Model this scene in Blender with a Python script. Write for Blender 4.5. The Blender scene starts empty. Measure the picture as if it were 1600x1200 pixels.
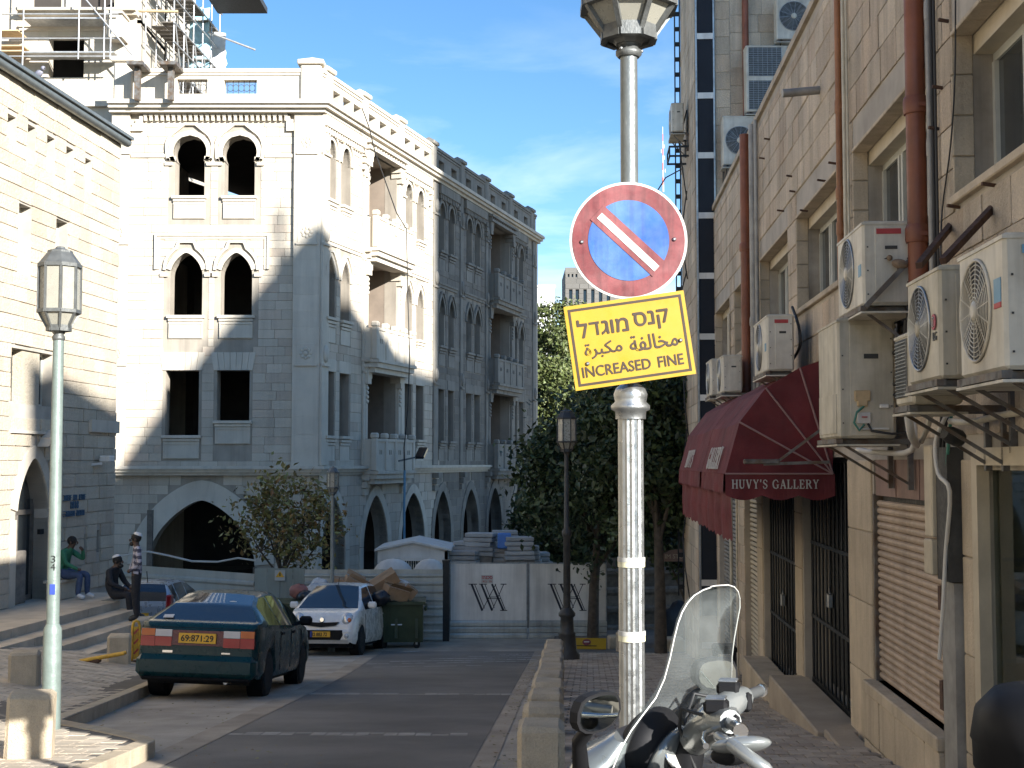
import bpy, bmesh, math, random
from mathutils import Vector, Matrix
random.seed(7)
R = math.radians
SC = bpy.context.scene
COL = SC.collection
# ------------------------------------------------------------------ camera, sky, sun, exposure
F = 2066.0                       # focal length in photograph pixels
PITCH = math.atan(122 / F)
cam = bpy.data.cameras.new('camera'); cam.lens = 36 * F / 1600; cam.sensor_width = 36
cam.clip_start = 0.05; cam.clip_end = 3000
camo = bpy.data.objects.new('camera', cam); COL.objects.link(camo)
camo.location = (0, 0, 0); camo.rotation_euler = (math.pi / 2 + PITCH, 0, 0)
SC.camera = camo
SUN_TH = R(40); SUN_EL = math.atan(.35)
LX, LY = -math.sin(SUN_TH), math.cos(SUN_TH)          # horizontal travel direction of the light
world = bpy.data.worlds.new('World'); SC.world = world; world.use_nodes = True
wn = world.node_tree; wn.nodes.clear()
wo = wn.nodes.new('ShaderNodeOutputWorld'); wb = wn.nodes.new('ShaderNodeBackground'); wb.inputs[1].default_value = 0.09
sky = wn.nodes.new('ShaderNodeTexSky'); sky.sky_type = 'NISHITA'; sky.sun_disc = False
sky.sun_elevation = SUN_EL; sky.sun_rotation = math.pi - SUN_TH; sky.altitude = 800; sky.air_density = 1.0; sky.dust_density = .25; sky.ozone_density = 3.0
tc = wn.nodes.new('ShaderNodeTexCoord'); mp = wn.nodes.new('ShaderNodeMapping'); mp.inputs['Scale'].default_value = (1.0, 1.0, 3.4)
n1 = wn.nodes.new('ShaderNodeTexNoise'); n1.inputs['Scale'].default_value = 3.6; n1.inputs['Detail'].default_value = 8; n1.inputs['Roughness'].default_value = .58; n1.inputs['Distortion'].default_value = .5
cr = wn.nodes.new('ShaderNodeValToRGB'); cr.color_ramp.elements[0].position = .47; cr.color_ramp.elements[1].position = .85
cr.color_ramp.elements[0].color = (0, 0, 0, 1); cr.color_ramp.elements[1].color = (.75, .75, .75, 1)
sepz = wn.nodes.new('ShaderNodeSeparateXYZ'); mr = wn.nodes.new('ShaderNodeMapRange')      # clouds thin out towards the zenith
mr.inputs[1].default_value = .20; mr.inputs[2].default_value = .34; mr.inputs[3].default_value = 1; mr.inputs[4].default_value = .04
mm = wn.nodes.new('ShaderNodeMath'); mm.operation = 'MULTIPLY'
mx = wn.nodes.new('ShaderNodeMixRGB'); mx.inputs[2].default_value = (7.2, 7.6, 8.2, 1)
l = wn.links.new
l(tc.outputs['Generated'], mp.inputs[0]); l(mp.outputs[0], n1.inputs[0]); l(n1.outputs[0], cr.inputs[0]); l(tc.outputs['Generated'], sepz.inputs[0])
l(sepz.outputs[2], mr.inputs[0]); l(cr.outputs[0], mm.inputs[0]); l(mr.outputs[0], mm.inputs[1]); l(mm.outputs[0], mx.inputs[0]); hs = wn.nodes.new('ShaderNodeHueSaturation'); hs.inputs['Saturation'].default_value = 1.15; hs.inputs['Value'].default_value = .92
l(sky.outputs[0], hs.inputs['Color']); l(hs.outputs[0], mx.inputs[1])
l(mx.outputs[0], wb.inputs[0]); l(wb.outputs[0], wo.inputs[0])
sun = bpy.data.lights.new('sun', 'SUN'); sun.energy = 5.0; sun.angle = R(.53); sun.color = (1, .97, .925)
suno = bpy.data.objects.new('sun', sun); COL.objects.link(suno)
suno.rotation_euler = Vector((LX, LY, -.35)).to_track_quat('-Z', 'Y').to_euler(); suno.location = (20, -20, 30)
SC.view_settings.view_transform = 'Standard'; SC.view_settings.look = 'None'; SC.view_settings.gamma = 1
SC.view_settings.exposure = 1.47; SC.view_settings.use_curve_mapping = False
SC.render.engine = 'CYCLES'; SC.cycles.max_bounces = 8; SC.cycles.transparent_max_bounces = 16; SC.cycles.use_denoising = True

# ------------------------------------------------------------------ where things stand
def ray(px, py):
    x = (px - 800) / F; y = (600 - py) / F
    return Vector((x, math.cos(PITCH) - y * math.sin(PITCH), math.sin(PITCH) + y * math.cos(PITCH)))
def at(px, py, Y):                     # the point of depth Y seen at a pixel of the photograph
    d = ray(px, py); return d * (Y / d.y)
def on_plane(px, py, P, N):            # vertical plane through P with horizontal normal N
    d = ray(px, py); return d * ((P[0] * N[0] + P[1] * N[1]) / (d.x * N[0] + d.y * N[1]))
def road_z(Y):
    return -(1.46 + .098 * Y) if Y < 33 else max(-4.694 - .03 * (Y - 33), -5.4)
def left_z(X, Y):
    return road_z(Y) + .14 + max(0, -5.6 - X) * .17
def walk_z(Y): return road_z(Y) + .13
PHI = R(3.35); SP, CP = math.sin(PHI), math.cos(PHI)
def street(L, s, z=0): return Vector((L * CP + s * SP, -L * SP + s * CP, z))      # lateral offset, distance along the right-hand facade
WL = 2.5
def wall_s(px, py, L=WL):              # (s, z) on the plane parallel to the right-hand facade at lateral offset L
    p = on_plane(px, py, (L * CP, -L * SP), (CP, -SP)); return p.x * SP + p.y * CP, p.z

# ------------------------------------------------------------------ mesh helpers
class MB:
    def __init__(s): s.v = []; s.f = []; s.m = []; s.s = []
    def add(s, vs, fs, m=0, sm=False):
        o = len(s.v); s.v += [tuple(v) for v in vs]
        for f in fs: s.f.append([i + o for i in f]); s.m.append(m); s.s.append(sm)
        return s
    def box(s, x0, x1, y0, y1, z0, z1, m=0):
        return s.add([(x, y, z) for z in (z0, z1) for y in (y0, y1) for x in (x0, x1)],
              [(0, 2, 3, 1), (4, 5, 7, 6), (0, 1, 5, 4), (1, 3, 7, 5), (3, 2, 6, 7), (2, 0, 4, 6)], m)
    def cbox(s, x0, x1, y0, y1, z0, z1, c=.01, m=0):
        V, Fc = chamfer(((x0 + x1) / 2, (y0 + y1) / 2, (z0 + z1) / 2), ((x1 - x0) / 2, (y1 - y0) / 2, (z1 - z0) / 2), c); return s.add(V, Fc, m)
    def quad(s, a, b, c, d, m=0, sm=False): return s.add([a, b, c, d], [(0, 1, 2, 3)], m, sm)
    def bar(s, a, b, w, h=None, m=0, up=(0, 0, 1)):
        a = Vector(a); b = Vector(b); h = h or w; d = (b - a).normalized(); u = Vector(up)
        if abs(d.dot(u)) > .98: u = Vector((1, 0, 0))
        r = d.cross(u).normalized() * (w / 2); u = r.cross(d).normalized() * (h / 2)
        return s.add([p + i * r + j * u for p in (a, b) for i, j in ((-1, -1), (1, -1), (1, 1), (-1, 1))],
              [(3, 2, 1, 0), (4, 5, 6, 7), (0, 1, 5, 4), (1, 2, 6, 5), (2, 3, 7, 6), (3, 0, 4, 7)], m)
    def tube(s, pts, r, n=8, m=0, cap=True, sm=True):
        pts = [Vector(p) for p in pts]; k = len(pts); rs = r if isinstance(r, (list, tuple)) else [r] * k
        vs = []; prev = None
        for i, p in enumerate(pts):
            d = (pts[min(i + 1, k - 1)] - pts[max(i - 1, 0)]).normalized()
            if prev is None: u = Vector((0, 0, 1)) if abs(d.z) < .9 else Vector((1, 0, 0))
            else: u = prev
            x = d.cross(u).normalized(); u = x.cross(d).normalized(); prev = u
            vs += [p + rs[i] * (x * math.cos(2 * math.pi * j / n) + u * math.sin(2 * math.pi * j / n)) for j in range(n)]
        fs = [(i * n + j, i * n + (j + 1) % n, (i + 1) * n + (j + 1) % n, (i + 1) * n + j) for i in range(k - 1) for j in range(n)]
        s.add(vs, fs, m, sm)
        if cap: s.add(vs[:n], [tuple(range(n))[::-1]], m); s.add(vs[-n:], [tuple(range(n))], m)
        return s
    def lathe(s, prof, n=16, c=(0, 0, 0), m=0, sm=True, rot=0, flute=0):
        vs = []
        for r, z in prof:
            for j in range(n):
                a = 2 * math.pi * j / n + rot; rr = r * (1 - flute * (j % 2)); vs.append((c[0] + rr * math.cos(a), c[1] + rr * math.sin(a), c[2] + z))
        k = len(prof)
        s.add(vs, [(i * n + j, i * n + (j + 1) % n, (i + 1) * n + (j + 1) % n, (i + 1) * n + j) for i in range(k - 1) for j in range(n)], m, sm)
        s.add(vs[:n], [tuple(range(n))[::-1]], m); s.add(vs[-n:], [tuple(range(n))], m); return s
    def prism(s, poly, fn, a, b, m=0, sm=False):      # poly of 2-D points, fn(u, v, w) -> xyz, w from a to b
        n = len(poly); vs = [fn(u, v, w) for w in (a, b) for u, v in poly]
        s.add(vs, [(i, (i + 1) % n, n + (i + 1) % n, n + i) for i in range(n)], m, sm)
        s.add(vs[:n], [tuple(range(n))[::-1]], m); s.add(vs[n:], [tuple(range(n))], m); return s
    def ball(s, c, r, n=10, k=6, m=0):
        r = r if isinstance(r, (list, tuple)) else (r, r, r)
        vs = [(c[0] + r[0] * math.sin(math.pi * i / k) * math.cos(2 * math.pi * j / n), c[1] + r[1] * math.sin(math.pi * i / k) * math.sin(2 * math.pi * j / n), c[2] + r[2] * math.cos(math.pi * i / k)) for i in range(k + 1) for j in range(n)]
        return s.add(vs, [(i * n + j, (i + 1) * n + j, (i + 1) * n + (j + 1) % n, i * n + (j + 1) % n) for i in range(k) for j in range(n)], m, True)
    def mesh(s, name, mats, fix=False):
        me = bpy.data.meshes.new(name); me.from_pydata(s.v, [], s.f)
        for mt in (mats if isinstance(mats, (list, tuple)) else [mats]): me.materials.append(M[mt])
        me.polygons.foreach_set('material_index', s.m); me.polygons.foreach_set('use_smooth', s.s)
        if fix:
            b = bmesh.new(); b.from_mesh(me); bmesh.ops.recalc_face_normals(b, faces=b.faces); b.to_mesh(me); b.free()
        me.update(); return me
    def build(s, name, mats, parent=None, fix=True, **k): return link(name, s.mesh(name, mats, fix), parent, **k)
def chamfer(c, h, ch):
    V = []; idx = {}
    for sx in (-1, 1):
        for sy in (-1, 1):
            for sz in (-1, 1):
                for ax in range(3):
                    p = [c[0] + sx * (h[0] - ch), c[1] + sy * (h[1] - ch), c[2] + sz * (h[2] - ch)]
                    p[ax] = c[ax] + (sx, sy, sz)[ax] * h[ax]; idx[(sx, sy, sz, ax)] = len(V); V.append(tuple(p))
    Fc = []
    for sg in (-1, 1):
        Fc += [[idx[(sg, a, b, 0)] for a, b in ((-1, -1), (1, -1), (1, 1), (-1, 1))][::sg], [idx[(a, sg, b, 1)] for a, b in ((-1, -1), (-1, 1), (1, 1), (1, -1))][::sg], [idx[(a, b, sg, 2)] for a, b in ((-1, -1), (1, -1), (1, 1), (-1, 1))][::sg]]
        for s2 in (-1, 1):
            Fc += [[idx[(sg, s2, -1, 0)], idx[(sg, s2, 1, 0)], idx[(sg, s2, 1, 1)], idx[(sg, s2, -1, 1)]], [idx[(sg, -1, s2, 0)], idx[(sg, 1, s2, 0)], idx[(sg, 1, s2, 2)], idx[(sg, -1, s2, 2)]], [idx[(-1, sg, s2, 1)], idx[(1, sg, s2, 1)], idx[(1, sg, s2, 2)], idx[(-1, sg, s2, 2)]]]
            for s3 in (-1, 1): Fc.append([idx[(sg, s2, s3, 0)], idx[(sg, s2, s3, 1)], idx[(sg, s2, s3, 2)]])
    return V, Fc
def link(name, data, parent=None, loc=None, rot=None, scale=None, label=None, cat=None, group=None, kind=None):
    o = bpy.data.objects.new(name, data); COL.objects.link(o)
    if parent: o.parent = parent
    if loc is not None: o.location = loc
    if rot is not None: o.rotation_euler = rot
    if scale is not None: o.scale = scale
    for k, v in (('label', label), ('category', cat), ('group', group), ('kind', kind)):
        if v: o[k] = v
    return o
def thing(name, label, cat, loc=(0, 0, 0), rz=0, group=None, rot=None): return link(name, None, None, loc, rot or (0, 0, rz), None, label, cat, group)
def copy_tree(o, parent=None):
    c = o.copy(); COL.objects.link(c)
    if parent: c.parent = parent
    for ch in list(o.children): copy_tree(ch, c)
    return c
def text(body, size, mat, parent, loc, rot, name='lettering', width=None, height=None, bold=0, ext=.0012):
    c = bpy.data.curves.new(name, 'FONT'); c.body = body; c.size = size; c.align_x = 'CENTER'; c.align_y = 'CENTER'; c.extrude = ext; c.resolution_u = 3
    t = bpy.data.objects.new(name, c); COL.objects.link(t); bpy.context.view_layer.update()
    me = bpy.data.meshes.new_from_object(t); bpy.data.objects.remove(t); me.materials.clear(); me.materials.append(M[mat])
    xs = [v.co.x for v in me.vertices]; ys = [v.co.y for v in me.vertices]
    w, h = max(xs) - min(xs), max(ys) - min(ys); cx, cy = (max(xs) + min(xs)) / 2, (max(ys) + min(ys)) / 2
    kx = width / w if width else 1; ky = height / h if height else kx
    for v in me.vertices: v.co.x = (v.co.x - cx) * kx; v.co.y = (v.co.y - cy) * ky
    if bold:                       # heavier strokes: the same outline laid again a hair to each side
        b = MB(); co = [v.co.copy() for v in me.vertices]; fs = [tuple(p.vertices) for p in me.polygons]
        for i, (dx, dy) in enumerate(((0, 0), (bold, 0), (-bold, 0), (0, bold), (0, -bold))): b.add([(c_.x + dx, c_.y + dy, c_.z + .00018 * i) for c_ in co], fs)
        return b.build(name, mat, parent, fix=False, loc=loc, rot=rot)
    return link(name, me, parent, loc, rot)
def strokes(lines, w, mat, name, parent, fn, t=.0015):   # flat strokes: polylines with width, fn(u, v, depth) -> xyz
    b = MB()
    for ln in lines:
        ww = ln[0] * w; pts = [Vector((p[0], p[1])) for p in ln[1:]]
        for a, c in zip(pts, pts[1:]):
            d = (c - a); d.normalize(); n = Vector((-d.y, d.x)) * ww / 2; e = d * (ww * .15)
            b.prism([tuple(a - e + n), tuple(a - e - n), tuple(c + e - n), tuple(c + e + n)], fn, 0, -t)
    return b.build(name, mat, parent)

# ------------------------------------------------------------------ materials
M = {}
def mat(name, col, rough=.7, metal=0, var=.15, scale=3., bump=.0, bscale=40., piece=0., spec=.5, streak=0., trans=0., coat=0., emit=0., col2=None, hue=None, alpha=1., ior=None, speck=0., ss=1.6):
    m = bpy.data.materials.new(name); m.use_nodes = True; nt = m.node_tree; N = nt.nodes; L = nt.links.new
    p = N['Principled BSDF']; p.inputs['Roughness'].default_value = rough; p.inputs['Metallic'].default_value = metal
    p.inputs['Specular IOR Level'].default_value = spec
    if trans: p.inputs['Transmission Weight'].default_value = trans
    if coat: p.inputs['Coat Weight'].default_value = coat; p.inputs['Coat Roughness'].default_value = .06
    if ior: p.inputs['IOR'].default_value = ior
    p.inputs['Alpha'].default_value = alpha
    geo = N.new('ShaderNodeNewGeometry'); pos = geo.outputs['Position']
    cur = None
    def rgb(c): return (c[0], c[1], c[2], 1)
    base = N.new('ShaderNodeRGB'); base.outputs[0].default_value = rgb(col); cur = base.outputs[0]
    def mixin(fac, c, mode='MIX'):
        nonlocal cur
        x = N.new('ShaderNodeMixRGB'); x.blend_type = mode
        if isinstance(fac, (int, float)): x.inputs[0].default_value = fac
        else: L(fac, x.inputs[0])
        L(cur, x.inputs[1])
        if isinstance(c, tuple): x.inputs[2].default_value = rgb(c)
        else: L(c, x.inputs[2])
        cur = x.outputs[0]
    def noise(sc, det=4, rgh=.6, vec=None):
        n = N.new('ShaderNodeTexNoise'); n.inputs['Scale'].default_value = sc; n.inputs['Detail'].default_value = det; n.inputs['Roughness'].default_value = rgh
        L(vec or pos, n.inputs['Vector']); return n.outputs[0]
    def ramp(x, a, b, lo=0., hi=1.):
        r = N.new('ShaderNodeMapRange'); r.inputs[1].default_value = a; r.inputs[2].default_value = b; r.inputs[3].default_value = lo; r.inputs[4].default_value = hi
        L(x, r.inputs[0]); return r.outputs[0]
    def value(x):       # multiply brightness by a scalar socket
        c = N.new('ShaderNodeCombineColor'); [L(x, c.inputs[i]) for i in range(3)]; mixin(1., c.outputs[0], 'MULTIPLY')
    if piece:
        oi = N.new('ShaderNodeObjectInfo'); ad = N.new('ShaderNodeMath'); ad.operation = 'ADD'; fr = N.new('ShaderNodeMath'); fr.operation = 'FRACT'
        L(oi.outputs['Random'], ad.inputs[0]); L(geo.outputs['Random Per Island'], ad.inputs[1]); L(ad.outputs[0], fr.inputs[0])
        if hue:
            m7 = N.new('ShaderNodeMath'); m7.operation = 'MULTIPLY'; m7.inputs[1].default_value = 7.31; f7 = N.new('ShaderNodeMath'); f7.operation = 'FRACT'
            L(fr.outputs[0], m7.inputs[0]); L(m7.outputs[0], f7.inputs[0]); mixin(ramp(f7.outputs[0], .45, 1., 0, 1.), hue)
        value(ramp(fr.outputs[0], 0, 1, 1 - piece, 1 + piece))
    if col2: mixin(ramp(noise(scale * .6, 5), .42, .62), col2)
    if var: value(ramp(noise(scale, 6), .3, .7, 1 - var, 1 + var))
    if speck: value(ramp(noise(bscale * 1.6, 3, .8), .25, .75, 1 - speck, 1 + speck))
    if streak:
        mpn = N.new('ShaderNodeMapping'); mpn.inputs['Scale'].default_value = (2.2, 2.2, .16); L(pos, mpn.inputs[0])
        value(ramp(noise(ss, 6, .62, mpn.outputs[0]), .46, .68, 1., 1 - streak))
    if bump:
        bp = N.new('ShaderNodeBump'); bp.inputs['Strength'].default_value = min(1, bump); bp.inputs['Distance'].default_value = .02 * max(1, bump)
        L(noise(bscale, 5, .65), bp.inputs['Height']); L(bp.outputs[0], p.inputs['Normal'])
    if rough > .12 and var: L(ramp(noise(scale * 2.3, 3), .3, .7, max(.03, rough - .1), min(1, rough + .1)), p.inputs['Roughness'])
    L(cur, p.inputs['Base Color'])
    if emit: L(cur, p.inputs['Emission Color']); p.inputs['Emission Strength'].default_value = emit
    M[name] = m; return m
mat('hotel_stone', (.51, .45, .36), .85, piece=.12, hue=(.48, .40, .315), bump=.5, bscale=26, var=.09, scale=.7, streak=.14, speck=.08)
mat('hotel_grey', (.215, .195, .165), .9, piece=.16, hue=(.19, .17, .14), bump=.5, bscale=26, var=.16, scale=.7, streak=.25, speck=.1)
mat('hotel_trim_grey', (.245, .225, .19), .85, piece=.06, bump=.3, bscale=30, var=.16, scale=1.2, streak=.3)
mat('hotel_trim', (.55, .495, .405), .8, piece=.05, bump=.25, bscale=30, var=.08, scale=1.2, streak=.16)
mat('hotel_core', (.33, .29, .235), .9, var=.15, scale=1.2, bump=.3, streak=.2)
mat('interior', (.25, .20, .155), .95, var=.25, scale=.9)
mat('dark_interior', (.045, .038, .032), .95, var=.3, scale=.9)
mat('left_stone', (.50, .43, .325), .9, piece=.09, hue=(.47, .385, .29), bump=1.6, bscale=15, var=.1, scale=1.2, streak=.08, speck=.12)
mat('left_trim', (.50, .445, .36), .85, piece=.06, bump=.3, bscale=30, var=.1, scale=1.5, streak=.1)
mat('mortar', (.40, .36, .30), .95, var=.2, scale=2)
mat('right_stone', (.55, .46, .345), .9, piece=.12, hue=(.52, .41, .295), bump=1.0, bscale=34, var=.2, scale=1.1, streak=.3, speck=.2)
mat('right_trim', (.50, .415, .30), .85, piece=.08, bump=.5, bscale=40, var=.16, scale=2.2, streak=.25, speck=.1)
mat('plaster_reveal', (.40, .36, .30), .9, var=.35, scale=1.6, streak=.35, col2=(.26, .22, .17))
mat('far_stone_shaded', (.135, .128, .115), .9, piece=.12, var=.12, scale=.6, bump=.3, bscale=6)  # shade of the tower's visible face is put into this base colour
mat('far_white', (.78, .78, .76), .8, var=.04)
mat('asphalt', (.175, .160, .138), .86, var=.32, scale=.42, bump=.9, bscale=90, col2=(.20, .182, .156), speck=.25)
mat('cobble', (.30, .275, .235), .9, piece=.2, var=.2, scale=3, bump=.6, bscale=50)
mat('concrete', (.37, .31, .235), .9, var=.22, scale=1.4, bump=.5, bscale=60, col2=(.30, .25, .19), speck=.14)
mat('bay', (.40, .35, .28), .9, var=.25, scale=1.2, bump=.6, bscale=70, col2=(.33, .29, .235), speck=.2)
mat('paver', (.42, .355, .28), .88, piece=.16, hue=(.33, .27, .21), var=.2, scale=2.4, bump=.6, bscale=60, speck=.15)
mat('paver_joint', (.13, .115, .095), .95, var=.2)
mat('left_paver', (.50, .425, .325), .9, piece=.15, hue=(.44, .37, .28), var=.2, scale=2, bump=.6, bscale=60, speck=.15)
mat('step_stone', (.50, .42, .315), .8, piece=.1, var=.2, scale=2, bump=.3, bscale=50, speck=.12)
mat('bollard_stone', (.49, .405, .285), .9, piece=.07, var=.14, scale=4, bump=.9, bscale=55, streak=.15, speck=.16)
mat('pale_streak', (.58, .565, .53), .85, var=.35, scale=6, bump=.4, bscale=80, speck=.3)
mat('galvanised', (.40, .41, .40), .34, .85, var=.16, scale=14, bump=.12, bscale=60, streak=.12)
mat('pole_grey', (.19, .205, .20), .42, .55, var=.16, scale=7, bump=.15, bscale=60)
mat('pale_green_paint', (.165, .205, .185), .45, .2, var=.14, scale=9, bump=.2, bscale=50, speck=.1)
mat('lamp_metal', (.13, .135, .13), .5, .5, var=.22, scale=9, bump=.2)
mat('iron', (.05, .05, .048), .55, .3, var=.3, scale=8, bump=.2)
mat('black_metal', (.012, .014, .016), .45, .2, var=.3, scale=8)
mat('steel', (.35, .36, .36), .4, .9, var=.25, scale=8)
mat('bracket', (.16, .155, .145), .6, .5, var=.3, scale=9, col2=(.13, .09, .06))
mat('rust', (.085, .045, .028), .75, .2, var=.4, scale=12, bump=.3)
mat('brown_pipe', (.24, .075, .035), .5, var=.22, scale=3.5, bump=.1, streak=.3)
mat('orange_pipe', (.36, .15, .06), .5, var=.25, scale=4, streak=.3)
mat('grey_pipe', (.30, .29, .265), .5, .2, var=.25, scale=5, streak=.2)
mat('cream_pipe', (.52, .47, .36), .5, var=.2, scale=6)
mat('cable', (.02, .02, .02), .6, var=0)
mat('white_cable', (.55, .53, .48), .6, var=.1)
mat('green_cable', (.05, .20, .15), .5, var=.1)
mat('sign_red', (.145, .018, .019), .45, var=.2, scale=9, streak=.4, ss=14, col2=(.20, .052, .052), speck=.12)
mat('sign_blue', (.02, .085, .32), .42, var=.15, scale=8, streak=.3, ss=14, col2=(.06, .14, .32))
mat('sign_white', (.48, .47, .43), .5, var=.06, scale=8)
mat('sign_yellow', (.36, .22, .003), .45, var=.05, scale=6)
mat('sign_brown', (.030, .014, .004), .6, var=.1)
mat('lamp_glass', (.36, .345, .285), .3, var=.07, scale=9, trans=.25)
mat('ac_white', (.62, .585, .49), .45, var=.14, scale=4, streak=.30, ss=2.6, col2=(.55, .50, .40))
mat('ac_cream', (.56, .51, .40), .48, var=.16, scale=4, streak=.32, ss=2.6, col2=(.48, .43, .32))
mat('ac_dark', (.04, .04, .038), .6, var=.2)
mat('fin', (.075, .076, .074), .5, .4, var=.2, scale=20)
mat('sticker_red', (.42, .05, .05), .5, var=.1)
mat('sticker_blue', (.14, .30, .42), .5, var=.1)
mat('logo_red', (.38, .06, .09), .5, var=.1)
mat('awning', (.125, .019, .022), .85, var=.3, scale=2.2, bump=.25, bscale=120, streak=.15)
mat('seam', (.28, .17, .16), .8, var=.1)
mat('shutter', (.42, .325, .24), .6, .1, var=.14, scale=4, piece=.05, streak=.22)
mat('brown_board', (.22, .14, .115), .6, var=.18, scale=2, streak=.25)
mat('cream_trim', (.50, .43, .31), .5, var=.14, scale=4)
mat('window_frame', (.50, .50, .44), .5, var=.12, scale=5)
mat('window_glass', (.035, .042, .045), .05, spec=.9, var=0)
mat('shop_glass', (.55, .62, .60), .02, var=0, trans=1., ior=1.35)
def screen_mat():
    m = mat('clear_screen', (.34, .36, .355), .10, var=0); nt = m.node_tree; N = nt.nodes; L = nt.links.new
    tr = N.new('ShaderNodeBsdfTransparent'); tr.inputs[0].default_value = (.93, .95, .95, 1); lw = N.new('ShaderNodeLayerWeight'); lw.inputs[0].default_value = .25
    nz = N.new('ShaderNodeTexNoise'); nz.inputs['Scale'].default_value = 14; nz.inputs['Detail'].default_value = 5
    ma = N.new('ShaderNodeMapRange'); ma.inputs[1].default_value = .4; ma.inputs[2].default_value = .75; ma.inputs[3].default_value = .004; ma.inputs[4].default_value = .05
    ad = N.new('ShaderNodeMath'); ad.operation = 'MULTIPLY_ADD'; ad.inputs[1].default_value = .22; mxs = N.new('ShaderNodeMixShader')
    L(nz.outputs[0], ma.inputs[0]); L(lw.outputs[0], ad.inputs[0]); L(ma.outputs[0], ad.inputs[2]); L(ad.outputs[0], mxs.inputs[0]); L(tr.outputs[0], mxs.inputs[1]); L(N['Principled BSDF'].outputs[0], mxs.inputs[2]); L(mxs.outputs[0], N['Material Output'].inputs[0])
screen_mat()
mat('dark_pane', (.022, .026, .034), .55, spec=.15, var=.1)
mat('teal_paint', (.0005, .030, .035), .30, .0, var=.06, scale=3, coat=.25, spec=.3)
mat('white_paint', (.78, .755, .70), .28, var=.04, scale=3, coat=.7)
mat('silver_paint', (.46, .50, .55), .3, .5, var=.05, coat=.7)
mat('black_paint', (.012, .014, .018), .25, var=.1, coat=.6)
mat('car_glass', (.018, .026, .036), .04, spec=1., var=0, coat=.4)
mat('rubber', (.014, .014, .014), .85, var=.25, scale=10, bump=.3)
mat('rim', (.30, .30, .30), .4, .7, var=.2, scale=9)
mat('plastic_black', (.009, .009, .010), .6, var=.15, spec=.18)
mat('tail_red', (.34, .012, .014), .18, var=.1, coat=.6)
mat('tail_amber', (.52, .12, .02), .18, var=.1, coat=.6)
mat('tail_clear', (.55, .52, .50), .15, var=.1, coat=.6)
mat('garnish', (.10, .012, .022), .25, var=.1, coat=.5)
mat('headlight', (.62, .63, .63), .12, .35, var=.3, scale=30, coat=1.)
mat('plate_yellow', (.75, .40, .03), .5, var=.06)
mat('plate_blue', (.03, .06, .32), .5, var=.05)
mat('ink', (.012, .012, .012), .6, var=0)
mat('logo_ink', (.018, .018, .03), .6, var=.1)
mat('chrome', (.75, .76, .77), .12, 1., var=0)
mat('mirror', (.62, .66, .64), .03, 1., var=0)
mat('scooter_silver', (.20, .21, .205), .32, .35, var=.06, scale=5, coat=.8)
mat('scooter_grey', (.11, .115, .115), .35, .3, var=.1, coat=.4)
mat('dumpster', (.048, .065, .03), .55, var=.25, scale=3, streak=.25)
mat('cardboard', (.34, .215, .12), .85, var=.14, scale=5)
mat('rubbish_white', (.55, .54, .52), .7, var=.2, scale=7)
mat('rubbish_red', (.32, .13, .10), .7, var=.2, scale=7)
mat('rubbish_black', (.02, .02, .024), .35, var=.3, scale=7)
mat('corrugated', (.44, .445, .40), .5, .45, var=.25, scale=1.5, streak=.28, piece=.1)
mat('hoarding_white', (.72, .70, .645), .45, .1, var=.16, scale=1.0, streak=.25)
mat('fence_cream', (.50, .46, .38), .6, var=.12, scale=1.4, piece=.06, streak=.2)
mat('fence_green', (.30, .32, .27), .6, var=.14, scale=1.4, piece=.06, streak=.2)
mat('cabin_white', (.60, .58, .53), .5, var=.08, scale=2, streak=.15)
mat('rubble', (.36, .34, .31), .9, piece=.2, var=.2, scale=2, bump=.6)
mat('blue_plastic', (.08, .20, .50), .45, var=.15)
mat('tarp_blue', (.30, .52, .62), .6, var=.2, scale=4)
mat('tarp_white', (.62, .66, .68), .6, var=.15, scale=4)
mat('wood', (.50, .37, .21), .75, var=.2, scale=7)
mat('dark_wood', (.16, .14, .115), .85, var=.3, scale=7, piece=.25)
mat('scaffold', (.46, .46, .45), .45, .6, var=.2, scale=6)
mat('bark', (.085, .068, .05), .95, var=.35, scale=9, bump=1., bscale=30)
mat('leaf_dark', (.036, .058, .020), .55, piece=.5, hue=(.055, .075, .024), var=.35, scale=1.2)
mat('leaf_autumn', (.19, .175, .05), .6, piece=.5, hue=(.20, .10, .028), var=.25, scale=1.5)
mat('leaf_pine', (.070, .092, .024), .6, piece=.45, hue=(.105, .115, .034), var=.3, scale=.6)
mat('skin', (.075, .042, .028), .55, var=.08, scale=14)
mat('hair', (.01, .009, .008), .8, var=.2, scale=30)
mat('dark_trousers', (.016, .017, .022), .85, var=.25, scale=9, bump=.2)
mat('black_coat', (.012, .013, .018), .8, var=.3, scale=9, bump=.2)
mat('jeans', (.05, .075, .14), .85, var=.25, scale=9)
mat('green_shirt', (.03, .16, .085), .8, var=.15, scale=9)
mat('stripe_light', (.40, .38, .43), .85, var=.15, scale=14)
mat('stripe_dark', (.07, .07, .10), .85, var=.15, scale=14)
mat('cap_white', (.6, .6, .6), .8, var=.08)
mat('yellow_paint', (.62, .36, .03), .55, var=.3, scale=12, col2=(.50, .27, .03))
mat('mast_red', (.6, .18, .16), .6, var=.1)
mat('bird_brown', (.20, .14, .09), .8, var=.3, scale=30)
mat('bird_grey', (.20, .20, .24), .7, var=.3, scale=30)
mat('letter_blue', (.045, .10, .17), .5, var=.1)
mat('earth', (.22, .19, .15), .95, var=.25, scale=.4, bump=.5, bscale=10)
mat('tape', (.68, .64, .44), .35, var=.2, scale=12)
mat('dial_lens', (.16, .17, .165), .08, .3, var=0, coat=1.)
mat('leather', (.015, .015, .017), .5, var=.2, bump=.3)
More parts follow.
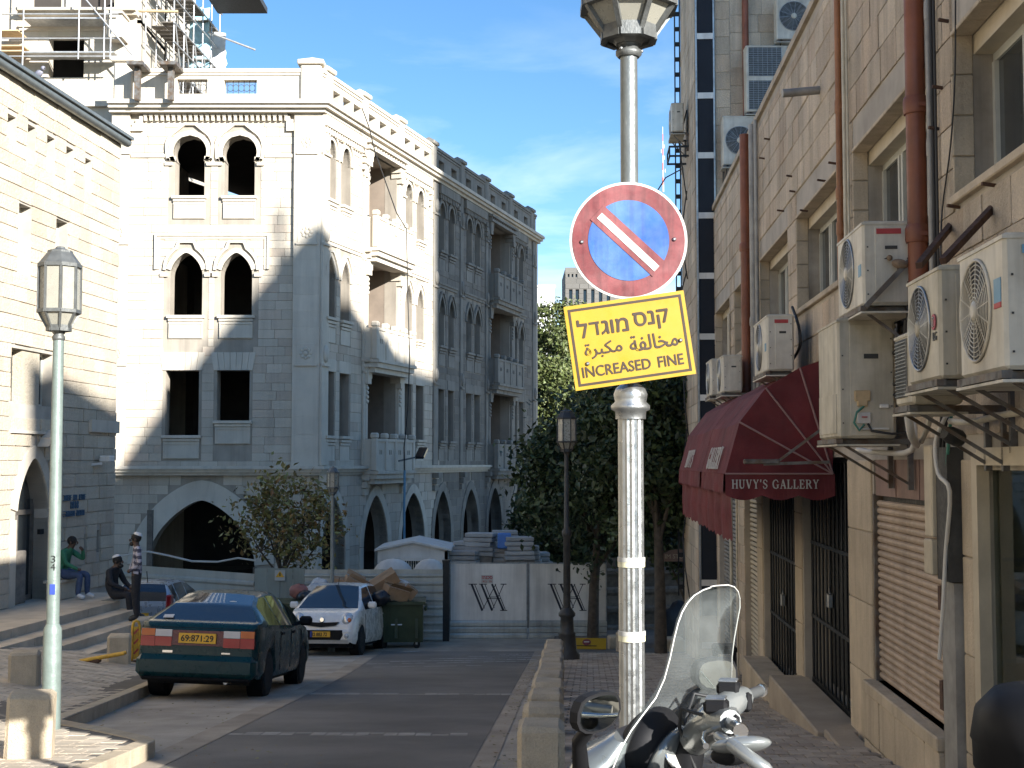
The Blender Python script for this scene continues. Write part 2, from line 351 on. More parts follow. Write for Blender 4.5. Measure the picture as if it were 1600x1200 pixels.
# ------------------------------------------------------------------ facade helpers (local frame: x along the wall, -y outwards, z up)
def rect(x0, x1, z0, z1): return [(z0, x0, x1), (z1, x0, x1)]
def archop(x0, x1, z0, zs, za, kind='pointed', n=8):
    c = (x0 + x1) / 2; h = (x1 - x0) / 2; o = [(z0, x0, x1)]
    if kind == 'horseshoe':
        r = (za - zs) * .62; r = max(r, h * 1.14); zc = za - r; z1 = zc - r * .55
        o.append((z1, x0, x1))
        for i in range(n + 1):
            z = z1 + (za - z1) * i / n; o.append((z + 1e-4, c - math.sqrt(max(0, r * r - (z - zc) ** 2)), c + math.sqrt(max(0, r * r - (z - zc) ** 2))))
        return o
    for i in range(n + 1):
        t = math.sin(math.pi / 2 * i / n) if kind in ('round', 'drop') else i / n
        w = h * (math.sqrt(max(0, 1 - t * t)) if kind == 'round' else (1 - t * t) if kind == 'pointed' else .45 * math.sqrt(max(0, 1 - t * t)) + .55 * (1 - t * t)); o.append((zs + (za - zs) * t + (1e-4 if i else 0), c - w, c + w))
    return o
def span(op, z):
    for (a, l0, r0), (b, l1, r1) in zip(op, op[1:]):
        if a <= z <= b:
            t = (z - a) / (b - a) if b > a else 0; return l0 + (l1 - l0) * t, r0 + (r1 - r0) * t
    return None
def wall(b, x0, x1, z0, z1, ops, y=0, thick=.4, m=0, mr=None, reveal=True, back=False):
    zs = sorted({z0, z1} | {z for op in ops for z, _, _ in op if z0 < z < z1})
    for za, zb in zip(zs, zs[1:]):
        if zb - za < 2e-4: continue
        e = (zb - za) * 1e-3; act = []
        for op in ops:
            s0, s1 = span(op, za + e), span(op, zb - e)
            if s0 and s1: act.append((s0, s1))
        act.sort(key=lambda s: s[0][0]); L0 = L1 = x0
        for s0, s1 in act + [((x1, x1), (x1, x1))]:
            if s0[0] - L0 > 1e-5 or s1[0] - L1 > 1e-5:
                for yy in ((y, y + thick) if back else (y,)): b.quad((L0, yy, za), (s0[0], yy, za), (s1[0], yy, zb), (L1, yy, zb), m)
            L0, L1 = s0[1], s1[1]
    if reveal:
        for op in ops:
            pts = [(l_, z) for z, l_, _ in op] + [(r_, z) for z, _, r_ in op[::-1]]
            for (xa, za), (xb, zb) in zip(pts, pts[1:] + pts[:1]):
                if abs(xa - xb) + abs(za - zb) > 1e-3: b.quad((xa, y, za), (xb, y, zb), (xb, y + thick, zb), (xa, y + thick, za), m if mr is None else mr)
    return b
def outline(op): return [(l_, z) for z, l_, _ in op] + [(r_, z) for z, _, r_ in op[::-1]]
def ring_pts(op, w, from_z=None):
    raw = [p for p in outline(op) if from_z is None or p[1] >= from_z - 1e-6]; pts = []
    for p in raw:
        if not pts or abs(p[0] - pts[-1][0]) + abs(p[1] - pts[-1][1]) > 4e-3: pts.append(p)
    o = []; nr = []
    for a, c in zip(pts, pts[1:]): d = (Vector(c) - Vector(a)).normalized(); nr.append(Vector((-d.y, d.x)))
    for i, p in enumerate(pts):
        n0, n1 = nr[max(0, i - 1)], nr[min(len(nr) - 1, i)]; m_ = (n0 + n1).normalized(); k = min(1.7, 1 / max(.3, m_.dot(n1))); o.append((p[0] + m_.x * w * k, p[1] + m_.y * w * k))
    return pts, o
def ring(b, op, w, yf, yb, from_z=None, m=0):
    pts, o = ring_pts(op, w, from_z)
    for i in range(len(pts) - 1):
        q = [pts[i], pts[i + 1], o[i + 1], o[i]]
        if max(abs(q[0][0] - q[1][0]), abs(q[0][1] - q[1][1])) < 1e-3: continue
        b.prism(q, lambda u, v, w_: (u, w_, v), yf, yb, m)
    return b
UNIT = {}
def unit_box(mt):
    if mt not in UNIT:
        V, Fc = chamfer((0, 0, 0), (.5, .5, .5), .035); UNIT[mt] = MB().add(V, Fc).mesh('block', mt, True)
    return UNIT[mt]
def courses(x0, x1, z0, z1, ops, rh, lens, gap=.012, margin=.0, rng=None, jit=.0):
    rng = rng or random.Random(3); out = []; z = z0
    while z < z1 - .06:
        h = rh if isinstance(rh, float) else rng.choice(rh)
        if z + h > z1 - .08: h = z1 - z
        free = [(x0, x1)]
        for op in ops:
            ss = [span(op, z + h * k / 4) for k in range(5)]; ss = [s for s in ss if s]
            if not ss: continue
            a, c = min(s[0] for s in ss) - margin, max(s[1] for s in ss) + margin; nf = []
            for p, q in free:
                if c <= p or a >= q: nf.append((p, q)); continue
                if a > p: nf.append((p, a))
                if c < q: nf.append((c, q))
            free = nf
        for p, q in free:
            x = p
            while x < q - .02:
                w = rng.uniform(*lens)
                if x + w > q - lens[0] * .5: w = q - x
                if w > .05: out.append((x + gap / 2, x + w - gap / 2, z + gap / 2, z + h - gap / 2))
                x += w
        z += h
    return out
def lay(parent, rects, mt, y, proud=.02, back=.02, jit=.008, budget=300, key=None, name='stone', rng=None, stuff='stonework'):
    rng = rng or random.Random(5); rects = sorted(rects, key=key or (lambda r: -(r[1] - r[0]) * (r[3] - r[2]))); me = unit_box(mt)
    for r in rects[:budget]:
        f = proud + rng.uniform(-jit, jit); d = f + back
        link(name, me, parent, ((r[0] + r[1]) / 2, y - f + d / 2, (r[2] + r[3]) / 2), (rng.uniform(-.004, .004), rng.uniform(-.004, .004), rng.uniform(-.006, .006)), (r[1] - r[0], d, r[3] - r[2]))
    if rects[budget:]:
        b = MB()
        for r in rects[budget:]:
            f = proud + rng.uniform(-jit, jit); b.cbox(r[0], r[1], y - f, y + back, r[2], r[3], .008)
        b.build(stuff, mt, parent, kind='stuff', fix=False)

# ------------------------------------------------------------------ ground
def sheet(name, xl, xr, ys, zf, mt, nx=2, kind='structure', parent=None, fixed=None):
    b = MB(); n = nx + 1
    for Y in ys:
        for i in range(n):
            X = xl(Y) + (xr(Y) - xl(Y)) * i / nx; b.v.append((X, Y, zf(X, Y)))
    for j in range(len(ys) - 1):
        for i in range(nx): b.f.append([j * n + i, j * n + i + 1, (j + 1) * n + i + 1, (j + 1) * n + i]); b.m.append(0); b.s.append(False)
    return b.build(name, mt, parent, kind=kind, fix=False)
def fr(a, b, st): 
    o = []; 
    while a < b - 1e-6: o.append(a); a += st
    return o + [b]
YS = [-400, -60] + fr(-12, 60, 1.5) + [90, 200, 600, 1600]
def base_z(X, Y): return road_z(max(Y, -30)) - .035
sheet('ground', lambda Y: -1600, lambda Y: 1600, YS, base_z, 'earth', 2)
ASL = lambda Y: -2.95 - max(0, Y - 24) * .03
ASR = lambda Y: -.47 + (Y - 8.6) * .042
sheet('street_surface', lambda Y: -9.6 if Y < 20 else -14, lambda Y: .1 + (Y - 8.6) * .0375, fr(-12, 46, 1), lambda X, Y: road_z(Y), 'bay')
ro = sheet('road', ASL, ASR, fr(-12, 33.2, .7), lambda X, Y: road_z(Y) + .004, 'asphalt', 3)
sheet('gutter_strip', lambda Y: ASL(Y) - .32, lambda Y: ASL(Y) - .01, fr(-12, 33.2, .7), lambda X, Y: road_z(Y) + .006, 'concrete')
sheet('gutter_strip', lambda Y: ASR(Y) + .01, lambda Y: ASR(Y) + .2, fr(-12, 33.2, .7), lambda X, Y: road_z(Y) + .006, 'concrete')
rng = random.Random(11)
# pale rows of setts that cross the asphalt, each sett a piece of the road
sett = unit_box('cobble'); crossings = [(11.0, .26), (13.9, .28), (19.4, .26)]
n_set = 0; rest = MB()
for Yc, wd in crossings:
    x = ASL(Yc)
    while x < ASR(Yc) - .1:
        w = rng.uniform(.14, .22)
        for k in range(2):
            yy = Yc + (k - .5) * wd * .5 + (x + 1.5) * -.045 + rng.uniform(-.012, .012); zz = road_z(yy)
            if rng.random() < .16: continue
            link('sett', sett, ro, (x + w / 2, yy, zz - .02), (-math.atan(.098), 0, rng.uniform(-.05, .05)), (w * .93, wd * .46, .058))
        x += w
# pale broken streaks slanting across the asphalt
for k, (Ya, xa, xb, sl, wd) in enumerate([(27.4, -3.0, .35, .35, .10), (28.4, -2.6, .55, .30, .12), (29.5, -1.8, .62, .30, .13), (30.6, -1.0, .72, .28, .12), (31.6, -.3, .78, .25, .12), (26.2, -2.9, -.6, .30, .07), (32.6, -3.4, -2.3, .5, .12)]):
    b = MB(); n = 14
    for i in range(n):
        if rng.random() < .12: continue
        u0, u1 = i / n, (i + .93) / n
        f = lambda u: (xa + (xb - xa) * u, Ya + sl * (xb - xa) * u)
        w0 = wd * rng.uniform(.5, 1.); (p, q), (r_, s_) = f(u0), f(u1)
        b.quad((p, q, road_z(q) + .011), (r_, s_, road_z(s_) + .011), (r_, s_ + w0, road_z(s_ + w0) + .011), (p, q + w0, road_z(q + w0) + .011))
    b.build('road_streak', 'pale_streak', ro, fix=False)
# right-hand pavement: bed, kerb stones, small square pavers
WX = lambda Y: 2.62 + Y * math.tan(PHI)
KX = lambda Y: .0 + (Y - 8.6) * .0375
pav = sheet('pavement', lambda Y: KX(Y) + .12, WX, fr(-6, 40, 1), lambda X, Y: walk_z(Y) - .012, 'paver_joint')
cand = []
for i in range(-8, 180):
    Yc = 3.5 + i * .2
    if Yc > 30: break
    L = -.95 + (.1 if i % 2 else 0)
    while L < 2.44:
        p = street(L, Yc)
        if p.x - .1 > KX(p.y) + .14: cand.append((p.x, p.y))
        L += .2
cand = [c for c in cand if 9.0 < c[1]] 
cand.sort(key=lambda c: c[1])
pv = unit_box('paver')
for x, y in cand[:300]:
    link('paver', pv, pav, (x, y, walk_z(y) - .02 + rng.uniform(-.004, .004)), (-math.atan(.098) + rng.uniform(-.012, .012), rng.uniform(-.012, .012), -PHI), (.188, .188, .05))
b = MB()
for x, y in cand[300:]:
    z = walk_z(y) + rng.uniform(-.004, .003); h = .094
    c = [street(0, 0)] ; vs = []
    for dz, k in ((-.03, 1), (0, .94)):
        for sx, sy in ((-1, -1), (1, -1), (1, 1), (-1, 1)): vs.append((x + sx * h * k * CP + sy * h * k * SP, y - sx * h * k * SP + sy * h * k * CP, z + dz - sy * h * .098))
    b.add(vs, [(4, 5, 6, 7), (0, 1, 5, 4), (1, 2, 6, 5), (2, 3, 7, 6), (3, 0, 4, 7)])
b.build('paving', 'paver', pav, kind='stuff', fix=False)
ku = unit_box('concrete'); y = 2.0
while y < 34:
    link('kerb_stone', ku, pav, (KX(y + .39) + .06, y + .39, road_z(y + .39) + .01), (-math.atan(.098), 0, -.0375), (.14, .77, .26)); y += .78
# left-hand pavement with its kerb, bulging out beside the parking bay
def left_edge(Y):
    pts = [(-12, -3.2), (11.9, -3.2), (12.25, -3.35), (13.9, -4.7), (18, -5.1), (24, -5.75), (30, -6.4), (34, -7)]
    for (a, p), (c, q) in zip(pts, pts[1:]):
        if Y <= c: return p + (q - p) * (Y - a) / (c - a)
    return -7
lp = sheet('left_pavement', lambda Y: -13, left_edge, fr(-12, 11.9, .8) + fr(12.0, 14, .2) + fr(14.3, 32.5, .7), lambda X, Y: left_z(X, Y) - .006, 'paver_joint', 14)
cand = []
for i in range(0, 120):
    Yc = 9.6 + i * .2
    X = left_edge(Yc + .1) - .27 - (.1 if i % 2 else 0)
    while X > -9.4:
        if Yc < 27 and not (X < -8.15 + max(0, 20 - Yc) * .12 and Yc > 15): cand.append((X, Yc))
        X -= .2
cand.sort(key=lambda c: c[1]); pl = unit_box('left_paver')
def lrot(X): return (-math.atan(.098), math.atan(.17) if X < -5.6 else 0, 0)
for x, y in cand[:300]: link('paver', pl, lp, (x, y, left_z(x, y) - .023 + rng.uniform(-.0015, .0015)), lrot(x), (.19, .19, .05))
b = MB()
for x, y in cand[300:]:
    h = .095; j = rng.uniform(-.004, .003)
    vs = [(x + sx * h, y + sy * h, left_z(x + sx * h, y + sy * h) + dz + j) for dz in (-.03, 0) for sx, sy in ((-1, -1), (1, -1), (1, 1), (-1, 1))]
    b.add(vs, [(4, 5, 6, 7), (0, 1, 5, 4), (1, 2, 6, 5), (2, 3, 7, 6), (3, 0, 4, 7)])
b.build('paving', 'left_paver', lp, kind='stuff', fix=False)
kl = unit_box('bollard_stone'); kp = [(-3.2, 4)] + [(-3.2, 4 + .8 * i) for i in range(1, 11)] + [(-3.35, 12.3), (-4.0, 13.1), (-4.7, 13.9), (-4.8, 14.7)] + [(left_edge(y_), y_) for y_ in fr(15.5, 31, .8)]
for (xa, ya), (xb, yb) in zip(kp, kp[1:]):
    d = math.hypot(xb - xa, yb - ya); cy = (ya + yb) / 2
    link('kerb_stone', kl, lp, ((xa + xb) / 2 - .07, cy, road_z(cy) + .03), (-math.atan(.098) if abs(xb - xa) < .3 else -.07, 0, -math.atan2(xb - xa, yb - ya)), (.16, d * .985, .24))

# ------------------------------------------------------------------ the palace building
CX, CY, HB = -6.43, 44.0, -4.95
hotel = thing('palace_building', 'white stone palace building with arched windows and carved balconies behind the hoarding', 'building', (CX, CY, HB))
SD = (.279, .9603); SN = (.9603, -.279); SROT = math.atan2(SD[1], SD[0])
FR = dict(loc=(-CX, 0, -HB)); SI = dict(loc=(0, 0, -HB), rot=(0, 0, SROT))
def hx(px): return at(px, 400, 44).x
def hz(py): return at(300, py, 44).z
def T(px, py=600):
    p = on_plane(px, py, (CX, CY), SN); return (p.x - CX) * SD[0] + (p.y - CY) * SD[1]
XL, XR = hx(171), CX
ZC, ZP, ZLC = hz(176), hz(107), hz(738)       # main cornice, parapet top, lower cornice
zr = {3: (hz(305), hz(210)), 2: (hz(492), hz(394)), 1: (hz(680), hz(578))}
fops = []; PY = .16
for a, c in ((268, 318), (346, 397)): fops.append(archop(hx(a) + .04, hx(c) - .04, zr[3][0], hz(250), zr[3][1], 'horseshoe', 12))
for a, c in ((265, 315), (344, 393)): fops.append(archop(hx(a), hx(c), zr[2][0], hz(428), zr[2][1], 'drop'))
fops += [rect(hx(260), hx(312), *zr[1]), rect(hx(340), hx(391), hz(657), zr[1][1])]
big = archop(hx(236), hx(402), HB - .1, hz(884), hz(782), 'drop', 12); gops = [big]
b = MB(); wall(b, XL, XR, HB - .1, ZC, fops + gops, PY, .55)
fw = b.build('wall', 'hotel_core', hotel, **FR)
marg = [archop(hx(a) - .18, hx(c) + .18, zr[3][0] - .85, hz(250), hz(190), 'pointed') for a, c in ((268, 318), (346, 397))] + [archop(hx(a) - .22, hx(c) + .22, zr[2][0] - .8, hz(424), hz(375), 'pointed') for a, c in ((265, 315), (344, 393))] + [rect(hx(a) - .1, hx(c) + .1, hz(718), hz(549)) for a, c in ((260, 312), (340, 391))]
bigm = archop(hx(236) - .66, hx(402) + .66, HB - .1, hz(884), hz(782) + .78, 'drop', 12)
st = courses(hx(199), hx(457), ZLC + .1, hz(187), marg, [.27, .31, .33], (.4, .8)) + courses(XL, XR, HB, ZLC - .1, [bigm], [.3, .34], (.5, .95))
lay(fw, st, 'hotel_stone', PY, .02, .02, .009)
# big ground-floor arch: separate voussoirs
pts, out = ring_pts(big, .66, hz(884))
for i in range(len(pts) - 1):
    MB().prism([pts[i], pts[i + 1], out[i + 1], out[i]], lambda u, v, w: (u, w, v), PY - .05, PY + .3).build('voussoir', 'hotel_trim', hotel, **FR)
for a, c in ((hx(236) - .66, hx(236)), (hx(402), hx(402) + .66)):
    for k in range(4): MB().cbox(a, c, PY - .05, PY + .3, HB + k * .33, HB + k * .33 + .32, .01).build('voussoir', 'hotel_trim', hotel, **FR)
def part(fn, name, mt='hotel_trim', frame=FR, parent=None):
    b = MB(); fn(b)
    if frame is SI and mt == 'hotel_trim' and min(v[0] for v in b.v) > T(671): mt = 'hotel_trim_grey'      # the far bays take the greyer, darker stone
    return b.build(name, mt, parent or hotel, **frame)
# corner strips (pilasters) with their ashlar and medallions
for a, c in ((XL, hx(199)), (hx(458), XR)):
    pil = part(lambda b: b.box(a, c, 0, PY + .02, ZLC + .1, ZC), 'pilaster')
    lay(pil, courses(a + .01, c - .01, ZLC + .15, ZC - .1, [], [.55, .62], (c - a, c - a + .1)), 'hotel_trim', 0, .008, .02, .002)
    for py in (222, 363, 552):
        cx_ = (a + c) / 2
        def med(b):
            b.cbox(cx_ - .32, cx_ + .32, -.03, 0, hz(py) - .36, hz(py) + .34, .01); b.box(cx_ - .36, cx_ + .36, -.07, 0, hz(py) - .42, hz(py) - .36)
            for k in range(8):
                an = k * math.pi / 4; b.ball((cx_ + .15 * math.cos(an), -.03, hz(py) + .15 * math.sin(an)), (.07, .03, .07), 6, 4)
            b.ball((cx_, -.03, hz(py)), (.09, .045, .09), 8, 4)
        part(med, 'medallion')
# cornices and string courses
def mould(b, x0, x1, z, prof, y=0):
    for (d, za, zb) in prof: b.box(x0, x1, y - d, y + .1, z + za, z + zb)
TE = T(838)
def run_mould(b, z, prof, inset=0):          # one moulding that turns the corner from the front to the side
    mit = (math.cos(math.pi / 2) , 0); h_ = math.tan((math.pi / 2 - SROT) / 2 + 0) ; ca_ = math.sqrt((1 + (0 * SN[0] + -1 * SN[1])) / 2)
    mv = Vector((SN[0] + 0, SN[1] - 1)); mv.normalize()
    for d, za, zb in prof:
        e = SD; k = d / mv.dot(Vector((0, -1)))
        P0 = (XL - CX - .05, -d + inset); P1 = (mv.x * k, mv.y * k); P2 = (SD[0] * (TE + .25) + SN[0] * d, SD[1] * (TE + .25) + SN[1] * d); P3 = (SD[0] * (TE + .25) - SN[0] * .15, SD[1] * (TE + .25) - SN[1] * .15); P4 = (-.2, .18); P5 = (XL - CX - .05, .18)
        b.add([(x, y, zz) for zz in (z + za, z + zb) for x, y in (P0, P1, P4, P5)], [(3, 2, 1, 0), (4, 5, 6, 7), (0, 1, 5, 4), (2, 3, 7, 6), (3, 0, 4, 7)])
        b.add([(x, y, zz) for zz in (z + za, z + zb) for x, y in (P1, P2, P3, P4)], [(3, 2, 1, 0), (4, 5, 6, 7), (0, 1, 5, 4), (1, 2, 6, 5), (2, 3, 7, 6)])
HZ = dict(loc=(0, 0, -HB))
part(lambda b: run_mould(b, ZC, [(.42, .22, .36), (.32, .1, .22), (.18, -.02, .1)]), 'cornice', frame=HZ)
part(lambda b: run_mould(b, ZLC, [(.28, .1, .21), (.19, 0, .1), (.09, -.1, 0)]), 'cornice', frame=HZ)
part(lambda b: mould(b, hx(201), hx(268) - .25, hz(243), [(.07, -.04, .07)], PY), 'string_course')
part(lambda b: mould(b, hx(397) + .3, hx(456), hz(243), [(.07, -.04, .07)], PY), 'string_course')
def frieze(b):
    x = hx(221)
    while x < hx(444):
        b.box(x, x + .09, PY - .15, PY, hz(190) + .04, hz(181)); b.box(x - .02, x + .11, PY - .17, PY, hz(181), hz(178)); x += .19
    b.box(hx(218), hx(446), PY - .19, PY, hz(178), ZC)
    for x0, sg in ((hx(219), -1), (hx(445), 1)):
        for k in range(4): b.box(min(x0, x0 + sg * .12 * (k + 1)), max(x0, x0 + sg * .12 * (k + 1)), PY - .13, PY, hz(180) - .13 * (k + 1), hz(180) - .13 * k)
part(frieze, 'corbel_table')
# window dressings on the front
for i, op in enumerate(fops):
    x0, x1 = op[0][1], op[0][2]; z0 = op[0][0]
    if i < 4:
        fz = hz(252) if i < 2 else hz(426)
        def dress(b):
            ring(b, op, .16, PY - .07, PY + .12, fz)
            o2 = [(z + .17 * (1 if z > fz + .2 else 0) + (.16 if z > op[-1][0] - .02 else 0), l_ - .17, r_ + .17) for z, l_, r_ in op]; ring(b, o2, .09, PY - .11, PY + .05, fz)
            for x in (x0 - .34, x1 + .08): b.box(x, x + .26, PY - .09, PY, fz - .12, fz)
        part(dress, 'window_arch')
    else:
        def lint(b):
            n = 7
            for k in range(n):
                u0, u1 = k / n, (k + .94) / n; a0, a1 = x0 - .1 + (x1 - x0 + .2) * u0, x0 - .1 + (x1 - x0 + .2) * u1; e0, e1 = (u0 - .5) * .22, (u1 - .5) * .22
                b.prism([(a0, hz(578)), (a1, hz(578)), (a1 + e1, hz(550)), (a0 + e0, hz(550))], lambda u, v, w: (u, w, v), PY - .04, PY + .3)
        part(lint, 'lintel')
    def sill(b):
        b.cbox(x0 - .1, x1 + .1, PY - .14, PY + .3, z0 - .1, z0, .01); b.cbox(x0 - .05, x1 + .05, PY - .09, PY, z0 - .2, z0 - .115, .01)
        b.box(x0 - .04, x1 + .04, PY - .045, PY, z0 - .78, z0 - .21)
        for xa, xb, za, zb in ((x0 - .02, x1 + .02, z0 - .30, z0 - .27), (x0 - .02, x1 + .02, z0 - .76, z0 - .73), (x0 - .02, x0 + .01, z0 - .73, z0 - .3), (x1 - .01, x1 + .02, z0 - .73, z0 - .3)): b.box(xa, xb, PY - .07, PY - .045, za, zb)
    part(sill, 'window_sill')
part(lambda b: b.box(hx(340), hx(391), PY + .3, PY + .4, zr[1][0], hz(658)), 'window_board', 'hotel_core')
def hood(b):
    za, zb = hz(372), hz(420)
    for k, w in enumerate((.0, .09)):
        b.box(hx(248) - w, hx(412) + w, PY - .06 - k * .05, PY, za + k * .09, za + .08 + k * .09)
        b.box(hx(248) - w - .08, hx(248) - w, PY - .06 - k * .05, PY, zb, za + .08 + k * .09); b.box(hx(412) + w, hx(412) + w + .08, PY - .06 - k * .05, PY, zb, za + .08 + k * .09)
part(hood, 'hood_mould')
# parapet over the front, with its two grilled openings
pops = [rect(hx(272), hx(320), hz(146), hz(123)), rect(hx(346), hx(398), hz(146), hz(124))]
part(lambda b: (wall(b, XL + .5, XR - .6, ZC + .36, ZP - .12, pops, .05, .35, back=True), b.box(XL + .5, XR - .6, -.02, .47, ZP - .12, ZP), b.box(XL + .5, XR - .6, .01, .44, ZP - .22, ZP - .14)), 'parapet')
for op in pops:
    def gr(b):
        x0, x1, z0, z1 = op[0][1], op[0][2], op[0][0], op[1][0]
        for k in range(6): x = x0 + (x1 - x0) * (k + .5) / 6; b.tube([(x, .2, z0), (x, .2, z1)], .012, 5)
        for k in range(5):
            x = x0 + (x1 - x0) * (k + 1) / 6; b.tube([(x + .1 * math.cos(t * .7), .2, (z0 + z1) / 2 + .12 * math.sin(t * .7)) for t in range(10)], .009, 4)
    part(gr, 'parapet_grille', 'iron')
def pier(b, x, w, d, zt, y=.0):
    b.cbox(x - w / 2, x + w / 2, y - .06, y + d, ZC + .36, zt, .06); b.cbox(x - w / 2 - .09, x + w / 2 + .09, y - .14, y + d + .09, zt, zt + .16, .03)
    vs = [(x - w / 2 - .04, y - .1, zt + .16), (x + w / 2 + .04, y - .1, zt + .16), (x + w / 2 + .04, y + d + .04, zt + .16), (x - w / 2 - .04, y + d + .04, zt + .16), (x, y + d / 2, zt + .36)]
    b.add(vs, [(0, 1, 4), (1, 2, 4), (2, 3, 4), (3, 0, 4)])
part(lambda b: pier(b, hx(483), .72, .7, hz(101)), 'parapet_pier')
part(lambda b: pier(b, hx(188), .66, .6, hz(97)), 'parapet_pier')
# side wall along the lane
TE = T(838); tw = lambda a, c: (T(a), T(c))
loggia = [(572, 618), (764, 796)]
twin = [((507, 522), (531, 545)), ((631, 643), (650, 661)), ((685, 694), (700, 709)), ((728, 737), (741, 750)), ((801, 808), (811, 818))]
sops = []; wins = []
for fl in (1, 2, 3):
    z0, z1 = zr[fl]
    for pr in twin:
        for a, c in pr:
            t0, t1 = tw(a, c)
            t1 = t0 + min(t1 - t0, 1.05)
            op = rect(t0, t1, z0, z1) if fl == 1 else archop(t0, t1, z0, z1 - .75 * (1 if fl == 2 else .8), z1, 'pointed' if fl == 2 else 'round')
            sops.append(op); wins.append((fl, op))
    for a, c in loggia: t0, t1 = tw(a, c); sops.append(rect(t0, t1, z0 - .05, z1 + .35))
arc = [(503, 540), (568, 606), (627, 663), (678, 704), (723, 747), (762, 783), (800, 818)]
aops = [archop(*tw(a, c), HB - .1, -3.05, -1.22, 'drop', 10) for a, c in arc]
sw = part(lambda b: wall(b, 0, TE, HB - .1, ZC, sops + aops, 0, .5), 'wall', 'hotel_core', SI)
sm_ = [rect(o[0][1] - .09, o[0][2] + .09, o[0][0] - .55, o[-1][0] + .25) for _, o in wins] + [rect(tw(a, c)[0] - .5, tw(a, c)[1] + .5, zr[f_][0] - 1.6, zr[f_][1] + .5) for f_ in (1, 2, 3) for a, c in loggia]
am = [archop(tw(a, c)[0] - .3, tw(a, c)[1] + .3, HB - .1, -3.05, -.80, 'drop', 10) for a, c in arc]
st = courses(.05, TE - .05, ZLC + .15, ZC - .5, sm_, [.28, .32, .35], (.5, .95)) + courses(.05, TE - .05, HB, ZLC - .1, am, [.32, .36], (.55, .95))
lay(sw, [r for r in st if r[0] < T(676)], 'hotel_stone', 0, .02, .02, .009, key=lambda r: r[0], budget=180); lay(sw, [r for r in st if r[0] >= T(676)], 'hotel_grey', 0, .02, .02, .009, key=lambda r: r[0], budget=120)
for fl, op in wins:
    x0, x1 = op[0][1], op[0][2]; z0 = op[0][0]
    def dr(b):
        if fl > 1:
            fz = op[1][0]; ring(b, op, .11, -.05, .1, fz); o2 = [(z + .12 * (1 if z > fz + .1 else 0), l_ - .11, r_ + .11) for z, l_, r_ in op]; ring(b, o2, .07, -.09, .03, fz)
        else: b.cbox(x0 - .12, x1 + .12, -.035, .1, op[1][0] + .005, op[1][0] + .42, .01)
    part(dr, 'window_arch' if fl > 1 else 'lintel', frame=SI)
    part(lambda b: (b.cbox(x0 - .08, x1 + .08, -.16, .2, z0 - .1, z0, .01), b.cbox(x0 - .04, x1 + .04, -.11, 0, z0 - .22, z0 - .12, .01), b.cbox(x0, x1, -.07, 0, z0 - .33, z0 - .24, .01), b.box(x0 - .02, x1 + .02, -.035, 0, z0 - .85, z0 - .34)), 'window_sill', frame=SI)
for op in aops:
    part(lambda b: (ring(b, op, .36, -.05, .3, -3.06), b.box(op[0][1] - .36, op[0][1], -.05, .3, HB, -3.06), b.box(op[0][2], op[0][2] + .36, -.05, .3, HB, -3.06)), 'arch_ring', frame=SI)
for a, c in ((502, 562), (627, 668), (684, 712), (724, 756), (799, 820)):
    t0, t1 = tw(a, c)
    def fz_(b):
        n = max(4, int((t1 - t0) / .2))
        for k in range(n): x = t0 + (t1 - t0) * k / n; b.box(x, x + .1, -.14, 0, ZC - .62, ZC - .42)
        b.box(t0 - .1, t1 + .1, -.18, 0, ZC - .42, ZC - .05)
        for k in range(3): b.box(t1, t1 + .22 - .05 * k, -.16, 0, ZC - .7 - .24 * k, ZC - .52 - .24 * k)
    part(fz_, 'corbel_table', frame=SI)
    for zz in (hz(372),): part(lambda b: (b.box(t0 - .1, t1 + .1, -.10, 0, zz, zz + .1), b.box(t0 - .05, t1 + .05, -.06, 0, zz - .12, zz)), 'hood_mould', frame=SI)
for px in (499, 565, 624, 675, 717, 757, 799, 831):
    t0 = T(px); w = .55 if px in (499, 675, 831) else .36
    part(lambda b: b.cbox(t0, t0 + w, -.09, .02, ZLC + .22, ZC - .05, .02), 'pilaster', frame=SI)
    def brk(b):
        for k in range(3): b.box(t0 + .03, t0 + w - .03, -.3 + .08 * k, 0, ZLC - .32 - .26 * k, ZLC - .1 - .26 * k)
    part(brk, 'bracket', frame=SI)
    for py in (222, 363, 552): part(lambda b: (b.ball((t0 + w / 2, -.1, hz(py)), (w * .36, .1, .3), 8, 6), b.box(t0, t0 + w, -.16, 0, hz(py) - .42, hz(py) - .34)), 'medallion', frame=SI)
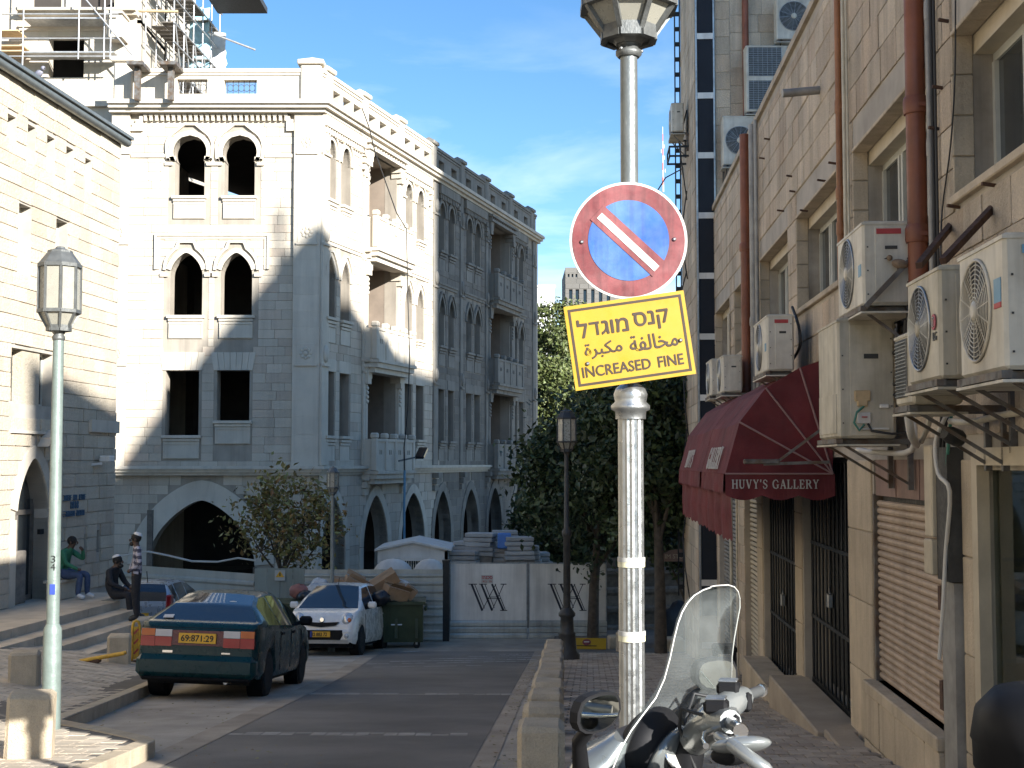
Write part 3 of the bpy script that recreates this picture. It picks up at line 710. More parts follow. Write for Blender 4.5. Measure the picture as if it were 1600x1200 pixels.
# loggia balconies
for a, c in loggia:
    t0, t1 = tw(a, c); e = .58; bx0, bx1 = t0 - .35, t1 + .5
    for fl in (1, 2, 3):
        zf_, zt = zr[fl][0], zr[fl][1] + .35
        bal = part(lambda b: (b.box(bx0, bx1, -e, .1, zf_ - 1.5, zf_ - 1.32), b.box(bx0 - .06, bx1 + .06, -e - .08, .1, zf_ - 1.32, zf_ - 1.2), b.box(bx0 + .1, bx1 - .1, -e + .12, .1, zf_ - 1.68, zf_ - 1.5)), 'balcony', frame=SI)
        def panels(b):
            n = 4
            for k in range(n + 1):
                x = bx0 + (bx1 - bx0) * k / n
                b.cbox(x - .09, x + .09, -e - .02, -e + .2, zf_ - 1.2, zf_ - .05, .02); b.cbox(x - .12, x + .12, -e - .05, -e + .23, zf_ - .05, zf_ + .16, .05)
            for k in range(n):
                x = bx0 + (bx1 - bx0) * (k + .5) / n; h = (bx1 - bx0) / n / 2 - .07
                wall(b, x - h, x + h, zf_ - 1.2, zf_ - .15, [rect(x - .13, x - .03, zf_ - .62, zf_ - .45), rect(x + .03, x + .13, zf_ - .62, zf_ - .45)], -e + .04, .1, back=True); b.box(x - h, x + h, -e + .0, -e + .18, zf_ - .15, zf_ - .05)
            for x in (bx0, bx1 - .12): b.box(x, x + .12, -e + .1, 0, zf_ - 1.2, zf_ - .06)
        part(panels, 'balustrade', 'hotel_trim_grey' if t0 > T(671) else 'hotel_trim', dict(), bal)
        def dres(b):
            for k in range(3):
                b.box(t0 - .34 + .0, t0 - .02 - .07 * k + .14, -.22, .2, zt - .2 * (k + 1), zt - .2 * k); b.box(t1 + .02 + .07 * k - .14, t1 + .34, -.22, .2, zt - .2 * (k + 1), zt - .2 * k)
            b.box(t0 - .4, t1 + .4, -.3, .1, zt, zt + .12)
            n = 14
            for k in range(n): x = t0 - .35 + (t1 - t0 + .7) * k / n; b.box(x, x + .08, -.26, 0, zt + .12, zt + .22)
            b.box(t0 - .45, t1 + .45, -.34, .1, zt + .22, zt + .34)
            for x in (t0 - .28, t1 + .08):
                b.cbox(x, x + .2, -.12, .2, zf_ - .1, zt - .6, .03)
                for k in range(4): b.ball((x + .1, -.13, zt - .75 - .16 * k), (.1, .05, .08), 6, 4)
        part(dres, 'loggia_frame', frame=SI)
        part(lambda b: (b.box(t0 - .1, t1 + .1, 2.2, 2.3, zf_ - 1.3, zt + .3), b.box(t0 - .15, t0, .48, 2.3, zf_ - 1.3, zt + .3), b.box(t1, t1 + .15, .48, 2.3, zf_ - 1.3, zt + .3), b.box(t0 - .1, t1 + .1, .3, 2.3, zt + .02, zt + .15), b.box(t0 - .1, t1 + .1, .1, 2.3, zf_ - 1.3, zf_ - 1.2)), 'loggia', 'interior', SI)
# side parapet
pp = [505, 563, 621, 673, 718, 757, 795, 829]
sp = []
for a, c in zip(pp, pp[1:]):
    t0, t1 = T(a) + .5, T(c) + .1; n = 2 if (c - a) < 50 else 3
    for k in range(n): m_ = t0 + (t1 - t0) * (k + .5) / n; sp.append(rect(m_ - .36, m_ + .36, ZC + .55, ZC + 1.06))
for ta, tb_ in ((.1, T(676)), (T(676), TE)): part(lambda b: (wall(b, ta, tb_, ZC + .36, ZP - .12, [o for o in sp if ta < o[0][1] < tb_], .03, .3, back=True), b.box(ta, tb_, -.05, .42, ZP - .12, ZP), b.box(ta, tb_, -.01, .38, ZP - .22, ZP - .14)), 'parapet', frame=SI)
for px in pp: part(lambda b: pier(b, T(px) + .3, .5, .45, hz(101) - .12), 'parapet_pier', frame=SI)
# floors and back walls inside (seen as darkness through the openings)
foot = [(-13.2 - CX, .75), (-.25, .75), (7.0, 25.6), (-.5, 27.5), (-6.9, 9.5)]
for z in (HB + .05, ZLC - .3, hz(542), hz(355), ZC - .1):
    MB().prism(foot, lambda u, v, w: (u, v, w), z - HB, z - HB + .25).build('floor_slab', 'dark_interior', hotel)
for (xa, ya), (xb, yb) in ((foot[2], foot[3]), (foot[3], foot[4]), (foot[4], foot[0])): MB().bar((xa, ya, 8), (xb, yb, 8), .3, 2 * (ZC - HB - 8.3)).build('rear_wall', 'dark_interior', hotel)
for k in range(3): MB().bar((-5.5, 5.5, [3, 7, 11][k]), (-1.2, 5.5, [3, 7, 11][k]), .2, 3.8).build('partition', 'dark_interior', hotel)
part(lambda b: b.box(XL, XL + .4, .2, 9, HB, ZC), 'wall', 'hotel_core')
part(lambda b: b.box(TE - .02, TE + .28, 0.0, 7, HB, ZC), 'wall', 'hotel_stone', SI)

# ------------------------------------------------------------------ tower under scaffolding behind it
TY = 50.0
tower = thing('scaffolded_tower', 'cream stone tower block under scaffolding rising behind the palace building', 'building', at(60, 600, TY + 3))
tl = tower.location.copy(); TF = dict(loc=(-tl.x, TY - tl.y, -tl.z))
tx = lambda px: at(px, 100, TY).x; tz = lambda py: at(100, py, TY).z
tops = [rect(tx(76), tx(131), tz(121), tz(57)), rect(tx(44), tx(94), tz(12), tz(-60)), rect(tx(118), tx(177), tz(12), tz(-60))]
tw_ = part(lambda b: (wall(b, tx(-80), tx(213), tz(720), tz(-90), tops, 0, .5), b.box(tx(213) - .4, tx(213), .5, 12, tz(720), tz(-90))), 'wall', 'left_trim', TF, tower)
lay(tw_, courses(tx(-40), tx(213), tz(175), tz(-70), [rect(o[0][1] - .05, o[0][2] + .05, o[0][0] - .05, o[1][0] + .05) for o in tops], .45, (.6, 1.)), 'left_trim', 0, .012, .02, .004, budget=140)
part(lambda b: mould(b, tx(30), tx(165), tz(44), [(.18, 0, .12), (.1, -.12, 0)]), 'string_course', 'left_trim', TF, tower)
part(lambda b: mould(b, tx(30), tx(215), tz(22), [(.5, 0, .1), (.3, -.12, 0)]), 'cornice', 'left_trim', TF, tower)
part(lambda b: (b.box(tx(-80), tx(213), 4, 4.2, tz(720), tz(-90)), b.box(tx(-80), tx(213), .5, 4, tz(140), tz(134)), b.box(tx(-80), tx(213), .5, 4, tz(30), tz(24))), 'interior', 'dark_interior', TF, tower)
part(lambda b: (b.cbox(tx(176), tx(200), -.9, .0, tz(34), tz(50) - .45, .03), b.box(tx(174), tx(202), -1., 0, tz(34), tz(30))), 'corbel', 'left_trim', TF, tower)
# link between the tower foot and the palace (lower roofline wall at the left)
part(lambda b: (b.box(tx(-60), at(172, 300, 45.4).x, -4.6, -4.2, HB - tl.z * 0, at(120, 168, 45.4).z), b.box(tx(-60), at(172, 300, 45.4).x, -4.8, -4.2, at(120, 168, 45.4).z, at(120, 160, 45.4).z)), 'wall', 'hotel_trim', TF, tower)
scaf = thing('scaffolding', 'steel tube scaffolding with plank decks wrapped round the tower top', 'scaffolding', (tx(100), TY - 1, tz(165)))
sl_ = scaf.location.copy(); SF = dict(loc=-sl_)
def tubeo(pts, r=.03, name='scaffold_tube', mt='scaffold'): MB().tube(pts, r, 6).build(name, mt, scaf, **SF)
fy = TY - 1.1
for px in (0, 35, 162, 172, 122): 
    q = at(px, 100, fy); tubeo([(q.x, fy, at(0, 92 if px > 150 or px == 122 else 105, fy).z), (q.x, fy, at(0, -60, fy).z)])
for py in (22, 60, 88): tubeo([at(-10, py, fy), at(185, py, fy)])
tubeo([at(128, -8, fy - .1), at(216, 97, fy - .1)], .034)
for py, x0, x1, m_ in ((78, -10, 36, 'wood'), (46, -10, 28, 'wood'), (70, -10, 36, 'wood'), (80, 36, 178, 'scaffold'), (27, 36, 160, 'scaffold'), (100, -10, 30, 'dark_wood')):
    a, c = at(x0, py, fy), at(x1, py, fy); MB().box(a.x, c.x, fy, fy + .9, a.z - .05, a.z).build('plank', m_, scaf, **SF)
# the receding side of the scaffold over the roof: decks seen from below
def sq(px, py, Y): return at(px, py, Y)
sx0 = at(216, 60, 50.4).x
for Y0 in (50.5, 51.8, 53.1, 54.4, 55.7, 57):
    for off in (0, 1.1):
        x = sx0 + .25 + off + (Y0 - 50.5) * .05; tubeo([(x, Y0, ZC + .6), (x, Y0, ZC + 12)])
for zk in (ZC + 1.9, ZC + 3.6, ZC + 5.3, ZC + 7.0):
    for k in range(14):
        for j in range(2):
            x = sx0 + .3 + j * .55 + k * .025; Y0 = 50.5 + k * .48
            if (k * 7 + j * 3) % 11 == 0: continue
            MB().box(x, x + .52, Y0 + .03, Y0 + .44, zk, zk + .045).build('plank', 'dark_wood', scaf, **SF)
    for off in (.2, 1.4): tubeo([(sx0 + off, 50.4, zk - .05), (sx0 + off + .33, 57.2, zk - .05)]); tubeo([(sx0 + off, 50.4, zk + .9), (sx0 + off + .33, 57.2, zk + .9)])
for k in range(5): Y0 = 50.5 + k * 1.3; x = sx0 + .25 + (Y0 - 50.5) * .05; tubeo([(x, Y0, ZC + 1.85), (x + 1.1, Y0, ZC + 1.85)]); tubeo([(x + 1.1, Y0, ZC + 1.9), (x + 1.15, Y0 + 1.2, ZC + 3.6)]); tubeo([(x + 1.1, Y0 + 1.2, ZC + 3.6), (x + 1.15, Y0, ZC + 5.3)])
tubeo([at(325, 50, 55), at(399, 78, 55)], .045)
tubeo([at(216, 17, 50.2), at(278, 18, 50.2)], .06, 'plank', 'wood')
for (px, py, w, h, m_, Y) in ((312, 12, .9, 2.6, 'tarp_blue', 55.5), (336, 52, 1.0, 1.7, 'tarp_white', 56.5)):
    p = at(px, py, Y); b = MB(); n = 8; r2 = random.Random(px)
    cols = []
    for i in range(n + 1):
        z = p.z - h * i / n; cols.append([(p.x + (j / 4 - .5) * w * r2.uniform(.88, 1.06), p.y + .15 * math.sin(j * 2 + i) * r2.uniform(.3, 1), z + r2.uniform(-.06, .06)) for j in range(5)])
    vs = [v for c in cols for v in c]; b.add(vs, [(i * 5 + j, i * 5 + j + 1, i * 5 + j + 6, i * 5 + j + 5) for i in range(n) for j in range(4)], 0, True)
    b.build('tarpaulin', m_, scaf, fix=False, **SF)
# crane-like platform arm at the top
p0, p1 = at(332, 4, 54), at(411, 4, 54)
MB().box(p0.x, p1.x, 53, 55, p0.z - .12, p0.z + .12).box(p0.x, p1.x, 52.9, 53, p0.z + .12, p0.z + .3).build('hoist_platform', ['iron'], scaf, **SF)
# parapet-side props in front of the palace roof
for px in (216, 268): 
    a = at(px, 158, 43.5); MB().box(a.x - .09, a.x + .09, 43.3, 43.5, a.z, at(px, 98, 43.5).z).build('scaffold_post', 'bracket', scaf, **SF)
for pxa, pxb in ((203, 228), (253, 280)):
    a, c = at(pxa, 106, 43.4), at(pxb, 99, 43.4); MB().box(a.x, c.x, 43.0, 44.4, a.z, a.z + .12).build('scaffold_beam', 'bracket', scaf, **SF)

# ------------------------------------------------------------------ stone house at the left with arch, terrace and steps
LP = (-9.3, 31.0); LDV = (.0895, .996); LN = (.996, -.0895); LROT = math.atan2(LDV[1], LDV[0]); LB = -2.82
house = thing('stone_house', 'rough cream stone building with arched doorway and small windows at far left', 'building', (LP[0], LP[1], LB))
LF = dict(loc=(0, 0, -LB), rot=(0, 0, LROT))
def lt(px, py=600):
    p = on_plane(px, py, LP, LN); return (p.x - LP[0]) * LDV[0] + (p.y - LP[1]) * LDV[1]
def lz(px, py): return on_plane(px, py, LP, LN).z
T0 = -14.0; ZE = lz(80, 158)
dz_ = lz(60, 716); door = archop(lt(28), lt(79), LB, lz(50, 812), dz_, 'drop', 10)
lops = [door]
small = [(0, 10, 170, 208), (32, 43, 187, 226), (64, 76, 205, 245), (95, 106, 223, 261), (124, 135, 241, 275)]
for a, c, y0, y1 in small: lops.append(rect(lt(a), lt(a) + .42, lz(a, y1), lz(a, y0)))
mid = [(21, 43, 313, 410), (81, 101, 338, 428)]
for a, c, y0, y1 in mid: lops.append(rect(lt(a), lt(c), lz(a, y1), lz(a, y0)))
lops.append(rect(lt(14), lt(82), lz(20, 630), lz(20, 543)))
lops.append(rect(lt(153), lt(160), lz(155, 862), lz(155, 828))); lops.append(rect(lt(134), lt(138), lz(135, 868), lz(135, 834)))
hw = part(lambda b: (wall(b, T0, 0, LB - 2.2, ZE, lops, 0, .5), b.box(-.4, 0, .5, 8, LB - 2.2, ZE)), 'wall', 'mortar', LF, house)
lm = [archop(lt(28) - .25, lt(79) + .25, LB, lz(50, 812), dz_ + .3, 'drop', 10)] + lops[1:]
lst = [r for r in courses(T0, -.02, LB, ZE - .02, lm, .285, (.42, .75), gap=.014)]
lay(hw, lst, 'left_stone', 0, .035, .02, .012, budget=300, key=lambda r: -(r[0] + r[1]) if r[0] > -8.5 else 99)
part(lambda b: ring(b, door, .25, -.045, .4, lz(50, 810)), 'arch_ring', 'left_trim', LF, house)
for xa in (door[0][1] - .25, door[0][2]): part(lambda b: b.box(xa, xa + .25, -.04, .4, LB, lz(50, 810)), 'door_jamb', 'left_trim', LF, house)
for k, op in enumerate(lops[1:]):
    x0, x1, z0, z1 = op[0][1], op[0][2], op[0][0], op[1][0]
    fr_ = part(lambda b: (b.box(x0, x0 + .05, .22, .28, z0, z1), b.box(x1 - .05, x1, .22, .28, z0, z1), b.box(x0 + .05, x1 - .05, .22, .28, z0, z0 + .05), b.box(x0 + .05, x1 - .05, .22, .28, z1 - .05, z1)), 'window', 'window_frame', LF, house)
    part(lambda b: b.box(x0 + .05, x1 - .05, .24, .26, z0 + .05, z1 - .05), 'pane', 'window_glass', dict(), fr_)
    if k == 7: part(lambda b: b.box((x0 + x1) / 2 - .35, (x0 + x1) / 2 + .45, .05, .5, z0, z1), 'window_mullion', 'left_stone', LF, house)
def leaf_(b): 
    c = (door[0][1] + door[0][2]) / 2
    for x in (door[0][1], c - .03, door[0][2] - .06): b.box(x, x + .06, .3, .36, LB, dz_ - .6)
    b.box(door[0][1], door[0][2], .3, .36, LB + 1.75, LB + 1.85); b.box(door[0][1], door[0][2], .3, .36, LB, LB + .1)
dr_ = part(leaf_, 'door', 'dark_wood', LF, house); part(lambda b: b.box(door[0][1], door[0][2], .36, .38, LB, dz_), 'pane', 'window_glass', dict(), dr_)
part(lambda b: b.cbox(door[0][1] + .05, door[0][1] + .75, .1, .25, LB, LB + 1.05, .02), 'notice_board', 'dark_wood', LF, house)
part(lambda b: (b.tube([(T0, -.14, ZE + .05), (0.1, -.14, ZE + .05)], .11, 8), b.box(T0, .1, -.3, .6, ZE + .1, ZE + .17), b.box(T0, .05, -.1, 8, ZE, ZE + .12)), 'roof_gutter', 'pole_grey', LF, house)
part(lambda b: b.box(lt(14), lt(88), -.09, 0, lz(50, 678), lz(50, 678) + .06), 'string_course', 'left_trim', LF, house); part(lambda b: b.box(lt(138), .02, -.1, 0, lz(160, 676), lz(160, 657)), 'string_course', 'left_trim', LF, house)
part(lambda b: (b.box(lt(62), lt(76), -.28, 0, lz(68, 692), lz(68, 684)), b.prism([(lt(56), lz(60, 698)), (lt(66), lz(66, 690)), (lt(72), lz(70, 672)), (lt(64), lz(66, 682))], lambda u, v, w: (u, w, v), -.3, -.05)), 'wall_ornament', 'left_trim', LF, house)
part(lambda b: (b.cbox(lt(150), lt(158), -.35, -.1, lz(154, 722), lz(154, 712), .02), b.bar((lt(148), -.2, lz(150, 724)), (lt(144), 0, lz(146, 726)), .05)), 'security_camera', 'cabin_white', LF, house)
part(lambda b: b.box(lt(63), lt(69), -.06, 0, lz(66, 834), lz(66, 826)), 'intercom', 'plastic_black', LF, house)
for py, h, words_ in ((777, .12, (.42, .2, .3)), (801.5, .12, (.56, .4))):
    # the letters are too small in the photograph to read: short raised strokes of the same size and colour
    tot = sum(words_) + .1 * (len(words_) - 1); x = (lt(101) + lt(131)) / 2 - tot / 2; r3 = random.Random(py); z = lz(116, py)
    for w in words_:
        b = MB(); xe = x + w
        while x < xe - .05:
            for (a0, a1, c0, c1) in r3.sample([(0, .014, 0, 1), (.042, .056, 0, 1), (0, .056, .44, .56), (0, .056, .88, 1), (0, .056, 0, .12)], 3): b.box(x + a0, x + a1, -.075, -.03, z + (c0 - .5) * h, z + (c1 - .5) * h)
            x += .078
        b.build('lettering', 'letter_blue', house, **LF); x = xe + .1
o = text('1818', .1, 'letter_blue', house, (0, 0, 0), (0, 0, 0), width=.40, height=.16, ext=.01)
mid_ = (lt(101) + lt(131)) / 2; o.location = Vector((LDV[0] * mid_ + LN[0] * .06, LDV[1] * mid_ + LN[1] * .06, lz(116, 788.5) - LB)); o.rotation_euler = (R(90), 0, LROT)
# terrace and steps
ter = thing('stone_steps', 'broad pale stone steps and terrace in front of the arched doorway', 'steps', (-8.3, 24, LB))
EX = lambda Y: -8.55 + (Y - 22) * .11
tb = MB()
def slab(b, o0, o1, z0, z1, ya, yb): b.prism([(EX(ya) + o0, ya), (EX(ya) + o1, ya), (EX(yb) + o1, yb), (EX(yb) + o0, yb)], lambda u, v, w: (u, v, w), z0, z1)
slab(tb, -3, -.42, LB - 2.5, LB - .004, 12, 28.9); tb.build('terrace', 'step_stone', ter, loc=-ter.location)
for k in range(7):
    for j in range(10):
        ya = 13.5 + j * 1.52; yb = ya + 1.5
        if yb > 28.6: continue
        bb = MB(); slab(bb, -.42 + k * .40, .0 + k * .40, LB - (k + 1) * .155 - .6, LB - k * .155, ya, yb); bb.build('step', 'step_stone', ter, loc=-ter.location)
# ------------------------------------------------------------------ right-hand row: low shop building (local x = -s, y = into the building)
RROT = -(math.pi / 2 + PHI); RZ = -3.0
shop = thing('shop_building', 'two-storey tan stone shop building with wide windows and shuttered fronts along the pavement', 'building', street(WL, 12, RZ), RROT)
def rf(): return dict(loc=(12, 0, -RZ))        # parts keep world heights and x = -s
RF = rf()
def sx(px, L=WL, py=700): return -wall_s(px, py, L)[0]
def sz(px, py, L=WL): return wall_s(px, py, L)[1]
ROOF = 5.0; S0, S1 = 4.75, 26.3; ZS, ZL = 1.80, 2.93
wops = []; wjam = [9.1 + 3.42 * k for k in range(6)]
for j in wjam: wops.append(rect(-j, -(j - 2.75), ZS, ZL))
shopw = rect(-8.7, -5.3, -2.02, .02); shut = rect(-11.85, -9.5, -1.9, .02); gate2 = rect(-15.75, -13.0, -2.55, .05); gate1 = rect(-19.3, -16.35, -2.9, .05); louv = rect(-21.6, -20.0, -3.2, .0); shut2 = rect(-25.8, -22.6, -3.6, -.2)
gops_ = [shopw, shut, gate2, gate1, louv, shut2]
rw = part(lambda b: (wall(b, -S1, -S0, -4.6, ROOF, wops + gops_, 0, .34), b.box(-S0 - .3, -S0, 0.01, 9, -4.6, ROOF), b.box(-S1, -S0, .34, 9, ROOF - .2, ROOF - .01), b.box(-S1, -S0, 8.8, 9, -4.6, ROOF)), 'wall', 'mortar', RF, shop)
ex = [rect(o[0][1], o[0][2], o[0][0], o[1][0]) for o in wops + gops_] + [rect(-9.5, -8.7, -4, .02), rect(-13.0, -11.85, -4, .02), rect(-16.35, -15.75, -4, .05), rect(-20.0, -19.3, -4, .05)]
rr = courses(-S1, -S0, -4.4, ROOF - .12, ex, .305, (.34, .72), gap=.010)
lay(rw, rr, 'right_stone', 0, .016, .02, .005, budget=300, key=lambda r: -r[1] + (0 if r[3] < 4.6 else 3))
part(lambda b: b.box(-S1 - .02, -S0, -.05, .3, ROOF, ROOF + .09), 'roof_coping', 'right_trim', RF, shop)
for j, op in zip(wjam, wops):
    x0, x1 = op[0][1], op[0][2]
    w_ = part(lambda b: (b.box(x0, x1, .27, .33, ZS, ZS + .06), b.box(x0, x1, .27, .33, ZL - .2, ZL - .14), [b.box(x - .03, x + .03, .26, .33, ZS + .06, ZL - .2) for x in (x0 + .04, x0 + .68, x0 + .80, x0 + 1.4, x0 + 1.95, x0 + 2.07, x1 - .04)]), 'window', 'window_frame', RF, shop)
    for k in range(4):
        a = x0 + .07 + (x1 - x0 - .1) * k / 4; part(lambda b: b.box(a, a + (x1 - x0 - .1) / 4 - .02, .29, .305, ZS + .06, ZL - .2), 'pane', 'window_glass', dict(), w_)
    part(lambda b: b.box(x0, x1, .14, .34, ZL - .14, ZL), 'shutter_box', 'cream_trim', RF, shop)
    part(lambda b: b.cbox(x0 - .04, x1 + .04, -.05, .26, ZS - .06, ZS + .002, .008), 'window_sill', 'right_trim', RF, shop)
    part(lambda b: b.box(x0, x0 + .013, .13, .27, ZS, ZL - .14), 'plaster_reveal', 'plaster_reveal', RF, shop)
    for k in range(4): z = ZS + (ZL - ZS) * k / 4; part(lambda b: b.cbox(x0 - .01, x0 + .02, -.012, .13, z + .006, z + (ZL - ZS) / 4 - .006, .005), 'jamb_stone', 'right_trim', RF, shop)
    for k in range(8): x = x0 + (x1 - x0) * k / 8; part(lambda b: b.cbox(x + .005, x + (x1 - x0) / 8 - .005, -.018, .13, ZL - .012, ZL + .02, .004), 'lintel_stone', 'right_trim', RF, shop)
# ground-floor piers of pale stone
for a, c, zt in ((-9.03, -8.7, .02), (-12.95, -11.9, .02), (-16.3, -15.8, .05), (-19.95, -19.35, .05)):
    h = (zt + 3.2) / 5
    for k in range(5): part(lambda b: b.cbox(a, c, -.02, .3, -3.2 + k * h + .004, -3.2 + (k + 1) * h - .004, .008), 'pier_stone', 'right_trim', RF, shop)
# roller shutter with its slats, and the board above
def slats(x0, x1, z0, z1, y, mt, pitch=.062, parent=None):
    V = [(u, v) for u, v in ((0, 0), (-.018, .012), (-.024, .031), (-.018, .05), (0, .06))]
    b = MB(); b.prism([(-p[0] * 0 + p[0], p[1]) for p in V], lambda u, v, w: (w, u, v), -.5, .5); me = b.mesh('slat', mt, True)
    z = z0
    while z < z1 - .03: link('slat', me, parent, (RF['loc'][0] + (x0 + x1) / 2, y, z - RZ), None, (x1 - x0, 1, 1)); z += pitch
slats(-11.82, -9.55, -1.88, -.30, .04, 'shutter', parent=shop)
part(lambda b: b.box(-11.85, -9.5, .07, .1, -1.9, .02), 'shutter_backing', 'iron', RF, shop)
for k in range(3): part(lambda b: b.box(-11.82 + k * .76, -11.07 + k * .76, .01 + .006 * k, .06, -.29, .02), 'fascia_board', 'brown_board', RF, shop)
for x in (-11.87, -9.55): part(lambda b: b.box(x, x + .05, -.01, .1, -1.9, -.28), 'shutter_guide', 'bracket', RF, shop)
part(lambda b: (b.box(-9.68, -9.6, -.02, .05, -1.75, -1.55), b.box(-9.68, -9.6, -.02, .05, -1.05, -.88)), 'shutter_lock', 'rust', RF, shop)
part(lambda b: b.cbox(-11.9, -9.4, -.12, .2, -2.0, -1.9, .01), 'shutter_sill', 'right_trim', RF, shop)
bq = [r for r in courses(-11.9, -9.4, -3.2, -2.0, [], .4, (.5, .9))]
lay(shop, [(r[0] + 12, r[1] + 12, r[2] - RZ, r[3] - RZ) for r in bq], 'right_trim', -.09, .02, .15, .004, name='base_stone')
# meter cupboard and grey duct between shutter and pier
part(lambda b: (b.cbox(-9.53, -9.33, -.14, .1, -.52, .12, .01), b.cbox(-9.53, -9.33, -.15, .1, -.78, -.535, .01)), 'meter_cupboard', 'cream_trim', RF, shop)
part(lambda b: b.box(-9.32, -9.03, -.11, .1, -.80, .1), 'meter_cupboard', 'iron', RF, shop)
part(lambda b: b.box(-9.38, -9.06, -.07, .05, -3.2, -.81), 'cable_duct', 'grey_pipe', RF, shop)
# gates of vertical bars
for op, nb in ((gate2, 12), (gate1, 12)):
    x0, x1, z0, z1 = op[0][1], op[0][2], op[0][0], op[1][0]
    g = part(lambda b: (b.box(x0, x1, .08, .12, z0, z0 + .06), b.box(x0, x1, .08, .12, z0 + .75, z0 + .79), b.box(x0, x1, .08, .12, z0 + 1.6, z0 + 1.64), b.box(x0, x1, .08, .12, z1 - .06, z1)), 'gate', 'black_metal', RF, shop)
    bar_me = MB().tube([(0, .1, 0), (0, .1, 1)], .014, 6).mesh('bar', 'black_metal', True)
    for k in range(nb + 1): link('bar', bar_me, g, (x0 + (x1 - x0) * k / nb, 0, z0), None, (1.6 if k % 4 == 0 else 1, 1, z1 - z0))
    part(lambda b: b.box(x0, x1, .30, .32, z0, z1), 'door_panel', 'black_metal', RF, shop)
    part(lambda b: (b.cbox((x0 + x1) / 2 - .05, (x0 + x1) / 2 + .05, .02, .08, z0 + 1.0, z0 + 1.15, .01), b.tube([((x0 + x1) / 2 - .03, .05, z0 + 1.15), ((x0 + x1) / 2, .05, z0 + 1.22), ((x0 + x1) / 2 + .03, .05, z0 + 1.15)], .008, 5)), 'padlock', 'steel', RF, shop)
part(lambda b: b.cbox(-15.9, -12.6, -.40, .05, -3.3, -2.50, .015), 'door_step', 'concrete', RF, shop)
part(lambda b: b.cbox(-19.4, -16.0, -.32, .05, -3.9, -2.78, .015), 'door_step', 'right_trim', RF, shop)
part(lambda b: b.cbox(-12.58, -11.3, -.34, -.08, -3.2, -2.47, .015), 'door_step', 'concrete', RF, shop)
slats(-21.6, -20.0, -3.2, 0, .1, 'cream_trim', .075, shop); slats(-25.8, -22.6, -3.6, -.2, .1, 'grey_pipe', .075, shop)
part(lambda b: (b.box(-21.6, -20, .13, .16, -3.2, 0), b.box(-25.8, -22.6, .13, .16, -3.6, -.2)), 'shutter_backing', 'iron', RF, shop)
# shop window: frame, glass, dim interior with a notice and a shelf
sf = part(lambda b: (b.box(-8.7, -5.3, .04, .12, -.05, .02), b.box(-8.7, -8.63, .04, .12, -2.02, -.05), b.box(-5.37, -5.3, .04, .12, -2.02, -.05), b.box(-8.63, -5.37, .04, .12, -2.02, -1.95), b.box(-8.72, -8.60, -.04, .04, -2.05, .06), b.box(-8.6, -5.3, -.04, .04, -.02, .09)), 'shop_window', 'cream_trim', RF, shop)
part(lambda b: b.box(-8.63, -5.37, .07, .078, -1.95, -.05), 'pane', 'shop_glass', dict(), sf)
part(lambda b: (b.box(-8.72, -5.2, 2.4, 2.5, -2.3, .3), b.box(-8.72, -8.7, .35, 2.5, -2.3, .3), b.box(-5.3, -5.28, .35, 2.5, -2.3, .3), b.box(-8.7, -5.3, .3, 2.5, .1, .14), b.box(-8.7, -5.3, .3, 2.5, -2.1, -2.05)), 'shop_interior', 'interior', RF, shop)
part(lambda b: b.box(-7.35, -6.75, .35, .37, -1.35, -.42), 'notice', 'hoarding_white', RF, shop)
part(lambda b: (b.box(-8.3, -7.6, .5, 1.1, -2.05, -1.45), b.box(-7.4, -6.9, .9, 1.2, -2.05, -1.65)), 'display_block', 'cream_trim', RF, shop)
part(lambda b: b.cbox(-8.8, -5.2, -.05, .2, -3.0, -2.03, .01), 'base_stone', 'right_trim', RF, shop)
# rusty pins left in the stone, brackets, stubs
for px, py in ((1204, 218), (1196, 248), (1240, 276), (1262, 330), (1290, 283), (1245, 300), (1308, 256), (1486, 34), (1470, 202), (1500, 324), (1556, 290), (1225, 330), (1476, 138)):
    x, z = sx(px, py=py), sz(px, py); part(lambda b: b.bar((x, 0, z), (x + .02, -.09, z + .01), .02), 'rusty_pin', 'rust', RF, shop)
x, z = sx(1283, py=140), sz(1283, 140); part(lambda b: b.tube([(x, .05, z), (x + .05, -.42, z - .05)], .045, 10), 'drain_spout', 'grey_pipe', RF, shop)
for pa, pb in (((1486, 352), (1428, 415)), ((1551, 325), (1465, 408))):
    xa, za = sx(pa[0], py=pa[1]), sz(*pa); xb, zb = sx(pb[0], 2.05, pb[1]), sz(pb[0], pb[1], 2.05)
    part(lambda b: b.bar((xa, 0, za), (xb, -.42, zb), .04), 'bracket_strut', 'rust', RF, shop)
# pipes on the wall
def pipe(px, L, r, z0, z1, mt, name='downpipe', sockets=()):
    x = sx(px, L)
    def f(b):
        b.tube([(x, L - WL, z0), (x, L - WL, z1)], r, 12)
        for z in sockets: b.lathe([(r * 1.18, 0), (r * 1.25, .02), (r * 1.25, .1), (r * 1.1, .13)], 12, (x, L - WL, z)); b.box(x - r * 1.3, x + r * 1.3, L - WL, 0, z + .04, z + .07)
    part(f, name, mt, RF, shop)
pipe(1440, 2.40, .073, .7, ROOF + .1, 'brown_pipe', sockets=(2.55, 1.6, 3.9))
pipe(1318, 2.44, .032, 1.75, ROOF, 'orange_pipe', sockets=(2.55, 3.4, 2.2))
pipe(1327, 2.46, .02, 1.7, ROOF, 'cream_pipe'); pipe(1332, 2.46, .013, 1.7, ROOF, 'cream_pipe')
pipe(1462, 2.46, .022, 1.0, ROOF, 'grey_pipe', 'cable_duct', (2.2, 3.2)); pipe(1467, 2.46, .014, 1.0, ROOF, 'cable', 'wall_cable'); pipe(1472, 2.46, .010, 1.0, ROOF, 'cable', 'wall_cable')
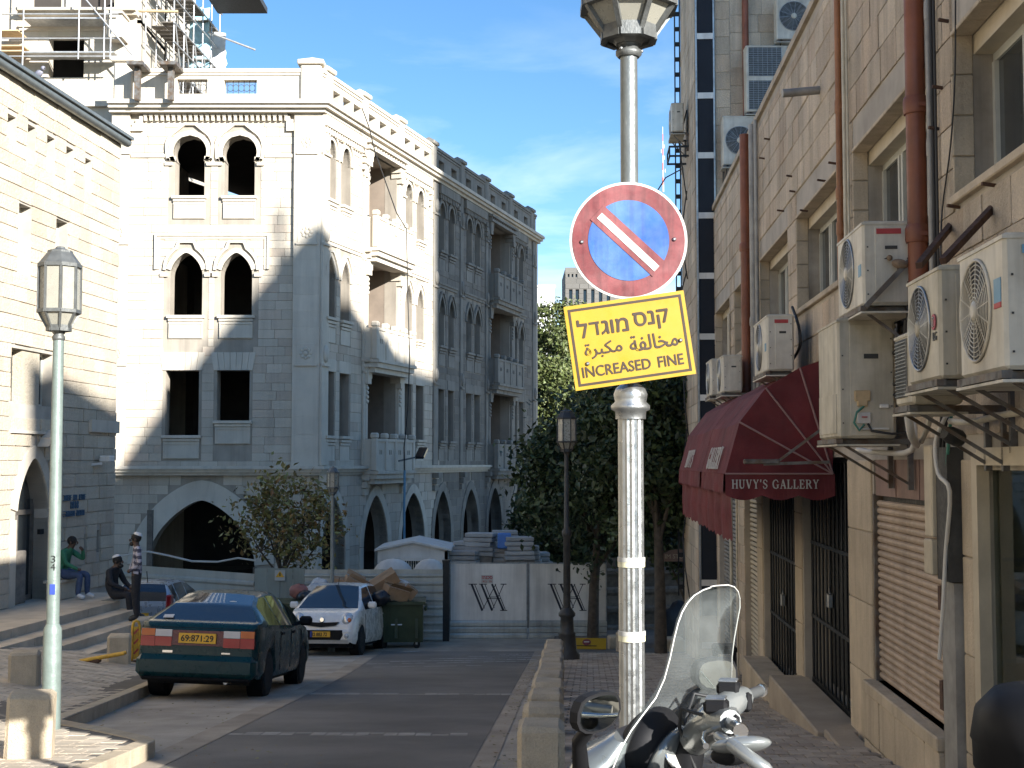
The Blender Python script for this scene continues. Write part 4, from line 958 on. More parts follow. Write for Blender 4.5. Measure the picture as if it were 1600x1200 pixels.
pipe(1168, 2.38, .075, -.4, ROOF, 'brown_pipe', sockets=(1.0, 3.2)); pipe(1180, 2.42, .05, .2, ROOF, 'grey_pipe', sockets=(2.0,)); pipe(1186, 2.44, .03, .2, ROOF, 'grey_pipe')
pipe(1141, 2.46, .03, -3.5, 2.6, 'cream_pipe'); pipe(1150, 2.44, .02, -3.5, 0, 'cream_pipe')
def cable(pts, r=.012, mt='cable', name='wall_cable'):
    q = [(sx(a, L, c), L - WL, sz(a, c, L)) for a, c, L in pts]; o = []
    for i in range(len(q) - 1):
        for k in range(4):
            t = k / 4; p0, p1, p2, p3 = (Vector(q[max(0, i - 1)]), Vector(q[i]), Vector(q[i + 1]), Vector(q[min(len(q) - 1, i + 2)]))
            o.append(.5 * (2 * p1 + (p2 - p0) * t + (2 * p0 - 5 * p1 + 4 * p2 - p3) * t * t + (3 * p1 - p0 - 3 * p2 + p3) * t ** 3))
    o.append(Vector(q[-1])); part(lambda b: b.tube(o, r, 6), name, mt, RF, shop)
cable([(1493, 0, 2.48), (1492, 120, 2.48), (1485, 230, 2.47), (1472, 330, 2.47), (1470, 420, 2.4)], .006)
cable([(1340, 703, 2.38), (1375, 707, 2.36), (1425, 703, 2.38), (1426, 650, 2.4)], .024, 'white_cable')
cable([(1485, 658, 2.4), (1515, 660, 2.38), (1560, 650, 2.40), (1600, 643, 2.42)], .022, 'cream_pipe', 'drain_hose')
cable([(1478, 650, 2.36), (1462, 690, 2.34), (1466, 740, 2.34), (1484, 768, 2.38), (1478, 860, 2.38), (1474, 940, 2.36), (1468, 1030, 2.34)], .016, 'white_cable', 'drain_hose')
cable([(1486, 650, 2.4), (1480, 720, 2.4), (1476, 800, 2.42), (1470, 868, 2.42)], .012, 'green_cable'); cable([(1472, 650, 2.4), (1468, 720, 2.4), (1470, 800, 2.42)], .014); cable([(1480, 650, 2.4), (1474, 700, 2.4), (1474, 760, 2.42)], .012)
cable([(1419, 645, 2.2), (1424, 680, 2.25), (1432, 695, 2.4)], .03, 'white_cable', 'drain_hose'); cable([(1440, 690, 2.4), (1452, 660, 2.3), (1452, 640, 2.2)], .02, 'cream_pipe', 'drain_hose')
for pts in (((1385, 560), (1405, 545), (1420, 520), (1418, 470)), ((1380, 590), (1400, 600), (1412, 570), (1416, 500)), ((1392, 610), (1408, 625), (1420, 610), (1415, 560)), ((1385, 470), (1400, 430), (1410, 400), (1400, 380)), ((1240, 560), (1250, 540), (1248, 510), (1238, 480))):
    cable([(a, c, 2.35) for a, c in pts], .018)
part(lambda b: (b.lathe([(.045, 0), (.055, .02), (.055, .09), (.04, .13)], 10, (0, 0, 0))), 'lamp_holder', 'iron', dict(loc=(12 + sx(1503, 2.3), -.2, sz(1503, 690) - RZ), rot=(R(70), 0, R(20))), shop)

# ------------------------------------------------------------------ taller building beyond it
TL0 = 2.12
tall = thing('tall_building', 'tall tan stone building with a narrow dark glazed strip beyond the low shop building', 'building', street(TL0, 30, RZ), RROT)
TLF = dict(loc=(30, 0, -RZ)); SB0, SB1, TT = 26.32, 30.2, 10.8
tw2 = part(lambda b: b.box(-SB1, -SB0, .02, 5.8, -4.9, TT), 'wall', 'mortar', TLF, tall)
lay(tw2, courses(-SB1, -SB0, -4.6, TT, [], .36, (.5, .9)), 'right_stone', .02, .016, .02, .004, budget=80, key=lambda r: -r[1])
# the end wall that faces up the street, over the roof of the shop building
ew = link('end_wall', MB().box(0, 5.78, -.006, .2, -4.6, TT).mesh('end_wall', 'mortar', True), tall, (30 - SB0 + .012, .02, -RZ), (0, 0, math.pi / 2))
lay(ew, courses(0.40, .70, -3, TT, [], .36, (.4, .5)) + courses(.70, 5.7, 5.0, TT, [], .36, (.5, .9)), 'right_stone', -.006, .016, .02, .004, budget=150)
part(lambda b: b.box(.05, .35, -.05, .0, -3, TT), 'stair_window', 'dark_pane', {}, ew)
for k in range(-3, 9): part(lambda b: b.box(.04, .36, -.07, -.045, .0 + k * 1.21, .12 + k * 1.21), 'spandrel_band', 'hoarding_white', {}, ew)
for x in (.02, .37): part(lambda b: b.box(x - .015, x + .015, -.075, .0, -3, TT), 'stair_frame', 'steel', {}, ew)
# ladder strip at the far corner with its small landing
lad = part(lambda b: (b.box(-30.19, -30.16, -.14, -.11, -3, TT), b.box(-30.19, -30.16, -.03, .0, -3, TT)), 'ladder', 'black_metal', TLF, tall)
rung = MB().box(-30.19, -30.16, -.11, -.03, -.05, .05).mesh('rung', 'black_metal', True)
for k in range(38): link('rung', rung, lad, (0, 0, -2.8 + k * .355))
part(lambda b: (b.box(-28.6, -27.8, -.42, -.39, 6.45, 6.49), b.box(-28.6, -27.8, -.42, -.39, 6.65, 6.69), b.box(-28.6, -28.57, -.42, 0, 6.45, 6.49), b.box(-27.83, -27.8, -.42, 0, 6.45, 6.49), b.box(-27.83, -27.8, -.42, 0, 6.65, 6.69), b.box(-27.83, -27.8, -.42, -.39, 6.45, 6.69), b.box(-28.6, -28.57, -.42, -.39, 6.45, 6.69)), 'railing', 'black_metal', TLF, tall)
for k in range(6):
    r4 = random.Random(k); z = 7.5 - k * 1.7; part(lambda b: b.tube([(-28 - .2 * k % 1.5, -.02, z), (-28.4, -.08 - r4.random() * .1, z - .6), (-27.9, -.05 - r4.random() * .12, z - 1.2), (-28.2, -.02, z - 1.9)], .015, 5), 'loose_cable', 'cable', TLF, tall)
part(lambda b: b.tube([(-29.2, -.05, 6.5), (-29.4, -.4, 6.35), (-29.4, -.62, 6.0)], .015, 5), 'loose_cable', 'cable', TLF, tall)
part(lambda b: b.tube([(0, -.1, 0), (0, -.1, TT + RZ - 5.2 + 3.0)], .065, 10), 'downpipe', 'brown_pipe', dict(loc=(30 - SB0 + .12, 1.12, 8.2)), tall)

# ------------------------------------------------------------------ air conditioners
def ac(label, loc, rz, w, h, d=.3, fans=1, style='rings', mt='ac_white', sticker=None, brkt=.34, group='air conditioners on the right-hand buildings', tray=True):
    t = thing('air_conditioner', label, 'air conditioner', loc, rz, group)
    MB().cbox(-w / 2, w / 2, -d, 0, 0, h, .018).build('casing', mt, t)
    MB().box(-w / 2 - .006, w / 2 + .006, -d - .006, .006, h - .03, h - .012).build('top_lip', mt, t)
    MB().cbox(w / 2 - .002, w / 2 + .006, -d + .09, -.02, .02, h - .05, .003).build('side_panel', mt, t)
    MB().box(w / 2 + .006, w / 2 + .010, -d * .55, -d * .3, h * .66, h * .70).build('handle_slot', 'ac_dark', t)
    if fans:
        for k in range(fans):
            r = min(w * .34, h / fans * .42); cx, cz = -w * .10, h * (k + .5) / fans
            if style == 'fins':
                MB().box(-w / 2 + .05, w / 2 - .12, -d - .004, -d + .01, .05 + k * h / fans, (k + 1) * h / fans - .04).build('grille_back', 'fin', t)
                b = MB()
                for i in range(16): z = .06 + k * h / fans + i * (h / fans - .12) / 15; b.box(-w / 2 + .04, w / 2 - .11, -d - .014, -d - .003, z - .002, z + .002)
                for i in range(8): x = -w / 2 + .05 + i * (w - .17) / 7; b.box(x - .002, x + .002, -d - .010, -d - .002, .05 + k * h / fans, (k + 1) * h / fans - .04)
                b.build('fan_grille', 'steel', t); continue
            MB().lathe([(r, -.004), (r, .0)], 28).build('grille_back', 'ac_dark', t, loc=(cx, -d - .001, cz), rot=(R(90), 0, 0))
            b = MB(); n = 11
            for i in range(1, n + 1):
                rr = r * i / n; q = [(cx + rr * math.cos(a * math.pi / 14), -d - .012 + .006 * (i / n) ** 2, cz + rr * math.sin(a * math.pi / 14)) for a in range(29)]; b.tube(q, .0035 if i < n else .009, 4, cap=False)
            for a in range(14): an = a * math.pi / 7 + .1; b.bar((cx + .03 * math.cos(an), -d - .011, cz + .03 * math.sin(an)), (cx + r * math.cos(an), -d - .008, cz + r * math.sin(an)), .005)
            b.build('fan_grille', mt if style == 'pale' else 'steel', t)
            MB().lathe([(r * .2, 0), (r * .2, .008), (r * .12, .016)], 16).build('fan_hub', mt, t, loc=(cx, -d - .008, cz), rot=(R(90), 0, 0))
            bl = MB()
            for a in range(3): an = a * 2.09; bl.add([(cx + .03 * math.cos(an), -d + .0, cz + .03 * math.sin(an)), (cx + r * .9 * math.cos(an), -d - .003, cz + r * .9 * math.sin(an)), (cx + r * .9 * math.cos(an + .7), -d - .005, cz + r * .9 * math.sin(an + .7)), (cx + r * .4 * math.cos(an + .9), -d - .003, cz + r * .4 * math.sin(an + .9))], [(0, 1, 2, 3)])
            bl.build('fan_blade', 'fin', t, fix=False)
    b = MB()
    for k in range(6): b.box(w / 2 + .006, w / 2 + .011, -d + .03 + (k % 2) * (d - .07), -d + .04 + (k % 2) * (d - .07), h * (.12 + .14 * k), h * (.12 + .14 * k) + .01)
    b.build('screw', 'ac_dark', t)
    if sticker: MB().box(w / 2 + .006, w / 2 + .010, -d * .72, -d * .22, h - .10, h - .06).build('label', 'sticker_red' if sticker == 'red' else 'sticker_blue', t); 
    if sticker == 'blue': MB().box(w * .30, w * .44, -d - .004, -d, h * .5, h * .68).build('label', 'sticker_blue', t); MB().box(w * .30, w * .44, -d - .004, -d, h * .46, h * .5).build('label', 'sticker_red', t)
    if sticker == 'red': MB().box(w * .34, w * .44, -d - .004, -d, h * .36, h * .5).build('label', 'sticker_blue', t)
    b = MB()
    for x in (-w * .4, w * .4):
        b.box(x - .02, x + .02, -d - .02, brkt, -.045, -.005); b.box(x - .02, x + .02, brkt - .04, brkt, -.4, -.045); b.bar((x, -d + .02, -.03), (x, brkt - .02, -.36), .02)
    b.box(-w / 2, w / 2, -d - .02, -d + .03, -.04, -.004); b.build('bracket_frame', 'bracket', t)
    if tray: MB().box(-w / 2 - .02, w / 2 + .02, -d - .02, .02, -.06, -.046).build('drip_tray', mt, t)
    return t
def wall_ac(label, pxn, pxf, yt, yb, L, **k):
    sn, zt = wall_s(pxn, yt, L); sf_, _ = wall_s(pxf, yt, L); zb = wall_s(pxn, yb, L)[1]; d = k.get('d', .3)
    return ac(label, street(L + d, (sn + sf_) / 2, zb), RROT, abs(sf_ - sn), zt - zb, brkt=WL - L - d, **k)
a1 = wall_ac('big pale air conditioner with blue and red sticker at the right edge', 1567, 1497, 362, 578, 1.9, sticker='blue', style='pale', d=.29)
a2 = wall_ac('pale air conditioner with round red emblem over two grey letters', 1466, 1417, 413, 592, 1.9, mt='ac_cream', d=.31)
w2, h2 = a2.children[0].dimensions.x, a2.children[0].dimensions.z
MB().lathe([(.045, 0), (.045, .004)], 18).build('emblem', 'logo_red', a2, loc=(w2 * .37, -.316, h2 * .80), rot=(R(90), 0, 0)); text('LG', .08, 'lamp_metal', a2, (w2 * .38, -.314, h2 * .60), (R(90), 0, 0), 'emblem', width=.075, ext=.003)
MB().tube([(w2 * .37 + .026 * math.cos(t * .6 + .5), -.323, h2 * .80 + .026 * math.sin(t * .6 + .5)) for t in range(9)], .003, 5).box(w2 * .37 - .003, w2 * .37 + .003, -.325, -.32, h2 * .80 - .015, h2 * .80 + .015).build('emblem', 'ac_white', a2)
wall_ac('white air conditioner with red sticker on a long bracket above the tall cabinet unit', 1347, 1308, 345, 478, 2.02, sticker='red', d=.36)
a4 = wall_ac('tall upright cream air conditioner with switch box and green cable on its side', 1308, 1278, 497, 685, 1.92, mt='ac_cream', fans=0, d=.44)
w4, h4 = a4.children[0].dimensions.x, a4.children[0].dimensions.z
for nm, mt_, y0, y1, z0, z1 in (('terminal_cover', 'wood', -.32, -.2, .72, .93), ('terminal_cover', 'wood', -.30, -.22, .62, .75), ('switch_box', 'hoarding_white', -.30, -.2, .28, .5), ('warning_label', 'hoarding_white', -.13, -.06, .58, .66), ('warning_label', 'hoarding_white', -.30, -.06, .16, .2)): MB().cbox(w4 / 2, w4 / 2 + .03, y0, y1, z0 * h4, z1 * h4, .006).build(nm, mt_, a4)
MB().box(w4 / 2 + .03, w4 / 2 + .05, -.27, -.23, .4 * h4, .42 * h4).build('switch_knob', 'sticker_red', a4)
MB().tube([(w4 / 2 + .02, -.25, .62 * h4), (w4 / 2 + .05, -.31, .5 * h4), (w4 / 2 + .04, -.33, .3 * h4), (w4 / 2 + .03, -.29, .15 * h4), (w4 / 2 + .03, -.25, .27 * h4)], .009, 6).build('cable', 'green_cable', a4)
MB().tube([(w4 / 2 + .02, -.22, .28 * h4), (w4 / 2 + .05, -.2, .14 * h4), (w4 / 2 + .06, -.05, .08 * h4), (w4 / 2 + .05, .2, .12 * h4)], .01, 6).build('cable', 'cable', a4)
MB().box(-w4 / 2 + .05, w4 / 2 - .06, -.448, -.44, .04, h4 - .05).build('air_slot', 'ac_cream', a4)
wall_ac('white air conditioner with red sticker just above the maroon awning', 1198, 1178, 491, 580, 1.98, sticker='red', d=.3)
for pxn, pxf, yt, yb, lab in ((1127, 1121, 554, 613, 'nearer of the twin white air conditioners beside the brown downpipe above the awning'), (1109, 1103, 560, 618, 'farther of the twin white air conditioners beside the dark stair strip')):
    sn, zt = wall_s(pxn, yt, 1.92); zb = wall_s(pxn, yb, 1.92)[1]; ac(lab, street(2.22, sn + .45, zb), RROT, .86, zt - zb, d=.28, brkt=.28)
wall_ac('air conditioner with fine pale grille hanging low behind the emblem unit', 1424, 1398, 515, 632, 1.93, mt='ac_cream', style='fins', d=.3)
def end_ac(label, px0, px1, y0, y1, **k):
    Y = street(3, SB0).y - .35; a, c = at(px0, y1, Y), at(px1, y0, Y); return ac(label, ((a.x + c.x) / 2, Y + .05, a.z), 0, c.x - a.x, c.z - a.z, brkt=.2, **k)
end_ac('white air conditioner with round dark fan at the very top above the shop roof', 1210, 1276, -5, 68)
end_ac('tall air conditioner with two dark grilles facing up the street above the shop roof', 1163, 1226, 77, 180, fans=2, style='fins')
end_ac('white air conditioner half hidden behind the shop roof edge', 1127, 1190, 186, 262)
ac('small white air conditioner high on the corner beside the dark glazed strip', street(2.02, 28.2, wall_s(1080, 130, 1.9)[1]), RROT, .8, .62, d=.26, brkt=.1)

sn3, _ = wall_s(1347, 345, 2.02); zb3 = wall_s(1347, 478, 2.02)[1]
part(lambda b: b.bar((-(sn3 - .07), -.02, zb3 + .46), (-(sn3 - .07), -.48, zb3 - .02), .035), 'bracket_strut', 'bracket', RF, shop)
# ------------------------------------------------------------------ shop awning
awn = thing('shop_awning', 'maroon domed fabric awning lettered for a gallery over the dark gates', 'awning', street(WL, 17, -.3), RROT)
AF = dict(loc=(17, 0, .3)); SA0, SA1 = 13.7, 20.7
prof = [(0, 1.08), (-.34, .97), (-.69, .76), (-.96, .41), (-1.11, -.12)]
xs_ = [-SA1, -(SA0 + 2.9), -SA0]
for k in range(2):
    x0, x1 = xs_[k] + (.012 if k else 0), xs_[k + 1] - (0 if k else .012)
    def cover(b):
        n = 8
        for i in range(len(prof) - 1):
            for j in range(n):
                u0, u1 = j / n, (j + 1) / n; f = lambda u: x0 + (x1 - x0) * u; sg = lambda u: -.02 * math.sin(math.pi * u)
                (ya, za), (yb, zb) = prof[i], prof[i + 1]
                b.quad((f(u0), ya - sg(u0) * .5, za + sg(u0)), (f(u1), ya - sg(u1) * .5, za + sg(u1)), (f(u1), yb - sg(u1) * .5, zb + sg(u1) * (i < 3)), (f(u0), yb - sg(u0) * .5, zb + sg(u0) * (i < 3)))
    part(cover, 'canopy', 'awning', AF, awn)
    def val(b):
        n = 40
        for j in range(n):
            u0, u1 = j / n, (j + 1) / n; f = lambda u: x0 + (x1 - x0) * u; e = lambda u: -1.12 + .02 * math.sin(u * 17); zz = lambda j: -.33 + .02 * (j % 2)
            b.quad((f(u0), e(u0) * .99, -.12), (f(u1), e(u1) * .99, -.12), (f(u1), e(u1), zz(j + 1)), (f(u0), e(u0), zz(j)))
    part(val, 'front_valance', 'awning', AF, awn)
    def curt(b):
        n = 40
        for j in range(n):
            u0, u1 = j / n, (j + 1) / n; f = lambda u: x0 + .05 + (x1 - x0 - .1) * u; e = lambda u: -1.07 + .03 * math.sin(u * 21); zz = lambda j: -.82 + .025 * (j % 2)
            b.quad((f(u0), -1.06, -.2), (f(u1), -1.06, -.2), (f(u1), e(u1), -.55), (f(u0), e(u0), -.55)); b.quad((f(u0), e(u0), -.55), (f(u1), e(u1), -.55), (f(u1), e(u1) + .01, zz(j + 1)), (f(u0), e(u0) + .01, zz(j)))
    part(curt, 'hanging_flap', 'awning', AF, awn)
for xe, sg in ((-SA0, 1), (-SA1, -1)):
    hub = (xe, -.02, -.12)
    for i in range(len(prof) - 1): part(lambda b: b.add([hub, (xe, prof[i][0], prof[i][1]), (xe, prof[i + 1][0], prof[i + 1][1])], [(0, 1, 2)]), 'side_panel', 'awning', AF, awn)
    for i in range(1, len(prof)): part(lambda b: b.tube([(xe + .006 * sg, hub[1], hub[2]), (xe + .006 * sg, prof[i][0], prof[i][1])], .011, 6), 'rib_seam', 'seam', AF, awn)
    def sv(b):
        n = 30
        for j in range(n):
            u0, u1 = j / n, (j + 1) / n; y0, y1 = -1.11 + 1.11 * u0, -1.11 + 1.11 * u1; zz = lambda u: -.34 - .05 * abs(math.sin(u * 9.4))
            b.quad((xe, y0, -.12), (xe, y1, -.12), (xe + .012 * math.sin(u1 * 20), y1, zz(u1)), (xe + .012 * math.sin(u0 * 20), y0, zz(u0)))
    part(sv, 'side_valance', 'awning', AF, awn)
GL = {'H': (.82, [(1, (.15, 0), (.15, 1)), (1, (.67, 0), (.67, 1)), (.5, (.15, .52), (.67, .52)), (.4, (0, .02), (.3, .02)), (.4, (0, .98), (.3, .98)), (.4, (.52, .02), (.82, .02)), (.4, (.52, .98), (.82, .98))]),
 'U': (.8, [(1, (.15, 1), (.15, .3), (.22, .1), (.36, .02)), (.5, (.36, .02), (.54, .06), (.64, .25), (.64, 1)), (.4, (0, .98), (.3, .98)), (.4, (.5, .98), (.8, .98))]),
 'V': (.8, [(1, (.12, 1), (.4, .02)), (.5, (.4, .02), (.68, 1)), (.4, (0, .98), (.28, .98)), (.4, (.54, .98), (.8, .98))]),
 'Y': (.8, [(1, (.12, 1), (.4, .48), (.4, 0)), (.5, (.4, .48), (.68, 1)), (.4, (0, .98), (.28, .98)), (.4, (.54, .98), (.8, .98)), (.4, (.24, .02), (.56, .02))]),
 "'": (.25, [(.8, (.12, 1.02), (.08, .75))]),
 'S': (.62, [(.6, (.54, .75), (.5, .92), (.3, 1), (.12, .92), (.08, .74)), (1, (.08, .74), (.18, .58), (.44, .44), (.54, .26)), (.6, (.54, .26), (.46, .08), (.28, 0), (.1, .06), (.05, .26))]),
 'G': (.84, [(.6, (.72, .72), (.6, .94), (.42, 1), (.22, .92)), (1, (.22, .92), (.08, .7), (.06, .45), (.12, .2), (.26, .05)), (.6, (.26, .05), (.46, 0), (.7, .1)), (1, (.68, .42), (.68, .08)), (.4, (.52, .42), (.84, .42))]),
 'A': (.82, [(.5, (.12, 0), (.4, 1)), (1, (.4, 1), (.7, 0)), (.5, (.22, .33), (.58, .33)), (.4, (0, .02), (.26, .02)), (.4, (.54, .02), (.84, .02))]),
 'L': (.68, [(1, (.16, 0), (.16, 1)), (.4, (0, .98), (.32, .98)), (.5, (0, .02), (.6, .02), (.64, .28))]),
 'E': (.7, [(1, (.16, 0), (.16, 1)), (.5, (0, .98), (.58, .98), (.6, .76)), (.5, (0, .02), (.6, .02), (.64, .26)), (.5, (.16, .52), (.46, .52)), (.4, (.46, .4), (.46, .64))]),
 'R': (.82, [(1, (.16, 0), (.16, 1)), (.5, (0, .98), (.45, .98), (.6, .88)), (1, (.6, .88), (.62, .7), (.52, .56)), (.5, (.52, .56), (.16, .52)), (1, (.42, .52), (.72, .02)), (.4, (0, .02), (.32, .02)), (.4, (.66, .02), (.84, .02))]), ' ': (.4, [])}
def words_on(s, h, fn, parent, frame, mt='sign_white', gap=.14, wfac=.17):
    tot = sum(GL[c][0] + gap for c in s) * h; x = -tot / 2; ls = []
    for c in s:
        ls += [[l_[0]] + [(x + p[0] * h, (p[1] - .5) * h) for p in l_[1:]] for l_ in GL[c][1]]; x += (GL[c][0] + gap) * h
    o = strokes(ls, wfac * h, mt, 'lettering', parent, fn, .003)
    for k, v in frame.items(): setattr(o, {'loc': 'location', 'rot': 'rotation_euler'}[k], v)
words_on("HUVY'S GALLERY", .088, lambda u, v, w: (-SA0 + .016 - w, -.60 + u * .86, -.225 + v), awn, AF)
(ya, za), (yb, zb) = prof[3], prof[4]
for s_, x in (("HUVY'S", (xs_[0] + xs_[1]) / 2 - .2), ('GALLERY', (xs_[1] + xs_[2]) / 2)):
    words_on(s_, .24, lambda u, v, w: (x + u, (ya + yb) / 2 - .04 + v * (ya - yb) / math.hypot(ya - yb, za - zb) + w * 2 - .004, (za + zb) / 2 - .1 + v * (za - zb) / math.hypot(ya - yb, za - zb)), awn, AF)
part(lambda b: (b.bar((-SA0 + .25, -.1, .0), (-SA0 + .25, -.75, -.02), .03), b.cbox(-SA0 + .2, -SA0 + .3, -.95, -.6, -.02, .03, .01), b.bar((-SA0 + .25, -.05, .42), (-SA0 + .25, -.62, .0), .025)), 'bracket_arm', 'bracket', AF, awn)

# ------------------------------------------------------------------ unseen houses added to the right, roofline shaped to cast the street's shade
def sunpt(u, w): return Vector((u * math.cos(SUN_TH) + w * LX, u * math.sin(SUN_TH) + w * LY, 0))
rear = thing('caster_houses', 'unseen row of stone houses added to cast the street shade, outside the picture', 'building', sunpt(30, -24) + Vector((0, 0, -2)), SUN_TH)
sil = [(9.65, 11.4, 12.7, 11.6), (12.7, 11.7, 18.2, 14.4), (18.2, 14.5, 20.4, 17.8), (20.4, 17.8, 23.3, 21.4), (23.3, 21.3, 25.4, 19.3), (25.4, 19.3, 28.2, 18.3), (28.2, 18.2, 32.8, 19.0), (32.8, 33.0, 47.6, 33.0)]
for u0, v0, u1, v1 in sil:
    h0, h1 = v0 + .35 * 20, v1 + .35 * 20
    MB().prism([(u0 - 30, -.5), (u1 - 30, -.5), (u1 - 30, h1 + 2), (u0 - 30, h0 + 2)], lambda u, v, w: (u, w, v), -4, 4).build('caster_wall', 'right_stone', rear)
MB().box(22.2 - 30, 22.5 - 30, 3.4, 4, 20, 20.6 + 7 + 2 + 1.6).build('caster_chimney', 'right_stone', rear)

# unseen house added to throw warm light back on to the shaded row
opp = thing('bounce_facade', 'unseen cream stone house added to bounce light, outside the picture to the left', 'building', (-10.2, -8, -2.5), math.pi / 2)
oops = [rect(x, x + 1.3, z, z + 1.9) for x in fr(-16, 22, 3.2) for z in (1.4, 5.0, 8.4)]
ob = MB(); wall(ob, -18, 25, -1.5, 12, oops, 0, .4); ob.box(-18, 25, .4, 7, 11.6, 12).box(-18, 25, 3, 3.2, -1.5, 11.6).box(-18, -17.6, .0, 7, -1.5, 12).box(24.6, 25, 0.01, 7, -1.5, 12)
ob.build('wall', 'left_stone', opp)
for o in oops: MB().box(o[0][1], o[0][2], .25, .3, o[0][0], o[1][0]).build('window', 'window_glass', opp)
# ------------------------------------------------------------------ far buildings and mast
fb = thing('far_stone_tower', 'grey stone tower block with tall narrow windows rising behind the pine', 'building', at(930, 700, 150))
o0 = fb.location.copy(); g = lambda px, py: (at(px, py, 150).x - o0.x, at(px, py, 150).z - o0.z)
fops2 = [rect(g(px, 0)[0], g(px + 5, 0)[0], g(0, y1)[1], g(0, y0)[1]) for px in (888, 898, 910, 922, 934, 946) for y0, y1 in ((452, 500), (540, 600))] + [rect(g(px, 0)[0], g(px + 2.5, 0)[0], g(0, 433)[1], g(0, 428)[1]) for px in (886, 892, 898)]
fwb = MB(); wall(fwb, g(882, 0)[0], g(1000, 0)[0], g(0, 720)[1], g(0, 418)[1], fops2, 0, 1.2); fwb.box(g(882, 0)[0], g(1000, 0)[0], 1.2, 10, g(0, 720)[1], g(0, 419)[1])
fwo = fwb.build('wall', 'far_stone_shaded', fb); lay(fwo, courses(g(882, 0)[0], g(960, 0)[0], g(0, 640)[1], g(0, 418)[1], fops2, .6, (1.0, 1.8), gap=.06), 'far_stone_shaded', 0, .03, .02, .02, budget=60)
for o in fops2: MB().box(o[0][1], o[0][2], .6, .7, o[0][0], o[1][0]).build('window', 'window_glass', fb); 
fw2 = thing('far_white_building', 'plain white building far off above the pine tops', 'building', at(850, 700, 190))
o1 = fw2.location.copy(); p0, p1 = at(826, 449, 190), at(866, 449, 190)
MB().box(p0.x - o1.x, p1.x - o1.x, 0, 14, -3, p0.z - o1.z).build('wall', 'far_white', fw2); MB().box(p0.x - o1.x - .2, p1.x - o1.x + .2, -.2, 14, p0.z - o1.z, p0.z - o1.z + .3).build('roof', 'far_white', fw2)
mast = thing('radio_mast', 'thin red and white radio mast far away in the sky', 'mast', at(1036, 300, 400))
for k in range(9):
    zz = at(1036, 300, 400).z; h = (at(1036, 198, 400).z - zz) / 9
    MB().tube([(0, 0, k * h), (0, 0, (k + 1) * h)], max(.12, .34 - .03 * k), 6).build('mast_section', 'mast_red' if k % 2 else 'sign_white', mast)
for k, (x, z) in enumerate(((.5, 10), (-.5, 12), (.4, 13.5), (.7, 6))): MB().tube([(x, 0, z), (x, 0, z + 1.2)], .12, 5).bar((0, 0, z + .5), (x, 0, z + .5), .08).build('aerial', 'sign_white', mast)
# ------------------------------------------------------------------ lamp posts
def lantern(t, z, r, h, metal, scale_top=1.0):
    n = 8; rot = math.pi / 8
    MB().lathe([(r * .28, z - .20 * h), (r * .34, z - .17 * h), (r * .62, z - .10 * h)][:2] + [(r * .55, z - .2 * h + .06 * h)], n, rot=rot, sm=False).build('lantern_seat', metal, t)
    def p(rr, zz, k): a = rot + k * 2 * math.pi / n; return Vector((rr * math.cos(a), rr * math.sin(a), zz))
    b = MB()
    for k in range(n):
        b.bar(p(r, z + .12 * h, k), p(r, z + .78 * h, k), .022, .022); b.bar(p(r * .55, z - .12 * h, k), p(r, z + .12 * h, k), .022, .022)
        for zz in (z + .12 * h, z + .78 * h): b.bar(p(r, zz, k), p(r, zz, k + 1), .03, .035)
        b.bar(p(r * .55, z - .12 * h, k), p(r * .55, z - .12 * h, k + 1), .03, .06)
    b.build('lantern_frame', metal, t)
    for k in range(n):
        MB().add([p(r * .97, z + .12 * h, k), p(r * .97, z + .12 * h, k + 1), p(r * .97, z + .78 * h, k + 1), p(r * .97, z + .78 * h, k), p(r * .94, z + .12 * h, k), p(r * .94, z + .12 * h, k + 1), p(r * .94, z + .78 * h, k + 1), p(r * .94, z + .78 * h, k)], [(0, 1, 2, 3), (7, 6, 5, 4)]).build('pane', 'lamp_glass', t)
        MB().add([p(r * .53, z - .12 * h, k), p(r * .53, z - .12 * h, k + 1), p(r * .97, z + .12 * h, k + 1), p(r * .97, z + .12 * h, k)], [(0, 1, 2, 3)]).build('lower_pane', 'lamp_glass', t)
    MB().lathe([(r * 1.06, z + .78 * h), (r * 1.06, z + .80 * h), (r * .62, z + .97 * h), (r * .60, z + 1.0 * h), (r * .25, z + 1.03 * h), (r * .2, z + 1.06 * h)], n, rot=rot, sm=False).build('lantern_roof', metal, t)
# foreground post
p = at(984, 400, 5.6); gz_ = walk_z(5.6); H0 = -gz_
lamp = thing('street_lamp', 'tall street lamp with fluted silver base carrying the two traffic signs', 'street lamp', (p.x, 5.6, gz_))
zz = lambda py: at(984, py, 5.6).z - gz_
MB().lathe([(.054, 0), (.054, zz(652))], 32, flute=.07, sm=False).build('fluted_base', 'galvanised', lamp)
MB().lathe([(.064, zz(655)), (.066, zz(643)), (.082, zz(640)), (.083, zz(634)), (.066, zz(628)), (.070, zz(622)), (.072, zz(616)), (.062, zz(607)), (.042, zz(601))], 28).build('collar', 'galvanised', lamp)
MB().lathe([(.039, zz(610)), (.037, zz(88))], 20).build('pole', 'pole_grey', lamp)
MB().lathe([(.046, zz(90)), (.056, zz(86)), (.056, zz(80)), (.042, zz(78)), (.045, zz(66)), (.075, zz(56))], 20).build('neck', 'lamp_metal', lamp)
for a in (0, 2, 4): MB().ball((.056 * math.cos(a), .056 * math.sin(a), zz(80)), .008, 6, 4).build('bolt', 'steel', lamp)
lantern(lamp, zz(40) + .02, .205, .52, 'lamp_metal')
for py, h in ((875, .028), (990, .03)):
    MB().lathe([(.0575, zz(py) - h), (.0575, zz(py) + h * .2)], 24, sm=True).build('tape_band', 'tape', lamp); MB().lathe([(.0585, zz(py) - .006), (.0585, zz(py) + .012)], 24).build('tape_band', 'sign_white', lamp)
